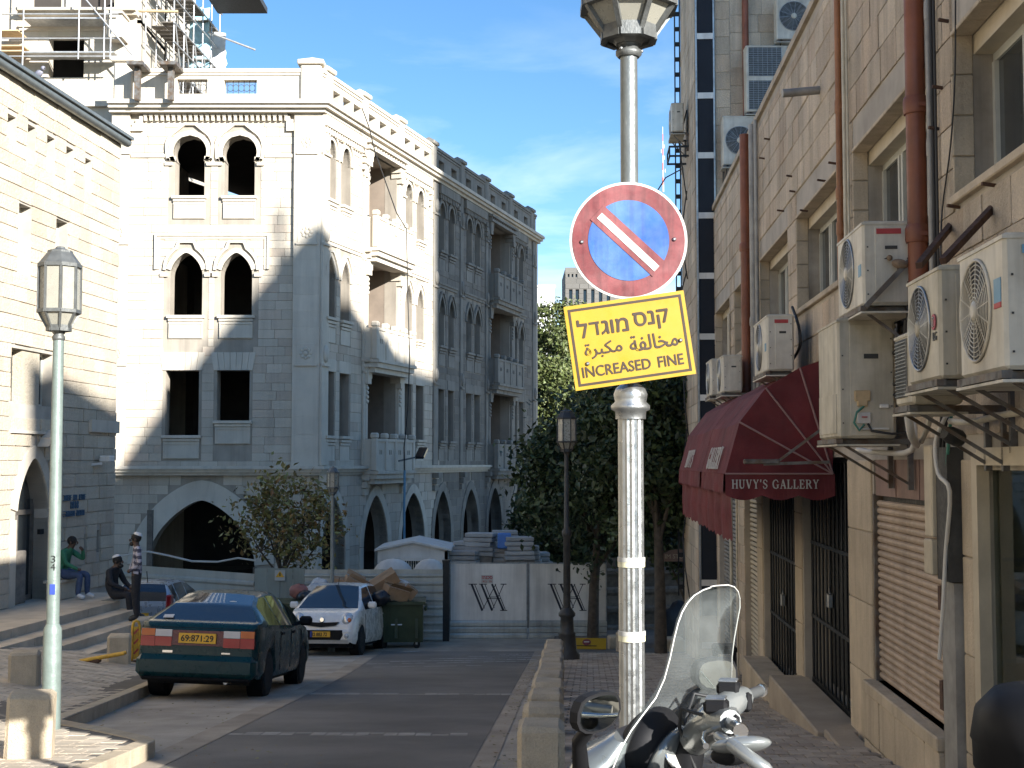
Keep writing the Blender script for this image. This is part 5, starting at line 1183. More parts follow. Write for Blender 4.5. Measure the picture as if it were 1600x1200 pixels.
# round sign
fnz = lambda u, v, w: (u, w, v)
c = at(982, 376, 5.52); rs = thing('no_parking_sign', 'round red and blue no-parking sign with white rim on the lamp post', 'traffic sign', c, R(1.5))
circ = lambda r, n=56: [(r * math.cos(2 * math.pi * k / n), r * math.sin(2 * math.pi * k / n)) for k in range(n)]
k_ = 5.52 / F
MB().prism(circ(93 * k_), fnz, -.004, .004).build('rim', 'sign_white', rs); MB().prism(circ(89 * k_), fnz, -.006, -.0045).build('red_ring', 'sign_red', rs)
MB().prism(circ(64 * k_), fnz, -.008, -.0065).build('blue_disc', 'sign_blue', rs)
def diag(wd, a, b2, y0, y1, nm, mt):
    A, B = Vector(a), Vector(b2); d = (B - A).normalized(); n = Vector((-d.y, d.x)) * wd / 2
    MB().prism([tuple(A + n), tuple(A - n), tuple(B - n), tuple(B + n)], fnz, y1, y0).build(nm, mt, rs)
diag(31 * k_, (-50 * k_, 44 * k_), (48 * k_, -46 * k_), -.0085, -.010, 'red_band', 'sign_red'); diag(11.5 * k_, (-46 * k_, 39 * k_), (44 * k_, -45 * k_), -.0105, -.012, 'white_bar', 'sign_white')
for x, z in ((-74, -3), (72, 2)): MB().lathe([(.009, 0), (.009, .004), (.004, .009)], 10).build('rivet', 'steel', rs, loc=(x * k_, -.006, z * k_), rot=(R(90), 0, 0))
MB().box(-.05, .05, .006, .05, -.16, -.13).box(-.05, .05, .006, .05, .13, .16).build('clamp', 'steel', rs)
# yellow plate
c = at(984, 532, 5.50); k_ = 5.50 / F
ys = thing('fine_warning_sign', 'tilted yellow plate warning of an increased fine in three languages', 'traffic sign', c, rot=(0, R(-8.2), R(1.5)))
W2, H2 = 95.5 * k_, 66.5 * k_
MB().prism([(-W2, -H2), (W2, -H2), (W2, H2), (-W2, H2)], fnz, -.003, .003).build('plate', 'sign_yellow', ys)
b = MB(); i1, i2 = 5.5 * k_, 9.5 * k_
for x0, x1, z0, z1 in ((-W2 + i1, W2 - i1, H2 - i2, H2 - i1), (-W2 + i1, W2 - i1, -H2 + i1, -H2 + i2), (-W2 + i1, -W2 + i2, -H2 + i2, H2 - i2), (W2 - i2, W2 - i1, -H2 + i2, H2 - i2)): b.box(x0, x1, -.0045, -.0032, z0, z1)
b.build('border', 'sign_brown', ys)
text('סנק'[::1], .1, 'sign_brown', ys, (38 * k_, -.0042, 27 * k_), (R(90), 0, 0), width=55 * k_, height=29 * k_, bold=.002, ext=.0006)
text('ל', .1, 'sign_brown', ys, (-71 * k_, -.0042, 28 * k_), (R(90), 0, 0), width=15 * k_, height=28 * k_, bold=.002, ext=.0006)
text('גומ', .1, 'sign_brown', ys, (-20 * k_, -.0042, 26 * k_), (R(90), 0, 0), width=42 * k_, height=21 * k_, bold=.002, ext=.0006)
MB().prism([(u * k_, v * k_) for u, v in ((-60, 33), (-60, 36.8), (-44, 36.8), (-44, 33), (-46, 33), (-46, 15.5), (-50, 15.5), (-50, 33))], fnz, -.0055, -.0036).build('lettering', 'sign_brown', ys)
text('\uFE94\uFED4\uFEDF\uFE8E\uFEA8\uFEE3', .1, 'sign_brown', ys, (37 * k_, -.0042, -6 * k_), (R(90), 0, 0), width=76 * k_, height=24 * k_, bold=.0013, ext=.0006)
text('\uFE93\uFEAE\uFE92\uFEDC\uFEE3', .1, 'sign_brown', ys, (-43 * k_, -.0042, -8 * k_), (R(90), 0, 0), width=59 * k_, height=25 * k_, bold=.0013, ext=.0006)
text('INCREASED', .1, 'sign_brown', ys, (-27 * k_, -.0042, -40 * k_), (R(90), 0, 0), width=108 * k_, height=16.5 * k_, bold=.0011, ext=.0006)
text('FINE', .1, 'sign_brown', ys, (59 * k_, -.0042, -40 * k_), (R(90), 0, 0), width=40 * k_, height=16.5 * k_, bold=.0011, ext=.0006)
for x, z in ((-71, -27), (79, -11)): MB().lathe([(.009, 0), (.009, .004), (.004, .008)], 10).build('rivet', 'steel', ys, loc=(x * k_, -.004, z * k_), rot=(R(90), 0, 0))
MB().box(-.05, .05, .004, .07, -.02, .02).build('clamp', 'steel', ys)
# left post
lY = 13.1; p = at(79, 1150, lY); g_ = left_z(p.x, lY)
l2 = thing('street_lamp', 'pale green street lamp at the left with sunlit octagonal lantern', 'street lamp', (p.x, lY, g_), group='street lamps')
zz = lambda py: at(88, py, lY).z - g_
MB().lathe([(.092, 0), (.088, zz(990)), (.086, zz(982)), (.06, zz(974))], 20).build('base', 'pale_green_paint', l2)
MB().lathe([(.062, zz(980)), (.052, zz(528))], 18).build('pole', 'pale_green_paint', l2)
MB().lathe([(.055, zz(532)), (.062, zz(530)), (.062, zz(526)), (.048, zz(523)), (.052, zz(519)), (.062, zz(517)), (.05, zz(513)), (.085, zz(509))], 18).build('neck', 'lamp_metal', l2)
lantern(l2, zz(500), .2, zz(392) - zz(500) + .0, 'lamp_metal')
for k, (s_, z) in enumerate((('3', 873), ('4', 885))): text(s_, .1, 'ink', l2, (.012, -.063, zz(z)), (R(90), 0, 0), height=.07, width=.045)
MB().box(-.015, .035, -.065, -.058, zz(928), zz(912)).build('sticker', 'plate_blue', l2)
# dark post on the right-hand pavement
mY = 27.0; p = at(886, 1030, mY); g_ = walk_z(mY)
l3 = thing('street_lamp', 'dark iron street lamp standing on the right pavement before the hoarding', 'street lamp', (p.x, mY, g_), group='street lamps')
zz = lambda py: at(886, py, mY).z - g_
MB().lathe([(.26, 0), (.26, .1), (.2, .18), (.17, .5), (.18, .52), (.14, .56), (.13, zz(965)), (.17, zz(962)), (.17, zz(958)), (.09, zz(950))], 12).build('base', 'iron', l3)
MB().lathe([(.075, zz(955)), (.07, zz(840)), (.1, zz(836)), (.1, zz(830)), (.055, zz(825)), (.045, zz(708))], 14).build('pole', 'iron', l3)
MB().lathe([(.05, zz(710)), (.09, zz(703)), (.12, zz(698))], 14).build('neck', 'iron', l3); lantern(l3, zz(697), .205, zz(642) - zz(697), 'iron')
# far post by the skips
fY = 33.2; p = at(519, 900, fY); g_ = road_z(fY)
l4 = thing('street_lamp', 'slim grey street lamp half lost in the small tree behind the skips', 'street lamp', (p.x, fY, g_), group='street lamps')
zz = lambda py: at(519, py, fY).z - g_
MB().lathe([(.09, 0), (.08, 1), (.05, 1.1), (.045, zz(772))], 12).build('pole', 'pole_grey', l4); MB().lathe([(.05, zz(774)), (.09, zz(769))], 12).build('neck', 'lamp_metal', l4); lantern(l4, zz(766), .15, zz(737) - zz(766) + .1, 'lamp_metal')

# ------------------------------------------------------------------ stone bollards
def bollard(label, x, y, z, w, d, h, rz, group, seed):
    r5 = random.Random(seed); V, Fc = chamfer((0, 0, h / 2 - .08), (w / 2, d / 2, h / 2 + .08), .035)
    V = [(a + r5.uniform(-.008, .008), b_ + r5.uniform(-.008, .008), c_ + r5.uniform(-.008, .008)) for a, b_, c_ in V]
    MB().add(V, Fc).build('stone_bollard', 'bollard_stone', None, loc=(x, y, z), rot=(r5.uniform(-.02, .02), r5.uniform(-.03, .03), rz), label=label, cat='bollard', group=group)
for px, py, Y, w, h, lab in ((45, 1192, 10.9, .36, .52, 'sunlit white stone bollard at the bottom left corner'), (38, 1076, 17.6, .38, .42, 'shaded stone bollard left of the pale green lamp post'), (186, 1040, 22.4, .38, .46, 'stone bollard beside the yellow parking post')):
    p = at(px, py, Y); bollard(lab, p.x, Y, left_z(p.x, Y), w, w * .95, h, .25, 'stone bollards on the left pavement', px)
ords = ['nearest', 'second nearest', 'third nearest', 'fourth nearest', 'fifth nearest', 'sixth nearest', 'seventh nearest', 'eighth nearest', 'ninth nearest', 'tenth nearest', 'farthest but one', 'farthest']
for k in range(12):
    Y = 8.7 + k * 1.36; bollard(f'{ords[k]} stone block of the row between road and right pavement', KX(Y) + .18, Y, walk_z(Y), .30, .42, .50, -.04, 'row of stone blocks along the right kerb', k)
# yellow folding parking posts
yp = at(212, 1033, 22.9)
t = thing('parking_post', 'upright yellow folding parking post with red chevrons near the steps', 'parking post', (yp.x, 22.9, left_z(yp.x, 22.9)), .3, 'yellow parking posts')
MB().tube([(-.06, 0, 0), (-.06, 0, .6), (-.04, 0, .68), (0, 0, .7), (.04, 0, .68), (.06, 0, .6), (.06, 0, 0)], .024, 8).build('hoop', 'yellow_paint', t); MB().cbox(-.1, .1, -.06, .06, -.02, .03, .01).build('foot', 'rust', t)
MB().box(-.035, .035, -.012, .012, .05, .6).build('panel', 'yellow_paint', t)
for k in range(3): MB().bar((-.035, -.014, .14 + k * .17), (.035, -.014, .22 + k * .17), .005, .03).build('chevron', 'sticker_red', t)
yp = at(150, 1046, 21.6)
t = thing('parking_post', 'yellow parking post folded flat on the ground beside the bollard', 'parking post', (yp.x, 21.6, left_z(yp.x, 21.6)), 0, 'yellow parking posts')
MB().tube([(-.5, 0, .04), (.45, .05, .10)], .028, 8).tube([(-.5, .12, .04), (.45, .17, .10)], .028, 8).tube([(-.5, 0, .04), (-.54, .06, .04), (-.5, .12, .04)], .028, 8).build('hoop', 'yellow_paint', t, rot=(0, -.11, 0)); MB().cbox(-.28, .05, .0, .14, 0, .07, .01).build('foot', 'rust', t, rot=(0, -.11, 0))
yp = at(290, 985, 26.2)
t = thing('parking_post', 'yellow parking post just showing above the boot of the teal car', 'parking post', (yp.x, 26.2, left_z(yp.x, 26.2)), .2, 'yellow parking posts')
MB().tube([(-.06, 0, 0), (-.06, 0, .75), (0, 0, .85), (.06, 0, .75), (.06, 0, 0)], .026, 8).build('hoop', 'yellow_paint', t); MB().cbox(-.1, .1, -.06, .06, -.02, .03, .01).build('foot', 'rust', t)

# ------------------------------------------------------------------ hoardings, gate, fences
def corr(name, label, A, B, z0, z1, mt, horiz=True, wave=.22, amp=.035, parent_group=None, posts=True, topz=None):
    A = Vector(A); B = Vector(B); d = (B - A); L = d.length; t = thing(name, label, 'fence', (A.x, A.y, z0), math.atan2(d.y, d.x), parent_group); h = z1 - z0; tz1 = (topz - z0) if topz is not None else h
    if horiz:
        n = max(1, int(round(h / wave)))
        for k in range(n):
            f0 = lambda u: (h + (tz1 - h) * u) / n
            za, zb = k, k + 1; b = MB(); pr = [(0, 0), (-amp, .16), (-amp, .34), (0, .46), (0, 1.02)]
            for (y0, q0), (y1, q1) in zip(pr, pr[1:]): b.quad((0, y0, (k + q0) * f0(0)), (L, y0, (k + q0) * f0(1)), (L, y1, (k + q1) * f0(1)), (0, y1, (k + q1) * f0(0)))
            b.build('sheet', mt, t, fix=False)
    else:
        n = int(L / wave)
        for k in range(n): x0 = L * k / n; w = L / n; MB().box(x0, x0 + w * .55, -.02, 0, 0, h + .02 * (k % 2)).box(x0 + w * .55, x0 + w * .98, -.045, -.02, 0, h).build('board', mt, t)
    if posts:
        for x in (0.03, L - .03): MB().box(x - .04, x + .04, .01, .08, -.2, h).build('post', 'bracket', t)
    return t
gY = 35.9; gzr = road_z(gY)
def gate_panel(label, px0, px1, yt, sticker):
    a, c = at(px0, yt, gY), at(px1, yt, gY); w = c.x - a.x; t = thing('hoarding_gate', label, 'gate', (a.x, gY, gzr + .03), 0, 'white gate panels'); h = a.z - gzr - .03
    MB().box(0.012, w - .012, -.02, .02, .5, h).build('upper_sheet', 'hoarding_white', t)
    for k, (z0, z1) in enumerate(((.34, .495), (.17, .335), (0.02, .165))): MB().prism([(-.02, z0), (-.05, z0 + .02), (-.05, z1 - .05), (-.02, z1)], lambda u, v, w_: (w_, u, v), .012, w - .012).build('lower_sheet', 'corrugated', t)
    MB().box(0, .03, -.03, .03, 0, h).box(w - .03, w, -.03, .03, 0, h).box(0, w, -.03, .03, h, h + .03).build('frame', 'steel', t)
    cx, cz, s = w * .5 - .03, h - .90, .52
    lw = lambda *p_: [(cx + (u - .5) * s * 2.0 * .98, cz + (v - .5) * s * 1.25 * 1.1) for u, v in p_]
    ls = [[1.0] + lw((.08, 1), (.36, .02)), [.35] + lw((.16, 1), (.42, .1)), [.35] + lw((.36, .02), (.72, 1)), [1.] + lw((.34, 1), (.62, .02)), [.35] + lw((.43, 1), (.68, .12)), [.35] + lw((.62, .02), (.93, 1)), [1.] + lw((.62, 1), (.92, .02)), [.35] + lw((.70, 1), (.97, .05)), [.35] + lw((.5, .46), (.84, .46)), [.35] + lw((.54, .52), (.80, .52)),
          [.4] + lw((0, 1), (.22, 1)), [.4] + lw((.28, 1), (.48, 1)), [.4] + lw((.85, 1), (1.0, 1)), [.4] + lw((.84, .02), (1.02, .02))]
    strokes(ls, .055, 'logo_ink', 'emblem', t, lambda u, v, w_: (u, -.022 + w_, v), .003)
    if sticker:
        MB().box(cx - .17, cx + .15, -.026, -.021, h - .52, h - .30).build('danger_notice', 'sign_white', t); text('!הנכס', .1, 'sticker_red', t, (cx - .01, -.028, h - .36), (R(90), 0, 0), width=.28, height=.09, bold=.004)
        text('הדובע', .1, 'sticker_red', t, (cx - .08, -.028, h - .47), (R(90), 0, 0), width=.14, height=.05); text('רתא', .1, 'sticker_red', t, (cx + .075, -.028, h - .47), (R(90), 0, 0), width=.09, height=.05)
gate_panel('white hoarding panel with black monogram and a small red danger notice', 703, 824, 881, True)
gate_panel('white hoarding panel with black monogram half hidden by lamp post and tree', 826, 948, 881, False)
MB().box(-.09, .09, -.1, .1, -.1, 2.15).box(-.1, .1, -.11, .11, 2.1, 2.16).build('gate_post', 'black_metal', None, loc=(at(697, 900, gY - .2).x, gY - .2, gzr), label='black steel post at the left end of the monogrammed hoarding', cat='post')
z1 = at(640, 890, 35.6).z; A = at(500, 900, 35.6)
corr('corrugated_fence', 'grey corrugated steel fence behind the rubbish skips', (at(476, 900, 35.6).x, 35.6, 0), (at(692, 900, 35.6).x, 35.6, 0), road_z(35.6), z1, 'corrugated')
corr('board_fence', 'greenish vertical board fence with a yellow warning notice under the small tree', (at(398, 900, 36.2).x, 36.2, 0), (at(478, 900, 36.2).x, 36.2, 0), road_z(36), at(430, 888, 36.2).z, 'fence_green', False, .3)
corr('sheet_fence', 'cream horizontal sheet fence below the dark archway', (at(170, 900, 38).x - 1, 38.6, 0), (at(398, 900, 36.4).x, 36.4, 0), road_z(37), at(180, 880, 38).z, 'fence_cream', True, .40, .05, topz=at(398, 897, 36.4).z)
wn_ = at(437, 898, 36.05); t = thing('warning_notice', 'small white notice with a yellow warning triangle on the board fence', 'sign', (wn_.x, 36.10, wn_.z - .02))
MB().box(-.14, .14, -.01, .01, -.14, .14).build('plate', 'sign_white', t); MB().prism([(-.12, -.05), (.12, -.05), (0, .12)], fnz, -.014, -.011).build('triangle', 'plate_yellow', t); MB().box(-.015, .015, -.018, -.0145, -.02, .07).build('symbol', 'ink', t)
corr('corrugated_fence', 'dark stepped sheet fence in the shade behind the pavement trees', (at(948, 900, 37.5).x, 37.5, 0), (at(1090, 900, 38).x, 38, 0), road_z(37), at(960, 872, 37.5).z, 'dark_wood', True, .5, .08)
# slack hose over the sheet fence, and the prop at the arch
b = MB(); b.tube([at(175, 872, 37.6), at(205, 866, 37.6), at(232, 862, 37.6), at(262, 868, 37.4), at(300, 877, 37.2), at(340, 878, 37), at(372, 872, 36.8), at(400, 876, 36.6)], .03, 6)
o = b.build('slack_hose', 'white_cable', None, label='pale slack hose strung along the top of the cream fence', cat='hose')
MB().box(-.09, .09, -.06, .06, -1.4, 2.0).build('timber_prop', 'dark_wood', None, loc=at(234, 860, 43.0) + Vector((0, 0, -.7)), label='dark timber prop standing at the left side of the big archway', cat='timber')
# ------------------------------------------------------------------ site cabin and building material behind the hoarding
cY = 39.0; ca, cc = at(590, 850, cY), at(700, 850, cY); cab = thing('site_cabin', 'white site cabin with low gabled roof and barred window behind the fence', 'cabin', (ca.x, cY, road_z(cY)))
cw = cc.x - ca.x; ch = at(600, 861, cY).z - road_z(cY)
wop = rect(cw * .2, cw * .72, ch - 1.15, ch - .28)
part(lambda b: (wall(b, 0, cw, 0, ch, [wop], 0, .12), b.box(0, .1, .12, 2.6, 0, ch), b.box(cw - .1, cw, .0, 2.6, 0, ch), b.box(.1, cw - .1, 2.5, 2.6, 0, ch), b.prism([(0, ch), (cw, ch), (cw / 2, ch + .25)], lambda u, v, w: (u, w, v), 0.01, .1)), 'wall', 'cabin_white', {}, cab)
part(lambda b: (b.add([(-.08, -.1, ch - .0), (cw / 2, -.1, ch + .24), (cw / 2, 2.8, ch + .24), (-.08, 2.8, ch - .0), (-.08, -.1, ch + .06), (cw / 2, -.1, ch + .30), (cw / 2, 2.8, ch + .30), (-.08, 2.8, ch + .06)], [(0, 1, 2, 3), (4, 5, 6, 7), (0, 1, 5, 4), (2, 3, 7, 6), (3, 0, 4, 7)]), b.add([(cw / 2, -.1, ch + .24), (cw + .1, -.1, ch - .0), (cw + .1, 2.8, ch - .0), (cw / 2, 2.8, ch + .24), (cw / 2, -.1, ch + .30), (cw + .1, -.1, ch + .06), (cw + .1, 2.8, ch + .06), (cw / 2, 2.8, ch + .30)], [(0, 1, 2, 3), (4, 5, 6, 7), (0, 1, 5, 4), (1, 2, 6, 5), (2, 3, 7, 6)])), 'roof', 'cabin_white', {}, cab)
part(lambda b: b.box(cw * .2, cw * .72, .13, .15, ch - 1.15, ch - .28), 'window', 'window_glass', {}, cab)
bm = MB().box(-.012, .012, 0, .02, 0, .87).mesh('bar', 'cabin_white', True)
for k in range(16): link('bar', bm, cab, (cw * .2 + cw * .52 * (k + .5) / 16, .03, ch - 1.15))
part(lambda b: (b.box(cw * .16, cw * .75, -.12, 0, ch - .28, ch - .18), b.box(cw + .0, cw + .45, .6, 1.6, ch - .5, ch - .46)), 'window_hood', 'cabin_white', {}, cab)
for k, (px, w) in enumerate(((614, .55), (671, .45))):
    c = at(px, 893, 37.0); b = MB(); n = 20
    vs = [(w * math.sin(math.pi * .5 * i / 5) * math.cos(2 * math.pi * j / n), w * .7 * math.sin(math.pi * .5 * i / 5) * math.sin(2 * math.pi * j / n), .42 * math.cos(math.pi * .5 * i / 5) - .06) for i in range(6) for j in range(n)]
    b.add(vs, [(i * n + j, (i + 1) * n + j, (i + 1) * n + (j + 1) % n, i * n + (j + 1) % n) for i in range(5) for j in range(n)], 0, True); b.lathe([(w, -.6), (w, -.05)], n)
    b.build('sand_bag', 'cabin_white', None, loc=(c.x, 37.0, c.z), label=('left' if k == 0 else 'right') + ' of two white rounded bulk bags showing over the corrugated fence', cat='bulk bag', group='white bulk bags behind the fence')
r6 = random.Random(4); heap = [(735, 855), (752, 842), (770, 850), (790, 838), (812, 848), (760, 868), (783, 866), (806, 868), (728, 870), (745, 876), (822, 862), (798, 880), (770, 882), (838, 872)]
hn = ['beside the cabin wall', 'at the top left of the pile', 'next to the arcade pier', 'topmost of the pile', 'near the right end', 'in the middle left', 'in the middle', 'in the middle right', 'leaning at the cabin corner', 'low at the left', 'by the right arcade arch', 'low at the right', 'lowest in the middle', 'at the far right end']
for (px, py), hh in zip(heap, hn):
    c = at(px, py, 40.5 + r6.uniform(-1, 1)); t = thing('stone_pallet', f'stack of pale cut stone slabs {hh} behind the hoarding', 'stone stack', (c.x, c.y, c.z - .5), r6.uniform(-.4, .4), 'stone stacks behind the hoarding')
    for k in range(5): MB().cbox(-.45 + r6.uniform(-.06, .06), .42 + r6.uniform(-.06, .06), -.3, .3, k * .14, k * .14 + .125, .02).build('slab', 'rubble', t)
    MB().box(-.42, .42, -.28, .28, -3, -.01).build('pallet', 'dark_wood', t)
c = at(788, 846, 39.6); MB().cbox(-.2, .2, -.2, .2, -.2, .25, .03).build('blue_drum', 'blue_plastic', None, loc=c, label='small bright blue plastic drum on the stone stacks', cat='drum')

# ------------------------------------------------------------------ rubbish skips with cardboard
def skip(label, X, Y, rz):
    t = thing('rubbish_skip', label, 'skip', (X, Y, road_z(Y)), rz, 'rubbish skips')
    pr = [(-.62, .18), (.62, .18), (.72, 1.12), (-.72, 1.12)]
    MB().prism([(-.45, .16), (.45, .16), (.58, 1.1), (-.58, 1.1)], lambda u, v, w: (w, u, v), -.78, .78).build('body', 'dumpster', t)
    MB().box(-.86, .86, -.66, .66, 1.07, 1.14).build('rim', 'dumpster', t)
    for x in (-.6, 0, .6): MB().box(x - .04, x + .04, -.56, -.5, .2, 1.07).build('rib', 'dumpster', t, rot=(-.13, 0, 0), loc=(0, -.06, .0))
    for x in (-.6, .6):
        for y in (-.35, .35): MB().lathe([(.1, -.03), (.1, .03)], 14).build('wheel', 'rubber', t, loc=(x, y, .1), rot=(R(90), 0, 0)); MB().box(x - .03, x + .03, y - .05, y + .05, .1, .22).build('wheel_fork', 'steel', t)
    MB().cbox(.82, .9, -.4, .4, .9, 1.0, .02).build('lifting_bar', 'dumpster', t)
    MB().box(-.12, .12, -.62, -.60, .84, .95).build('notice', 'sticker_red', t, rot=(-.13, 0, 0)); MB().box(-.2, .2, -.60, -.58, .6, .64).box(-.15, .17, -.60, -.58, .5, .53).build('notice', 'steel', t, rot=(-.13, 0, 0))
    t.scale = (.86, 1, 1.06); return t
s1 = at(613, 1000, 33.0); skip('dark green rubbish skip heaped with cardboard right of the white car', s1.x + .0, 34.3, .05)
s2 = at(455, 960, 33.6); skip('second dark green rubbish skip, between the teal car and the white car', s2.x, 33.8, -.1)
def carton(label, px, py, Y, size, rot, mt='cardboard', open_=False):
    Y += .95; c = at(px, py, Y); w, d, h = size; t = thing('carton', label, 'box', c, rot=rot, group='rubbish on the skips')
    MB().box(-w, w, -d, d, -h, h - (.02 if open_ else 0)).build('box', mt, t)
    for sg in (-1, 1):
        MB().add([(-w, sg * d, h), (w, sg * d, h), (w * .95, sg * (d + (.16 if open_ else -d * .9)), h + (.12 if open_ else .012)), (-w * .95, sg * (d + (.16 if open_ else -d * .9)), h + (.12 if open_ else .012))], [(0, 1, 2, 3)]).build('flap', mt, t, fix=False)
    return t
for a in (('big brown carton tilted on top of the heap', 601, 908, 33.2, (.34, .2, .15), (.3, -.55, .2)), ('open brown carton lying at the front of the skip', 618, 926, 32.9, (.3, .2, .16), (.2, .3, .5), 'cardboard', True), ('brown carton behind the white car roof', 553, 914, 33.4, (.28, .2, .16), (.1, .5, .3), 'cardboard', True), ('brown carton by the slim lamp post', 527, 912, 33.5, (.2, .2, .16), (.1, .2, .1)), ('brown carton at the right end of the heap', 640, 925, 33.1, (.16, .15, .14), (.1, .7, .1)), ('white flat box under the tilted carton', 582, 928, 33.0, (.28, .2, .08), (.1, .35, .4), 'rubbish_white'), ('white carton with dark print at the back of the heap', 625, 914, 33.4, (.18, .15, .12), (.2, .2, .5), 'rubbish_white'), ('crumpled white box nearest the white car', 577, 918, 33.3, (.16, .14, .1), (.5, .3, .9), 'rubbish_white')): carton(*a)
def bag(label, px, py, Y, r, mt, seed):
    r7 = random.Random(seed); Y += .5; c = at(px, py, Y); b = MB(); n, k = 12, 8
    vs = [(c.x + r * 1.2 * (1 + r7.uniform(-.18, .18)) * math.sin(math.pi * i / k) * math.cos(2 * math.pi * j / n), c.y + r * (1 + r7.uniform(-.18, .18)) * math.sin(math.pi * i / k) * math.sin(2 * math.pi * j / n), c.z + r * .9 * (1 + r7.uniform(-.15, .15)) * math.cos(math.pi * i / k)) for i in range(k + 1) for j in range(n)]
    b.add(vs, [(i * n + j, (i + 1) * n + j, (i + 1) * n + (j + 1) % n, i * n + (j + 1) % n) for i in range(k) for j in range(n)], 0, True); b.build('rubbish_bag', mt, None, label=label, cat='rubbish bag', group='rubbish on the skips')
for a in (('reddish rubbish bag on the left skip', 468, 925, 33.6, .22, 'rubbish_red', 1), ('pale grey rubbish bag beside the red one', 492, 922, 33.7, .2, 'rubbish_white', 2), ('white rubbish bag behind the white car roof edge', 500, 914, 33.9, .2, 'rubbish_white', 3), ('black rubbish bag on the left skip rim', 477, 932, 33.4, .17, 'rubbish_black', 4), ('pink crumpled bag in the open carton', 563, 920, 33.2, .1, 'rubbish_red', 5), ('black rubbish bag under the front carton', 596, 934, 32.9, .2, 'rubbish_black', 6)): bag(*a)
# ------------------------------------------------------------------ trees
def tree(name, label, base, h, crown, leaves, size, mt, seed, trunk_r=.1, lean=(0, 0), limbs=7, clumps=60, sparse=1., grp=None, fill=.45):
    r8 = random.Random(seed); t = thing(name, label, 'tree', base, 0, grp); cx, cy, cz, rx, ry, rz_ = crown
    b = MB(); top = Vector((cx, cy, cz - rz_ * .2)); b.tube([(0, 0, -.2), (lean[0] * .3, lean[1] * .3, h * .35), (lean[0], lean[1], h * .62), top], [trunk_r * 1.25, trunk_r, trunk_r * .8, trunk_r * .3], 9)
    ends = []
    for k in range(limbs):
        a = 2 * math.pi * k / limbs + r8.uniform(-.3, .3); el = r8.uniform(-.4, .9); e = Vector((cx + rx * .72 * math.cos(a) * math.cos(el), cy + ry * .72 * math.sin(a) * math.cos(el), cz + rz_ * .7 * math.sin(el)))
        s0 = Vector((lean[0], lean[1], h * r8.uniform(.45, .68))); m_ = (s0 + e) / 2 + Vector((r8.uniform(-.2, .2), r8.uniform(-.2, .2), r8.uniform(.05, .35))); b.tube([s0, m_, e], [trunk_r * .5, trunk_r * .32, trunk_r * .1], 6); ends.append(e)
        for q in range(3): e2 = m_ + Vector((r8.uniform(-1, 1) * rx * .5, r8.uniform(-1, 1) * ry * .5, r8.uniform(-.2, .8) * rz_ * .6)); b.tube([m_, (m_ + e2) / 2 + Vector((0, 0, .08)), e2], [trunk_r * .25, trunk_r * .16, trunk_r * .06], 5); ends.append(e2)
    b.build('trunk', 'bark', t)
    cl = list(ends)
    while len(cl) < clumps:
        d = Vector((r8.gauss(0, 1), r8.gauss(0, 1), r8.gauss(0, 1))).normalized(); rr = r8.uniform(fill, 1.) ** .6; cl.append(Vector((cx + d.x * rx * rr, cy + d.y * ry * rr, cz + d.z * rz_ * rr)))
    V = []; Fc = []; cs = [(c_, r8.uniform(.08, .21) * min(rx, rz_)) for c_ in cl]
    for i in range(leaves):
        c_, s_ = cs[i % len(cs)]; p_ = c_ + Vector((r8.gauss(0, s_), r8.gauss(0, s_), r8.gauss(0, s_ * .75)))
        n = Vector((r8.gauss(0, 1), r8.gauss(0, 1), r8.gauss(0, 1) + .7)).normalized(); u = n.orthogonal().normalized(); u = Matrix.Rotation(r8.uniform(0, 6.28), 3, n) @ u; v = n.cross(u); s2 = size * r8.uniform(.45, 1.5); o_ = len(V)
        V += [p_ - u * s2, p_ + v * s2 * .55 + n * s2 * .12, p_ + u * s2, p_ - v * s2 * .55 + n * s2 * .12]; Fc.append((o_, o_ + 1, o_ + 2, o_ + 3))
    MB().add(V, Fc).build('crown', mt, t, fix=False); return t
tree('small_tree', 'small tree with thinning yellow-brown leaves in front of the archway', (at(432, 900, 37.2).x, 37.2, road_z(37)), 2.6, (.3, 0, 2.95, 1.75, 1.3, 2.0), 3000, .08, 'leaf_autumn', 21, .07, (.15, 0), 9, 70, fill=.15)
tree('pavement_tree', 'dark leafy tree with a slim leaning trunk in front of the hoarding', (at(926, 992, 34.6).x, 34.6, walk_z(34.6)), 4.2, (.05, 0, 4.35, 2.15, 1.8, 2.35), 20000, .085, 'leaf_dark', 22, .13, (.15, 0), 9, 120)
tree('pavement_tree', 'dark leafy tree with a straight trunk on the right pavement behind the lamp post', (at(1033, 1020, 29.6).x, 29.6, walk_z(29.6)), 4.4, (-.2, .8, 4.75, 1.55, 1.8, 2.3), 20000, .085, 'leaf_dark', 23, .12, (-.05, 0), 8, 90)
tree('pavement_tree', 'low dark bushy tree in the shade under the awning end', (at(1085, 960, 33.0).x - .2, 33.0, walk_z(33)), 2.2, (0, 0, 2.3, .95, 1., 1.0), 5000, .08, 'leaf_dark', 24, .07, (0, 0), 6, 50)
for i, (px, Y, h, rx, rz_, lab) in enumerate(((985, 46, 7.5, 3.0, 4.0, 'tall dark tree behind the yellow sign, rising over the pavement trees'), (1040, 43, 7.2, 2.2, 4.2, 'tall dark evergreen between the sign post and the tall building'), (915, 50, 4.2, 2.3, 2.4, 'dark tree past the end of the palace building'), (876, 62, 4.0, 2.0, 2.6, 'dark tree at the far corner of the palace building'))):
    tree('evergreen_tree', lab, (at(px, 900, Y).x, Y, road_z(Y)), h * .6, (0, 0, h * .62, rx, rx * .8, rz_ * .95), 13000, .15, 'leaf_dark', 30 + i, .22, (0, 0), 8, 90, grp='dark trees beyond the hoarding')
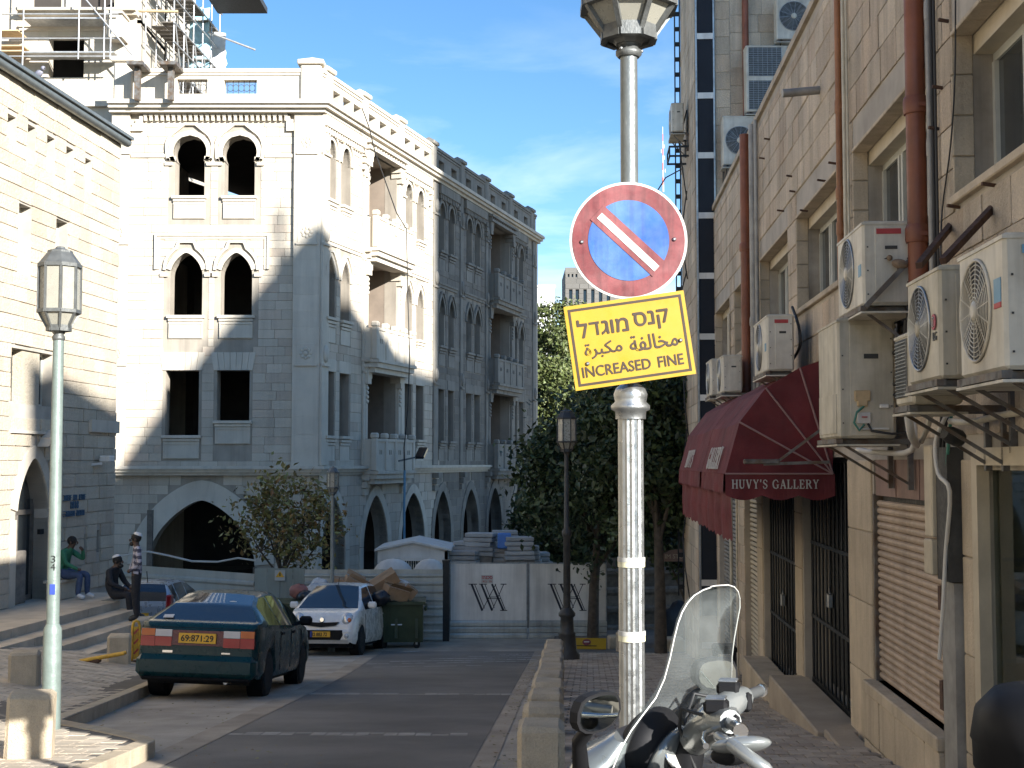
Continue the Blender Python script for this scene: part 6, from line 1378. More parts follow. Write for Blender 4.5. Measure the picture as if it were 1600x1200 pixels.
for i, (px, py, Y, rx, rz_, lab) in enumerate(((868, 560, 78, 2.3, 3.6, 'sunlit olive green pine beside the palace wall end'), (848, 620, 74, 1.6, 2.6, 'lower sunlit pine against the shaded palace corner'), (908, 566, 92, 2.6, 4.0, 'sunlit pine behind the left edge of the yellow sign'), (945, 600, 88, 3.4, 4.0, 'half-shaded pine below the yellow sign'))):
    c = at(px, py, Y); tree('pine_tree', lab, (c.x, Y, -5.2), (c.z + 5.2) * .9, (0, 0, c.z + 5.2, rx, rx, rz_), 19000, .115, 'leaf_pine', 40 + i, .25, (0, 0), 9, 110, grp='pines in the distance', fill=.3)
# fallen leaves along the gutters
r9 = random.Random(8); b = MB()
for k in range(420):
    if k % 3: Y = r9.uniform(9.5, 28); X = ASR(Y) + r9.uniform(.05, .5); z = road_z(Y) + .012
    else: Y = r9.uniform(10, 26); X = left_edge(Y) + r9.uniform(.05, 1.6); z = road_z(Y) + .012
    s2 = r9.uniform(.012, .03); a = r9.uniform(0, 6.28); b.add([(X + s2 * math.cos(a), Y + s2 * math.sin(a), z + .004), (X + s2 * .6 * math.cos(a + 1.6), Y + s2 * .6 * math.sin(a + 1.6), z), (X - s2 * math.cos(a), Y - s2 * math.sin(a), z + .006), (X - s2 * .6 * math.cos(a + 1.6), Y - s2 * .6 * math.sin(a + 1.6), z)], [(0, 1, 2, 3)])
b.build('fallen_leaves', 'leaf_autumn', None, fix=False, label='scattered dry leaves along the gutters', cat='leaves', kind='stuff')
# ------------------------------------------------------------------ cars (local frame: +x forwards, +y left, z up from the wheels' contact)
def orient(f, up):
    f = Vector(f).normalized(); l_ = Vector(up).cross(f).normalized(); u = f.cross(l_); m = Matrix((f, l_, u)).transposed(); return m.to_euler()
def interp(keys, x):
    for a, c in zip(keys, keys[1:]):
        if x <= c[0]: t = (x - a[0]) / (c[0] - a[0]) if c[0] > a[0] else 0; return [p + (q - p) * t for p, q in zip(a[1:], c[1:])]
    return list(keys[-1][1:])
def car(name, label, loc, rot, spec, paint, cat='car', group='parked cars'):
    t = link(name, None, None, loc, rot, None, label, cat, group)
    K = [k[:5] + ((k[5] or (spec['hw'] * k[4] * .96 if k[3] - k[2] < .06 else spec['hw'] * k[4] * (1 - .30 * min(1, (k[3] - k[2]) / .5)))),) for k in spec['keys']]; wr = spec['wr']; wx_ = spec['wheels']; hw = spec['hw']; x0, x1 = K[0][0], K[-1][0]
    g0, g1, g2, g3 = spec['glass']                  # rear glass base, roof rear, roof front, windscreen base
    xs = set(round(x0 + (x1 - x0) * i / 44, 3) for i in range(45)) | {g0, g1, g2, g3} | set(spec['pillars'])
    for w in wx_: xs |= {round(w + (wr + .06) * math.cos(a * math.pi / 10), 3) for a in range(11)}
    xs = sorted(xs); xs = [x for i, x in enumerate(xs) if i == 0 or x - xs[i - 1] > .012]
    rows = []
    for x in xs:
        zl, zb, zr_, fb, we = interp(K, x)          # sill height, belt height, roof height, width factor, roof half-width
        for w in wx_:
            if abs(x - w) < wr + .06: zl = max(zl, wr + math.sqrt((wr + .06) ** 2 - (x - w) ** 2))
        W = hw * fb; zr_ = max(zr_, zb + .012); zm = max(zl + .02, min(zb - .05, .52)); green = zr_ - zb
        we_ = we
        rows.append([(W * .95, zl), (W, max(zl + .015, min(zl + .1, zm))), (W * 1.0, zm), (W * .985, zb - .06 if zb - .06 > zm else (zm + zb) / 2), (W * .96, zb), (we_, zb + green * .86), (we_ * .9, zb + green * .95), (we_ * .5, zr_ - .006 * (green > .1)), (0, zr_)])
    n = len(rows[0]); body = MB(); parts_ = {}
    def face(mb, i, j, sg):
        q = [(xs[i], sg * rows[i][j][0], rows[i][j][1]), (xs[i + 1], sg * rows[i + 1][j][0], rows[i + 1][j][1]), (xs[i + 1], sg * rows[i + 1][j + 1][0], rows[i + 1][j + 1][1]), (xs[i], sg * rows[i][j + 1][0], rows[i][j + 1][1])]
        mb.add(q if sg < 0 else q[::-1], [(0, 1, 2, 3)], 0, True)
    pl = spec['pillars']
    for i in range(len(xs) - 1):
        xm = (xs[i] + xs[i + 1]) / 2
        for j in range(n - 1):
            for sg in (-1, 1):
                key = None
                if j >= 6 and (g0 < xm < g1): key = 'rear_window'
                elif j >= 6 and (g2 < xm < g3): key = 'windscreen'
                elif j == 4:
                    for a, c in zip(pl[::2], pl[1::2]):
                        if a < xm < c: key = ('side_window', a, sg)
                face(parts_.setdefault(key, MB()) if key else body, i, j, sg)
    for i, s_ in ((0, 1), (len(xs) - 1, -1)):
        pts = [(xs[i], -p[0], p[1]) for p in rows[i]] + [(xs[i], p[0], p[1]) for p in rows[i][-2::-1]]; body.add(pts, [tuple(range(len(pts)))[::s_]])
    def weld(o):
        bmm = bmesh.new(); bmm.from_mesh(o.data); bmesh.ops.remove_doubles(bmm, verts=bmm.verts, dist=.0015); bmesh.ops.recalc_face_normals(bmm, faces=bmm.faces); bmm.to_mesh(o.data); bmm.free(); return o
    weld(body.build('body', paint, t, fix=False))
    for k, mb in parts_.items(): weld(mb.build(k if isinstance(k, str) else k[0], 'car_glass', t, fix=False))
    MB().box(x0 + .25, x1 - .25, -hw * .82, hw * .82, .17, .45).build('underbody', 'plastic_black', t)
    for w in wx_:
        for sg in (-1, 1):
            wh = MB().lathe([(wr * .66, -.09), (wr * .93, -.095), (wr, -.07), (wr, .07), (wr * .93, .095), (wr * .66, .09)], 24).build('wheel', 'rubber', t, loc=(w, sg * (hw - .10), wr), rot=(R(90), 0, 0))
            MB().lathe([(wr * .67, -.078), (wr * .6, -.085), (wr * .3, -.07), (wr * .16, -.088), (wr * .16, .088), (wr * .3, .07), (wr * .6, .085), (wr * .67, .078)], 20).build('rim', 'rim', wh)
            MB().lathe([(wr + .05, -.22), (wr + .05, 0)], 20).build('wheel_arch', 'plastic_black', t, loc=(w, sg * (hw - .03), wr + .01), rot=(R(-90) * sg, 0, 0))
    for sg in (-1, 1):
        mxx, mz = spec['mirror']; mr_ = MB().cbox(mxx - .06, mxx + .06, sg * (hw + .11) - .10, sg * (hw + .11) + .10, mz - .07, mz + .07, .035).build('wing_mirror', spec.get('mirror_mat', paint), t); MB().bar((mxx, sg * (hw - .12), mz - .06), (mxx, sg * (hw + .05), mz - .03), .05).build('mirror_arm', 'plastic_black', mr_)
    for (a, c) in spec['seams']:
        for sg in (-1, 1): MB().bar((a, sg * (hw * 1.001), .32), (c, sg * (hw * .992), .86), .008, .012).build('door_seam', 'plastic_black', t)
    for hx_ in spec['handles']:
        for sg in (-1, 1): MB().cbox(hx_ - .09, hx_ + .09, sg * hw * .992 - .015, sg * hw * .992 + .015, .80, .84, .008).build('door_handle', spec.get('mirror_mat', paint), t)
    return t
SEDAN = dict(hw=.845, wr=.295, wheels=(-1.32, 1.28), glass=(-1.84, -1.0, .32, 1.12), pillars=(-1.38, -.62, -.56, .18, .24, .86), mirror=(.72, .98), mirror_mat='plastic_black', seams=((-.62, -.6), (.2, .2), (1.0, 1.02)), handles=(-.45, .38),
  keys=[(-2.15, .42, .84, .86, .90, 0), (-2.125, .35, .895, .912, .95, 0), (-2.07, .29, .94, .96, .985, 0), (-1.98, .26, .958, .985, 1., 0), (-1.84, .25, .965, 1.0, 1., 0), (-1.45, .24, .955, 1.215, 1., .62), (-1.0, .24, .945, 1.365, 1., .545), (-.5, .24, .935, 1.408, 1., .535), (.0, .24, .925, 1.415, 1., .535), (.32, .24, .915, 1.39, 1., .53), (.7, .24, .90, 1.17, 1., 0), (1.12, .24, .885, .93, 1., 0), (1.6, .24, .80, .86, .99, 0), (1.98, .26, .68, .745, .955, 0), (2.12, .3, .6, .66, .88, 0)])
HATCH = dict(hw=.83, wr=.29, wheels=(-1.2, 1.25), glass=(-1.80, -1.45, .42, 1.28), pillars=(-1.40, -1.05, -.98, -.12, -.05, .92), mirror=(.82, 1.04), seams=((-1.02, -1.0), (-.08, -.08), (.98, 1.0)), handles=(-.8, .1),
  keys=[(-1.87, .34, .86, .89, .93, 0), (-1.82, .28, .95, .99, .97, 0), (-1.62, .24, .99, 1.30, .99, 0), (-1.45, .24, .99, 1.44, 1., .58), (-.9, .24, .98, 1.50, 1., .59), (-.2, .24, .965, 1.52, 1., .59), (.42, .24, .95, 1.46, 1., .57), (.85, .24, .94, 1.22, 1., 0), (1.28, .24, .92, .975, .99, 0), (1.5, .24, .85, .92, .975, 0), (1.72, .25, .72, .80, .93, 0), (1.84, .28, .56, .62, .86, 0), (1.88, .32, .48, .52, .80, 0)])
def plate(t, x, z, w, h, s_, face, blue=False):
    MB().cbox(x - .012, x + .012, -w / 2, w / 2, z - h / 2, z + h / 2, .004).build('number_plate', 'plate_yellow', t)
    rot = (R(90), 0, R(-90)) if face < 0 else (R(90), 0, R(90))
    if blue: MB().box(x + face * .013 - .001, x + face * .013 + .001, face * -w / 2 + (0 if face < 0 else 0), face * -w / 2 + face * .05, z - h / 2, z + h / 2).build('plate_band', 'plate_blue', t)
    text(s_, .1, 'ink', t, (x + face * .0145, -.02 * face if blue else 0, z), rot, width=w * (.78 if blue else .86), height=h * .62, bold=.002)
# teal saloon, seen from behind
Yc = 20.5; gx = -4.30
teal = car('parked_car', 'dark teal saloon car parked on the left, seen from behind', (gx, Yc, road_z(Yc) + .02), orient((.03, 1, -.098), (.035, .098, 1)), SEDAN, 'teal_paint')
teal.scale = (1, 1, 1.05)
MB().cbox(-2.235, -1.9, -.835, .835, .26, .56, .07).build('rear_bumper', 'teal_paint', teal); MB().cbox(-2.20, -2.0, -.76, .76, .22, .285, .03).build('bumper_lip', 'plastic_black', teal)
MB().box(-2.165, -2.13, -.40, .40, .68, .875).build('rear_garnish', 'garnish', teal)
for sg in (-1, 1):
    for nm, mt_, y0, y1, z0, z1, e in (('reverse_lamp', 'tail_clear', .36, .59, .79, .88, .0), ('tail_lamp', 'tail_red', .36, .59, .665, .785, .0), ('tail_lamp', 'tail_red', .595, .79, .66, .79, .0), ('indicator_lamp', 'tail_amber', .595, .785, .795, .885, .0)):
        a, c = sorted((sg * y0, sg * y1)); MB().prism([(y0, -2.178), (y1, -2.178 + e * 2), (y1, -2.02), (y0, -2.1)], lambda u, v, w: (v, sg * u, w), z0, z1).build(nm, mt_, teal)
plate(teal, -2.185, .775, .52, .13, '69:871:29', -1)
MB().box(-2.165, -2.15, .34, .48, .58, .61).build('badge', 'chrome', teal); MB().box(-2.165, -2.15, -.46, -.34, .58, .60).build('badge', 'chrome', teal)
MB().box(-2.15, -2.145, -.80, .80, .905, .912).build('boot_seam', 'plastic_black', teal)
MB().tube([(-2.16, -.42, .22), (-1.8, -.42, .22)], .03, 8).build('exhaust', 'steel', teal)
MB().ball((-1.30, -.25, 1.235), (.03, .10, .03), 10, 6).build('window_toy', 'rubbish_white', teal)
MB().add([(-1.83, .60, 1.01), (-1.83, .46, 1.012), (-1.75, .46, 1.055), (-1.75, .60, 1.05)], [(0, 1, 2, 3)]).build('window_sticker', 'rubbish_white', teal, fix=False, loc=(-.012, 0, .012))
for y in (-.36, .36): MB().cbox(-.5, -.38, y - .12, y + .12, .95, 1.22, .03).build('headrest', 'plastic_black', teal)
# white hatchback, facing us
Yw = 32.7; white = car('parked_car', 'small white hatchback with yellow number plate parked facing the camera', (-4.22, Yw + .25, road_z(Yw + .2) + .01), orient((-.13, -1, .085), (.0, .085, 1)), HATCH, 'white_paint')
white.scale = (1, 1.03, 1.12)
def disc_on(t, y, z, r, x, nm, mt_, ry=1., tilt=0): MB().lathe([(r, -.02), (r, .02), (r * .8, .05), (r * .35, .065)], 20).build(nm, mt_, t, loc=(x, y, z), rot=(0, R(90 - tilt), 0), scale=(1, ry, 1))
MB().cbox(1.72, 1.91, -.72, .72, .26, .60, .09).build('front_bumper', 'white_paint', white)
MB().prism([(-.46, .34), (.46, .34), (.52, .44), (.50, .54), (-.50, .54), (-.52, .44)], lambda u, v, w: (w, u, v), 1.85, 1.918).build('lower_grille', 'plastic_black', white)
MB().prism([(-.33, .635), (0, .60), (.33, .635), (.40, .705), (0, .69), (-.40, .705)], lambda u, v, w: (w - (v - .6) * .3, u, v), 1.80, 1.875).build('upper_grille', 'plastic_black', white)
for sg in (-1, 1):
    h_ = MB().ball((0, 0, 0), (.10, .145, .16), 16, 10).build('headlight', 'headlight', white, loc=(1.705, sg * .58, .745), rot=(0, -.35, sg * .35)); MB().ball((.085, sg * .02, -.03), (.03, .05, .05), 10, 6).build('indicator_lamp', 'tail_amber', h_)
    disc_on(white, sg * .60, .42, .055, 1.885, 'fog_lamp', 'headlight')
MB().lathe([(.06, 0), (.06, .012), (.045, .018)], 18).build('badge', 'chrome', white, loc=(1.80, 0, .745), rot=(0, R(75), 0))
plate(white, 1.93, .455, .46, .115, '82 883 72', 1, True)
MB().tube([(.35, 0, 1.47), (.28, 0, 1.62)], .008, 5).build('aerial', 'plastic_black', white)
# silver hatchback beyond the steps, seen from behind
sp_ = at(250, 960, 34.0)
silver = car('parked_car', 'silver hatchback partly hidden behind the standing man', (sp_.x - .38, 35.4, road_z(35) + .14), orient((.02, 1, -.05), (0, .05, 1)), HATCH, 'silver_paint')
for sg in (-1, 1): MB().cbox(-1.90, -1.62, sg * .74 - .07, sg * .74 + .07, .82, 1.18, .03).build('tail_lamp', 'tail_red', silver)
MB().box(-1.90, -1.86, -.25, .25, .62, .73).build('number_plate', 'plate_yellow', silver); MB().tube([(-1.2, 0, 1.47), (-1.3, 0, 1.75)], .012, 5).build('aerial', 'plastic_black', silver)
bp_ = at(1048, 960, 33.5); b = MB(); n_, V_ = 14, []
for x, w, h in ((-.75, .12, .62), (-.6, .2, .8), (-.3, .24, .86), (.0, .25, .92), (.3, .30, 1.05), (.5, .36, 1.12), (.62, .2, .98), (.8, .1, .5)):
    for j in range(n_): a = math.pi * j / (n_ - 1); V_.append((w * math.cos(a) * (1 + .06 * math.sin(j * 2.3 + x * 9)), x, max(.03, h * max(0, math.sin(a)) ** .6 * (1 + .04 * math.sin(j * 3.1 + x * 7)))))
b.add(V_, [(i * n_ + j, i * n_ + j + 1, (i + 1) * n_ + j + 1, (i + 1) * n_ + j) for i in range(7) for j in range(n_ - 1)], 0, True)
b.build('covered_motorcycle', 'dark_trousers', None, loc=(bp_.x, 33.5, walk_z(33.5)), rot=(-.098, 0, -.5), label='dark covered motorcycle in deep shade behind the straight trunk', cat='motorcycle')

# ------------------------------------------------------------------ scooter in the foreground (local: +x forwards, +y left, z up from the pavement)
sg_ = walk_z(4.1); hd = Vector((-.856, .517, 0)); sco = link('motor_scooter', None, None, (.49, 4.1, sg_), orient((hd.x, hd.y, -.03), (0, .0, 1)), None, 'silver motor scooter with tall clear windscreen at the bottom right', 'scooter', None)
def sscreen(b):
    rowsz = [(z, w, xe + .075 * min(1.2, w / .26), xe) for z, w, xe in ((.62, .36, .03), (.70, .41, .02), (.78, .43, .01), (.86, .43, -.01), (.92, .41, -.03), (.97, .375, -.05), (1.01, .335, -.07), (1.05, .292, -.09), (1.10, .262, -.105), (1.16, .25, -.12), (1.22, .247, -.135), (1.26, .243, -.146), (1.29, .228, -.153), (1.315, .20, -.159), (1.333, .16, -.163), (1.344, .10, -.166), (1.3475, .04, -.167))]
    n = 16; vs = []
    for z, w, x, xe in rowsz:
        for j in range(n + 1):
            u = -1 + 2 * j / n; vs.append((xe + (x - xe) * (1 - abs(u) ** 2.2), w * u - .05, z))
    k = len(rowsz); f = [(i * (n + 1) + j, i * (n + 1) + j + 1, (i + 1) * (n + 1) + j + 1, (i + 1) * (n + 1) + j) for i in range(k - 1) for j in range(n)]
    b.add(vs, f, 0, True); return vs, n, k
sb = MB(); vs_, n_, k2 = sscreen(sb); so = sb.build('windscreen', 'clear_screen', sco, fix=False); md = so.modifiers.new('solid', 'SOLIDIFY'); md.thickness = .004
edge = [vs_[i * (n_ + 1)] for i in range(k2)] + [vs_[(k2 - 1) * (n_ + 1) + j] for j in range(1, n_)] + [vs_[i * (n_ + 1) + n_] for i in range(k2 - 1, -1, -1)]
MB().tube(edge, .0020, 6).build('screen_edge', 'hoarding_white', sco)
# front apron, dash hood, dials
def loft(name, secs, mt_, parent=sco, n=14, sm=True):
    b = MB(); V = []
    for (c_, ax, ay, nx) in secs:      # centre, half-width (y), half-height along second axis, second axis direction
        for j in range(n): a = 2 * math.pi * j / n; V.append(Vector(c_) + Vector((0, 1, 0)) * (ax * math.cos(a)) + Vector(nx).normalized() * (ay * math.sin(a)))
    k = len(secs); b.add(V, [(i * n + j, i * n + (j + 1) % n, (i + 1) * n + (j + 1) % n, (i + 1) * n + j) for i in range(k - 1) for j in range(n)], 0, sm); b.add(V[:n], [tuple(range(n))[::-1]]); b.add(V[-n:], [tuple(range(n))]); return b.build(name, mt_, parent)
loft('front_fairing', [((.10, 0, .30), .20, .10, (1, 0, .2)), ((.20, 0, .50), .27, .15, (1, 0, .2)), ((.20, 0, .70), .30, .14, (1, 0, .2)), ((.14, 0, .84), .24, .10, (1, 0, .3)), ((.08, 0, .90), .16, .05, (1, 0, .4))], 'scooter_silver')
loft('leg_shield', [((-.02, 0, .28), .26, .05, (1, 0, .1)), ((.02, 0, .50), .31, .06, (1, 0, .1)), ((.04, 0, .70), .30, .06, (1, 0, .1)), ((.02, 0, .82), .22, .05, (1, 0, .1))], 'plastic_black')
MB().ball((0, 0, 0), (.085, .15, .135), 26, 16).build('dash_hood', 'plastic_black', sco, loc=(.05, 0, .85), rot=(0, -.35, 0))
MB().ball((0, 0, 0), (.035, .125, .105), 26, 16).build('dial_glass', 'dial_lens', sco, loc=(-.015, .0, .835), rot=(0, -.5, 0))
for y, z_, r in ((.055, .0, .042), (-.05, .012, .042), (.0, .06, .018), (.0, -.055, .02)):
    MB().lathe([(r * 1.08, 0), (r * 1.08, .004), (r * .96, .006)], 22).build('dial_ring', 'chrome', sco, loc=(-.050 + z_ * .5, y, .848 + z_ * .85), rot=(0, R(-62), 0)); MB().lathe([(r, .0), (r, .0075)], 22).build('dial', 'sign_white' if r > .03 else 'scooter_grey', sco, loc=(-.050 + z_ * .5, y, .848 + z_ * .85), rot=(0, R(-62), 0))
# handlebar group, turned to the left
hb = link('handlebar', MB().tube([(0, -.14, 0), (0, .14, 0)], .02, 8).mesh('handlebar', 'scooter_grey', True), sco, (-.20, -.03, .955), (0, 0, R(16)))
for sg in (-1, 1):
    b = MB(); q = [(.10, sg * .02, -.06), (.05, sg * .10, -.01), (.0, sg * .17, .025), (-.03, sg * .22, .03)]; b.tube(q, [.05, .052, .046, .034], 12); b.build('bar_cover', 'scooter_silver', hb)
    g = MB(); pts = [(-.03 - .012 * k / 3, sg * (.225 + .012 * k), .03) for k in range(11)]; g.tube(pts, [.0185 if k % 2 else .0165 for k in range(11)], 12); g.build('grip', 'scooter_grey', hb)
    MB().lathe([(.021, -.008), (.021, .008)], 12).build('bar_end', 'chrome', hb, loc=(-.072, sg * .352, .03), rot=(R(90), 0, 0))
    MB().tube([(.02, sg * .19, .0), (.045, sg * .23, -.005), (.04, sg * .30, -.01), (.025, sg * .36, -.012)], [.012, .009, .008, .009], 8).build('brake_lever', 'chrome', hb)
    MB().cbox(-.02, .05, sg * .17 - .035, sg * .17 + .035, .045, .085, .01).build('fluid_reservoir', 'plastic_black', hb); MB().cbox(-.015, .045, sg * .17 - .03, sg * .17 + .03, .085, .092, .003).build('reservoir_lid', 'steel', hb)
    MB().cbox(-.055, -.01, sg * .19 - .03, sg * .19 + .03, -.01, .05, .01).build('switch_block', 'plastic_black', hb)
    cbs = MB().tube([(.03, sg * .16, .03), (.12, sg * .14, .05), (.14, sg * .06, -.02), (.1, sg * .03, -.15)], .006, 6).build('cable', 'cable', hb)
loft('key_boss', [((-.05, .0, .72), .05, .05, (1, 0, 0)), ((-.08, 0, .86), .055, .05, (1, 0, 0)), ((-.12, 0, .94), .04, .04, (1, 0, 0))], 'plastic_black')
MB().ball((0, 0, 0), (.085, .05, .024), 18, 10).build('hand_guard', 'scooter_silver', sco, loc=(-.36, .28, .945), rot=(.3, .1, .35))
MB().tube([(-.27, .22, .95), (-.36, .33, .95), (-.45, .34, .90), (-.47, .28, .83), (-.42, .22, .80)], [.016, .02, .02, .018, .014], 10).build('lever_guard', 'scooter_silver', sco)
MB().ball((0, 0, 0), (.06, .035, .03), 18, 10).build('hand_guard', 'plastic_black', sco, loc=(-.33, .27, .915), rot=(.3, .1, .35))
# mirrors
for sg, mx_, my_, mz_ in ((1, .0, .425, 1.03), (-1, .0, -.435, 1.02)):
    out_ = [(-.083, -.018), (-.082, .012), (-.068, .042), (-.045, .055), (0, .062), (.045, .06), (.068, .052), (.082, .032), (.086, .0), (.078, -.024), (.05, -.048), (.02, -.057), (-.02, -.06), (-.05, -.054), (-.072, -.04)]
    mo = MB().prism([(u * 1.05, v * .92) for u, v in out_], lambda u, v, w: (w, u * sg * -1, v), .0, .03).build('mirror', 'plastic_black', sco, loc=(mx_, my_, mz_), rot=(0, R(-4), R(-16 if sg > 0 else -30)))
    MB().prism([(u * .92, v * .78) for u, v in out_], lambda u, v, w: (w, u * sg * -1, v), -.004, .0).build('mirror_glass', 'mirror', mo)
    MB().tube([(mx_ + .03, my_, mz_ - .04), (.08, sg * .40, .94), (.13, sg * .30, .82)], [.02, .022, .028], 8).build('mirror_stalk', 'plastic_black', sco)
# rest of the machine
loft('seat', [((-.55, 0, .72), .10, .05, (0, 0, 1)), ((-.75, 0, .74), .15, .08, (0, 0, 1)), ((-1.1, 0, .80), .16, .08, (0, 0, 1)), ((-1.35, 0, .84), .12, .05, (0, 0, 1))], 'leather')
loft('rear_body', [((-.50, 0, .48), .13, .16, (0, 0, 1)), ((-.80, 0, .52), .20, .18, (0, 0, 1)), ((-1.2, 0, .62), .18, .14, (0, 0, 1)), ((-1.5, 0, .72), .09, .06, (0, 0, 1))], 'scooter_silver')
MB().cbox(-.62, .05, -.19, .19, .20, .30, .04).build('footboard', 'plastic_black', sco)
tc_ = loft('top_case', [((-1.12, 0, .84), .17, .17, (1, 0, 0)), ((-1.12, 0, .90), .21, .20, (1, 0, 0)), ((-1.12, 0, .965), .21, .20, (1, 0, 0)), ((-1.12, 0, .975), .215, .205, (1, 0, 0)), ((-1.12, 0, 1.05), .20, .19, (1, 0, 0)), ((-1.12, 0, 1.10), .15, .14, (1, 0, 0)), ((-1.12, 0, 1.115), .07, .07, (1, 0, 0))], 'plastic_black', n=20)
for x, nm in ((.42, 'front_wheel'), (-1.1, 'rear_wheel')):
    wh = MB().lathe([(.14, -.05), (.22, -.055), (.25, -.03), (.25, .03), (.22, .055), (.14, .05)], 24).build(nm, 'rubber', sco, loc=(x, 0, .25), rot=(R(90), 0, 0)); MB().lathe([(.145, -.035), (.05, -.03), (.05, .03), (.145, .035)], 18).build('rim', 'rim', wh)
loft('front_mudguard', [((.20, 0, .42), .07, .03, (0, 0, 1)), ((.40, 0, .53), .09, .03, (0, 0, 1)), ((.62, 0, .44), .07, .03, (0, 0, 1))], 'scooter_silver')
MB().tube([(.16, .06, .60), (.42, .08, .25)], .025, 8).tube([(.16, -.06, .60), (.42, -.08, .25)], .025, 8).build('fork', 'steel', sco)

# ------------------------------------------------------------------ people
def person(label, loc, rz, joints, edges, mats, regions, cat='person', head=None):
    me = bpy.data.meshes.new('person'); names = list(joints); me.from_pydata([joints[n][0] for n in names], [(names.index(a), names.index(c)) for a, c in edges], [])
    o = bpy.data.objects.new('person', me); COL.objects.link(o); sk = o.modifiers.new('skin', 'SKIN'); sk.use_smooth_shade = True
    for i, n in enumerate(names): me.skin_vertices[0].data[i].radius = (joints[n][1],) * 2 if not isinstance(joints[n][1], tuple) else joints[n][1]; me.skin_vertices[0].data[i].use_root = (n == 'pelvis')
    sb_ = o.modifiers.new('sub', 'SUBSURF'); sb_.levels = 2; sb_.render_levels = 2
    dg = bpy.context.evaluated_depsgraph_get(); m2 = bpy.data.meshes.new_from_object(o.evaluated_get(dg)); bpy.data.objects.remove(o)
    m2.materials.clear(); [m2.materials.append(M[k]) for k in mats]
    for p_ in m2.polygons:
        c_ = p_.center; best = min(edges, key=lambda e: seg_d(c_, Vector(joints[e[0]][0]), Vector(joints[e[1]][0]))); p_.material_index = regions(best, c_); p_.use_smooth = True
    return link('person', m2, None, loc, (0, 0, rz), None, label, cat, 'men by the steps')
def seg_d(p_, a, c_):
    d = c_ - a; t = max(0, min(1, (p_ - a).dot(d) / max(1e-9, d.length_squared))); return (p_ - a - d * t).length
ED = [('pelvis', 'waist'), ('waist', 'chest'), ('chest', 'neck'), ('neck', 'head'), ('head', 'crown'), ('chest', 'shL'), ('shL', 'elL'), ('elL', 'waL'), ('waL', 'haL'), ('chest', 'shR'), ('shR', 'elR'), ('elR', 'waR'), ('waR', 'haR'), ('pelvis', 'hiL'), ('hiL', 'knL'), ('knL', 'anL'), ('anL', 'toL'), ('pelvis', 'hiR'), ('hiR', 'knR'), ('knR', 'anR'), ('anR', 'toR')]
def head_bits(o, hd_, cap=True, beard=True, f=(0, -1)):
    hx_, hy, hz_ = hd_
    F2 = Vector((f[0], f[1], 0)); Rr = Vector((-f[1], f[0], 0)) 
    hp = lambda a, b_, c_: Vector((hx_, hy, hz_)) + F2 * a + Rr * b_ + Vector((0, 0, c_))
    b = MB()
    b.ball(hp(-.02, 0, .035), (.098, .1, .10), 14, 8); b.build('hair', 'hair', o)
    MB().ball(hp(.105, 0, -.01), (.018, .018, .03), 8, 6).build('nose', 'skin', o)
    for s_ in (-1, 1): MB().ball(hp(.079, .033 * s_, .018), .010, 8, 6).build('eye', 'ink', o); MB().ball(hp(.0, .092 * s_, -.005), (.02, .02, .032), 8, 6).build('ear', 'skin', o)
    MB().ball(hp(.082, 0, -.052), (.014, .025, .007), 8, 4).build('mouth', 'hair', o)
    if beard: MB().ball(hp(.06, 0, -.085), (.05, .06, .045), 10, 6).build('beard', 'hair', o)
    if cap: MB().lathe([(.088, 0), (.085, .025), (.06, .05), (.02, .058)], 16).build('skull_cap', 'cap_white', o, loc=hp(-.045, 0, .085), rot=(-.35 * f[1] * -1, .35 * f[0] * -1, 0))
J = dict(pelvis=((0, 0, .90), (.15, .11)), waist=((0, .01, 1.08), (.15, .10)), chest=((0, .02, 1.32), (.17, .11)), neck=((0, -.01, 1.48), .055), head=((0, -.03, 1.58), (.075, .085)), crown=((0, -.03, 1.67), (.065, .075)),
  shL=((.17, .02, 1.40), .065), elL=((.23, .06, 1.14), .052), waL=((.16, -.12, 1.0), .036), haL=((.10, -.16, .97), .035), shR=((-.17, .02, 1.40), .065), elR=((-.23, .06, 1.14), .052), waR=((-.16, -.12, 1.0), .036), haR=((-.10, -.16, .97), .035),
  hiL=((.09, 0, .84), .10), knL=((.10, -.02, .48), .075), anL=((.10, .02, .09), .055), toL=((.11, -.14, .04), .042), hiR=((-.09, 0, .84), .10), knR=((-.10, .0, .48), .075), anR=((-.11, .03, .09), .055), toR=((-.12, -.13, .04), .042))
def reg(e, c_):
    k = e[1]
    if k in ('toL', 'toR'): return 4
    if k in ('head', 'crown', 'neck') and c_.z > joint_neck: return 0
    if k in ('haL', 'haR'): return 0
    if k in ('hiL', 'hiR', 'knL', 'knR', 'anL', 'anR') or (k == 'waist' and c_.z < joint_waist): return 3
    return 1 + (int((c_.z * 1.0) / .065) % 2 if striped else 0)
striped = True; joint_neck = 1.47; joint_waist = .96
def stairz(X, Y):
    k = math.floor((X - EX(Y)) / .40) + 1; return LB - max(0, k) * .155
px_ = (-7.42, 26.3)
st_ = person('standing man in grey striped jumper and white skull cap on the steps', (px_[0], px_[1], stairz(*px_)), R(-75), J, ED, ['skin', 'stripe_light', 'stripe_dark', 'dark_trousers', 'leather'], reg)
head_bits(st_, (0, -.03, 1.60)); 
MB().tube([(-.16, .1, 1.40), (-.1, -.08, 1.2), (.08, -.14, 1.02)], .012, 6).build('bag_strap', 'stripe_light', st_)
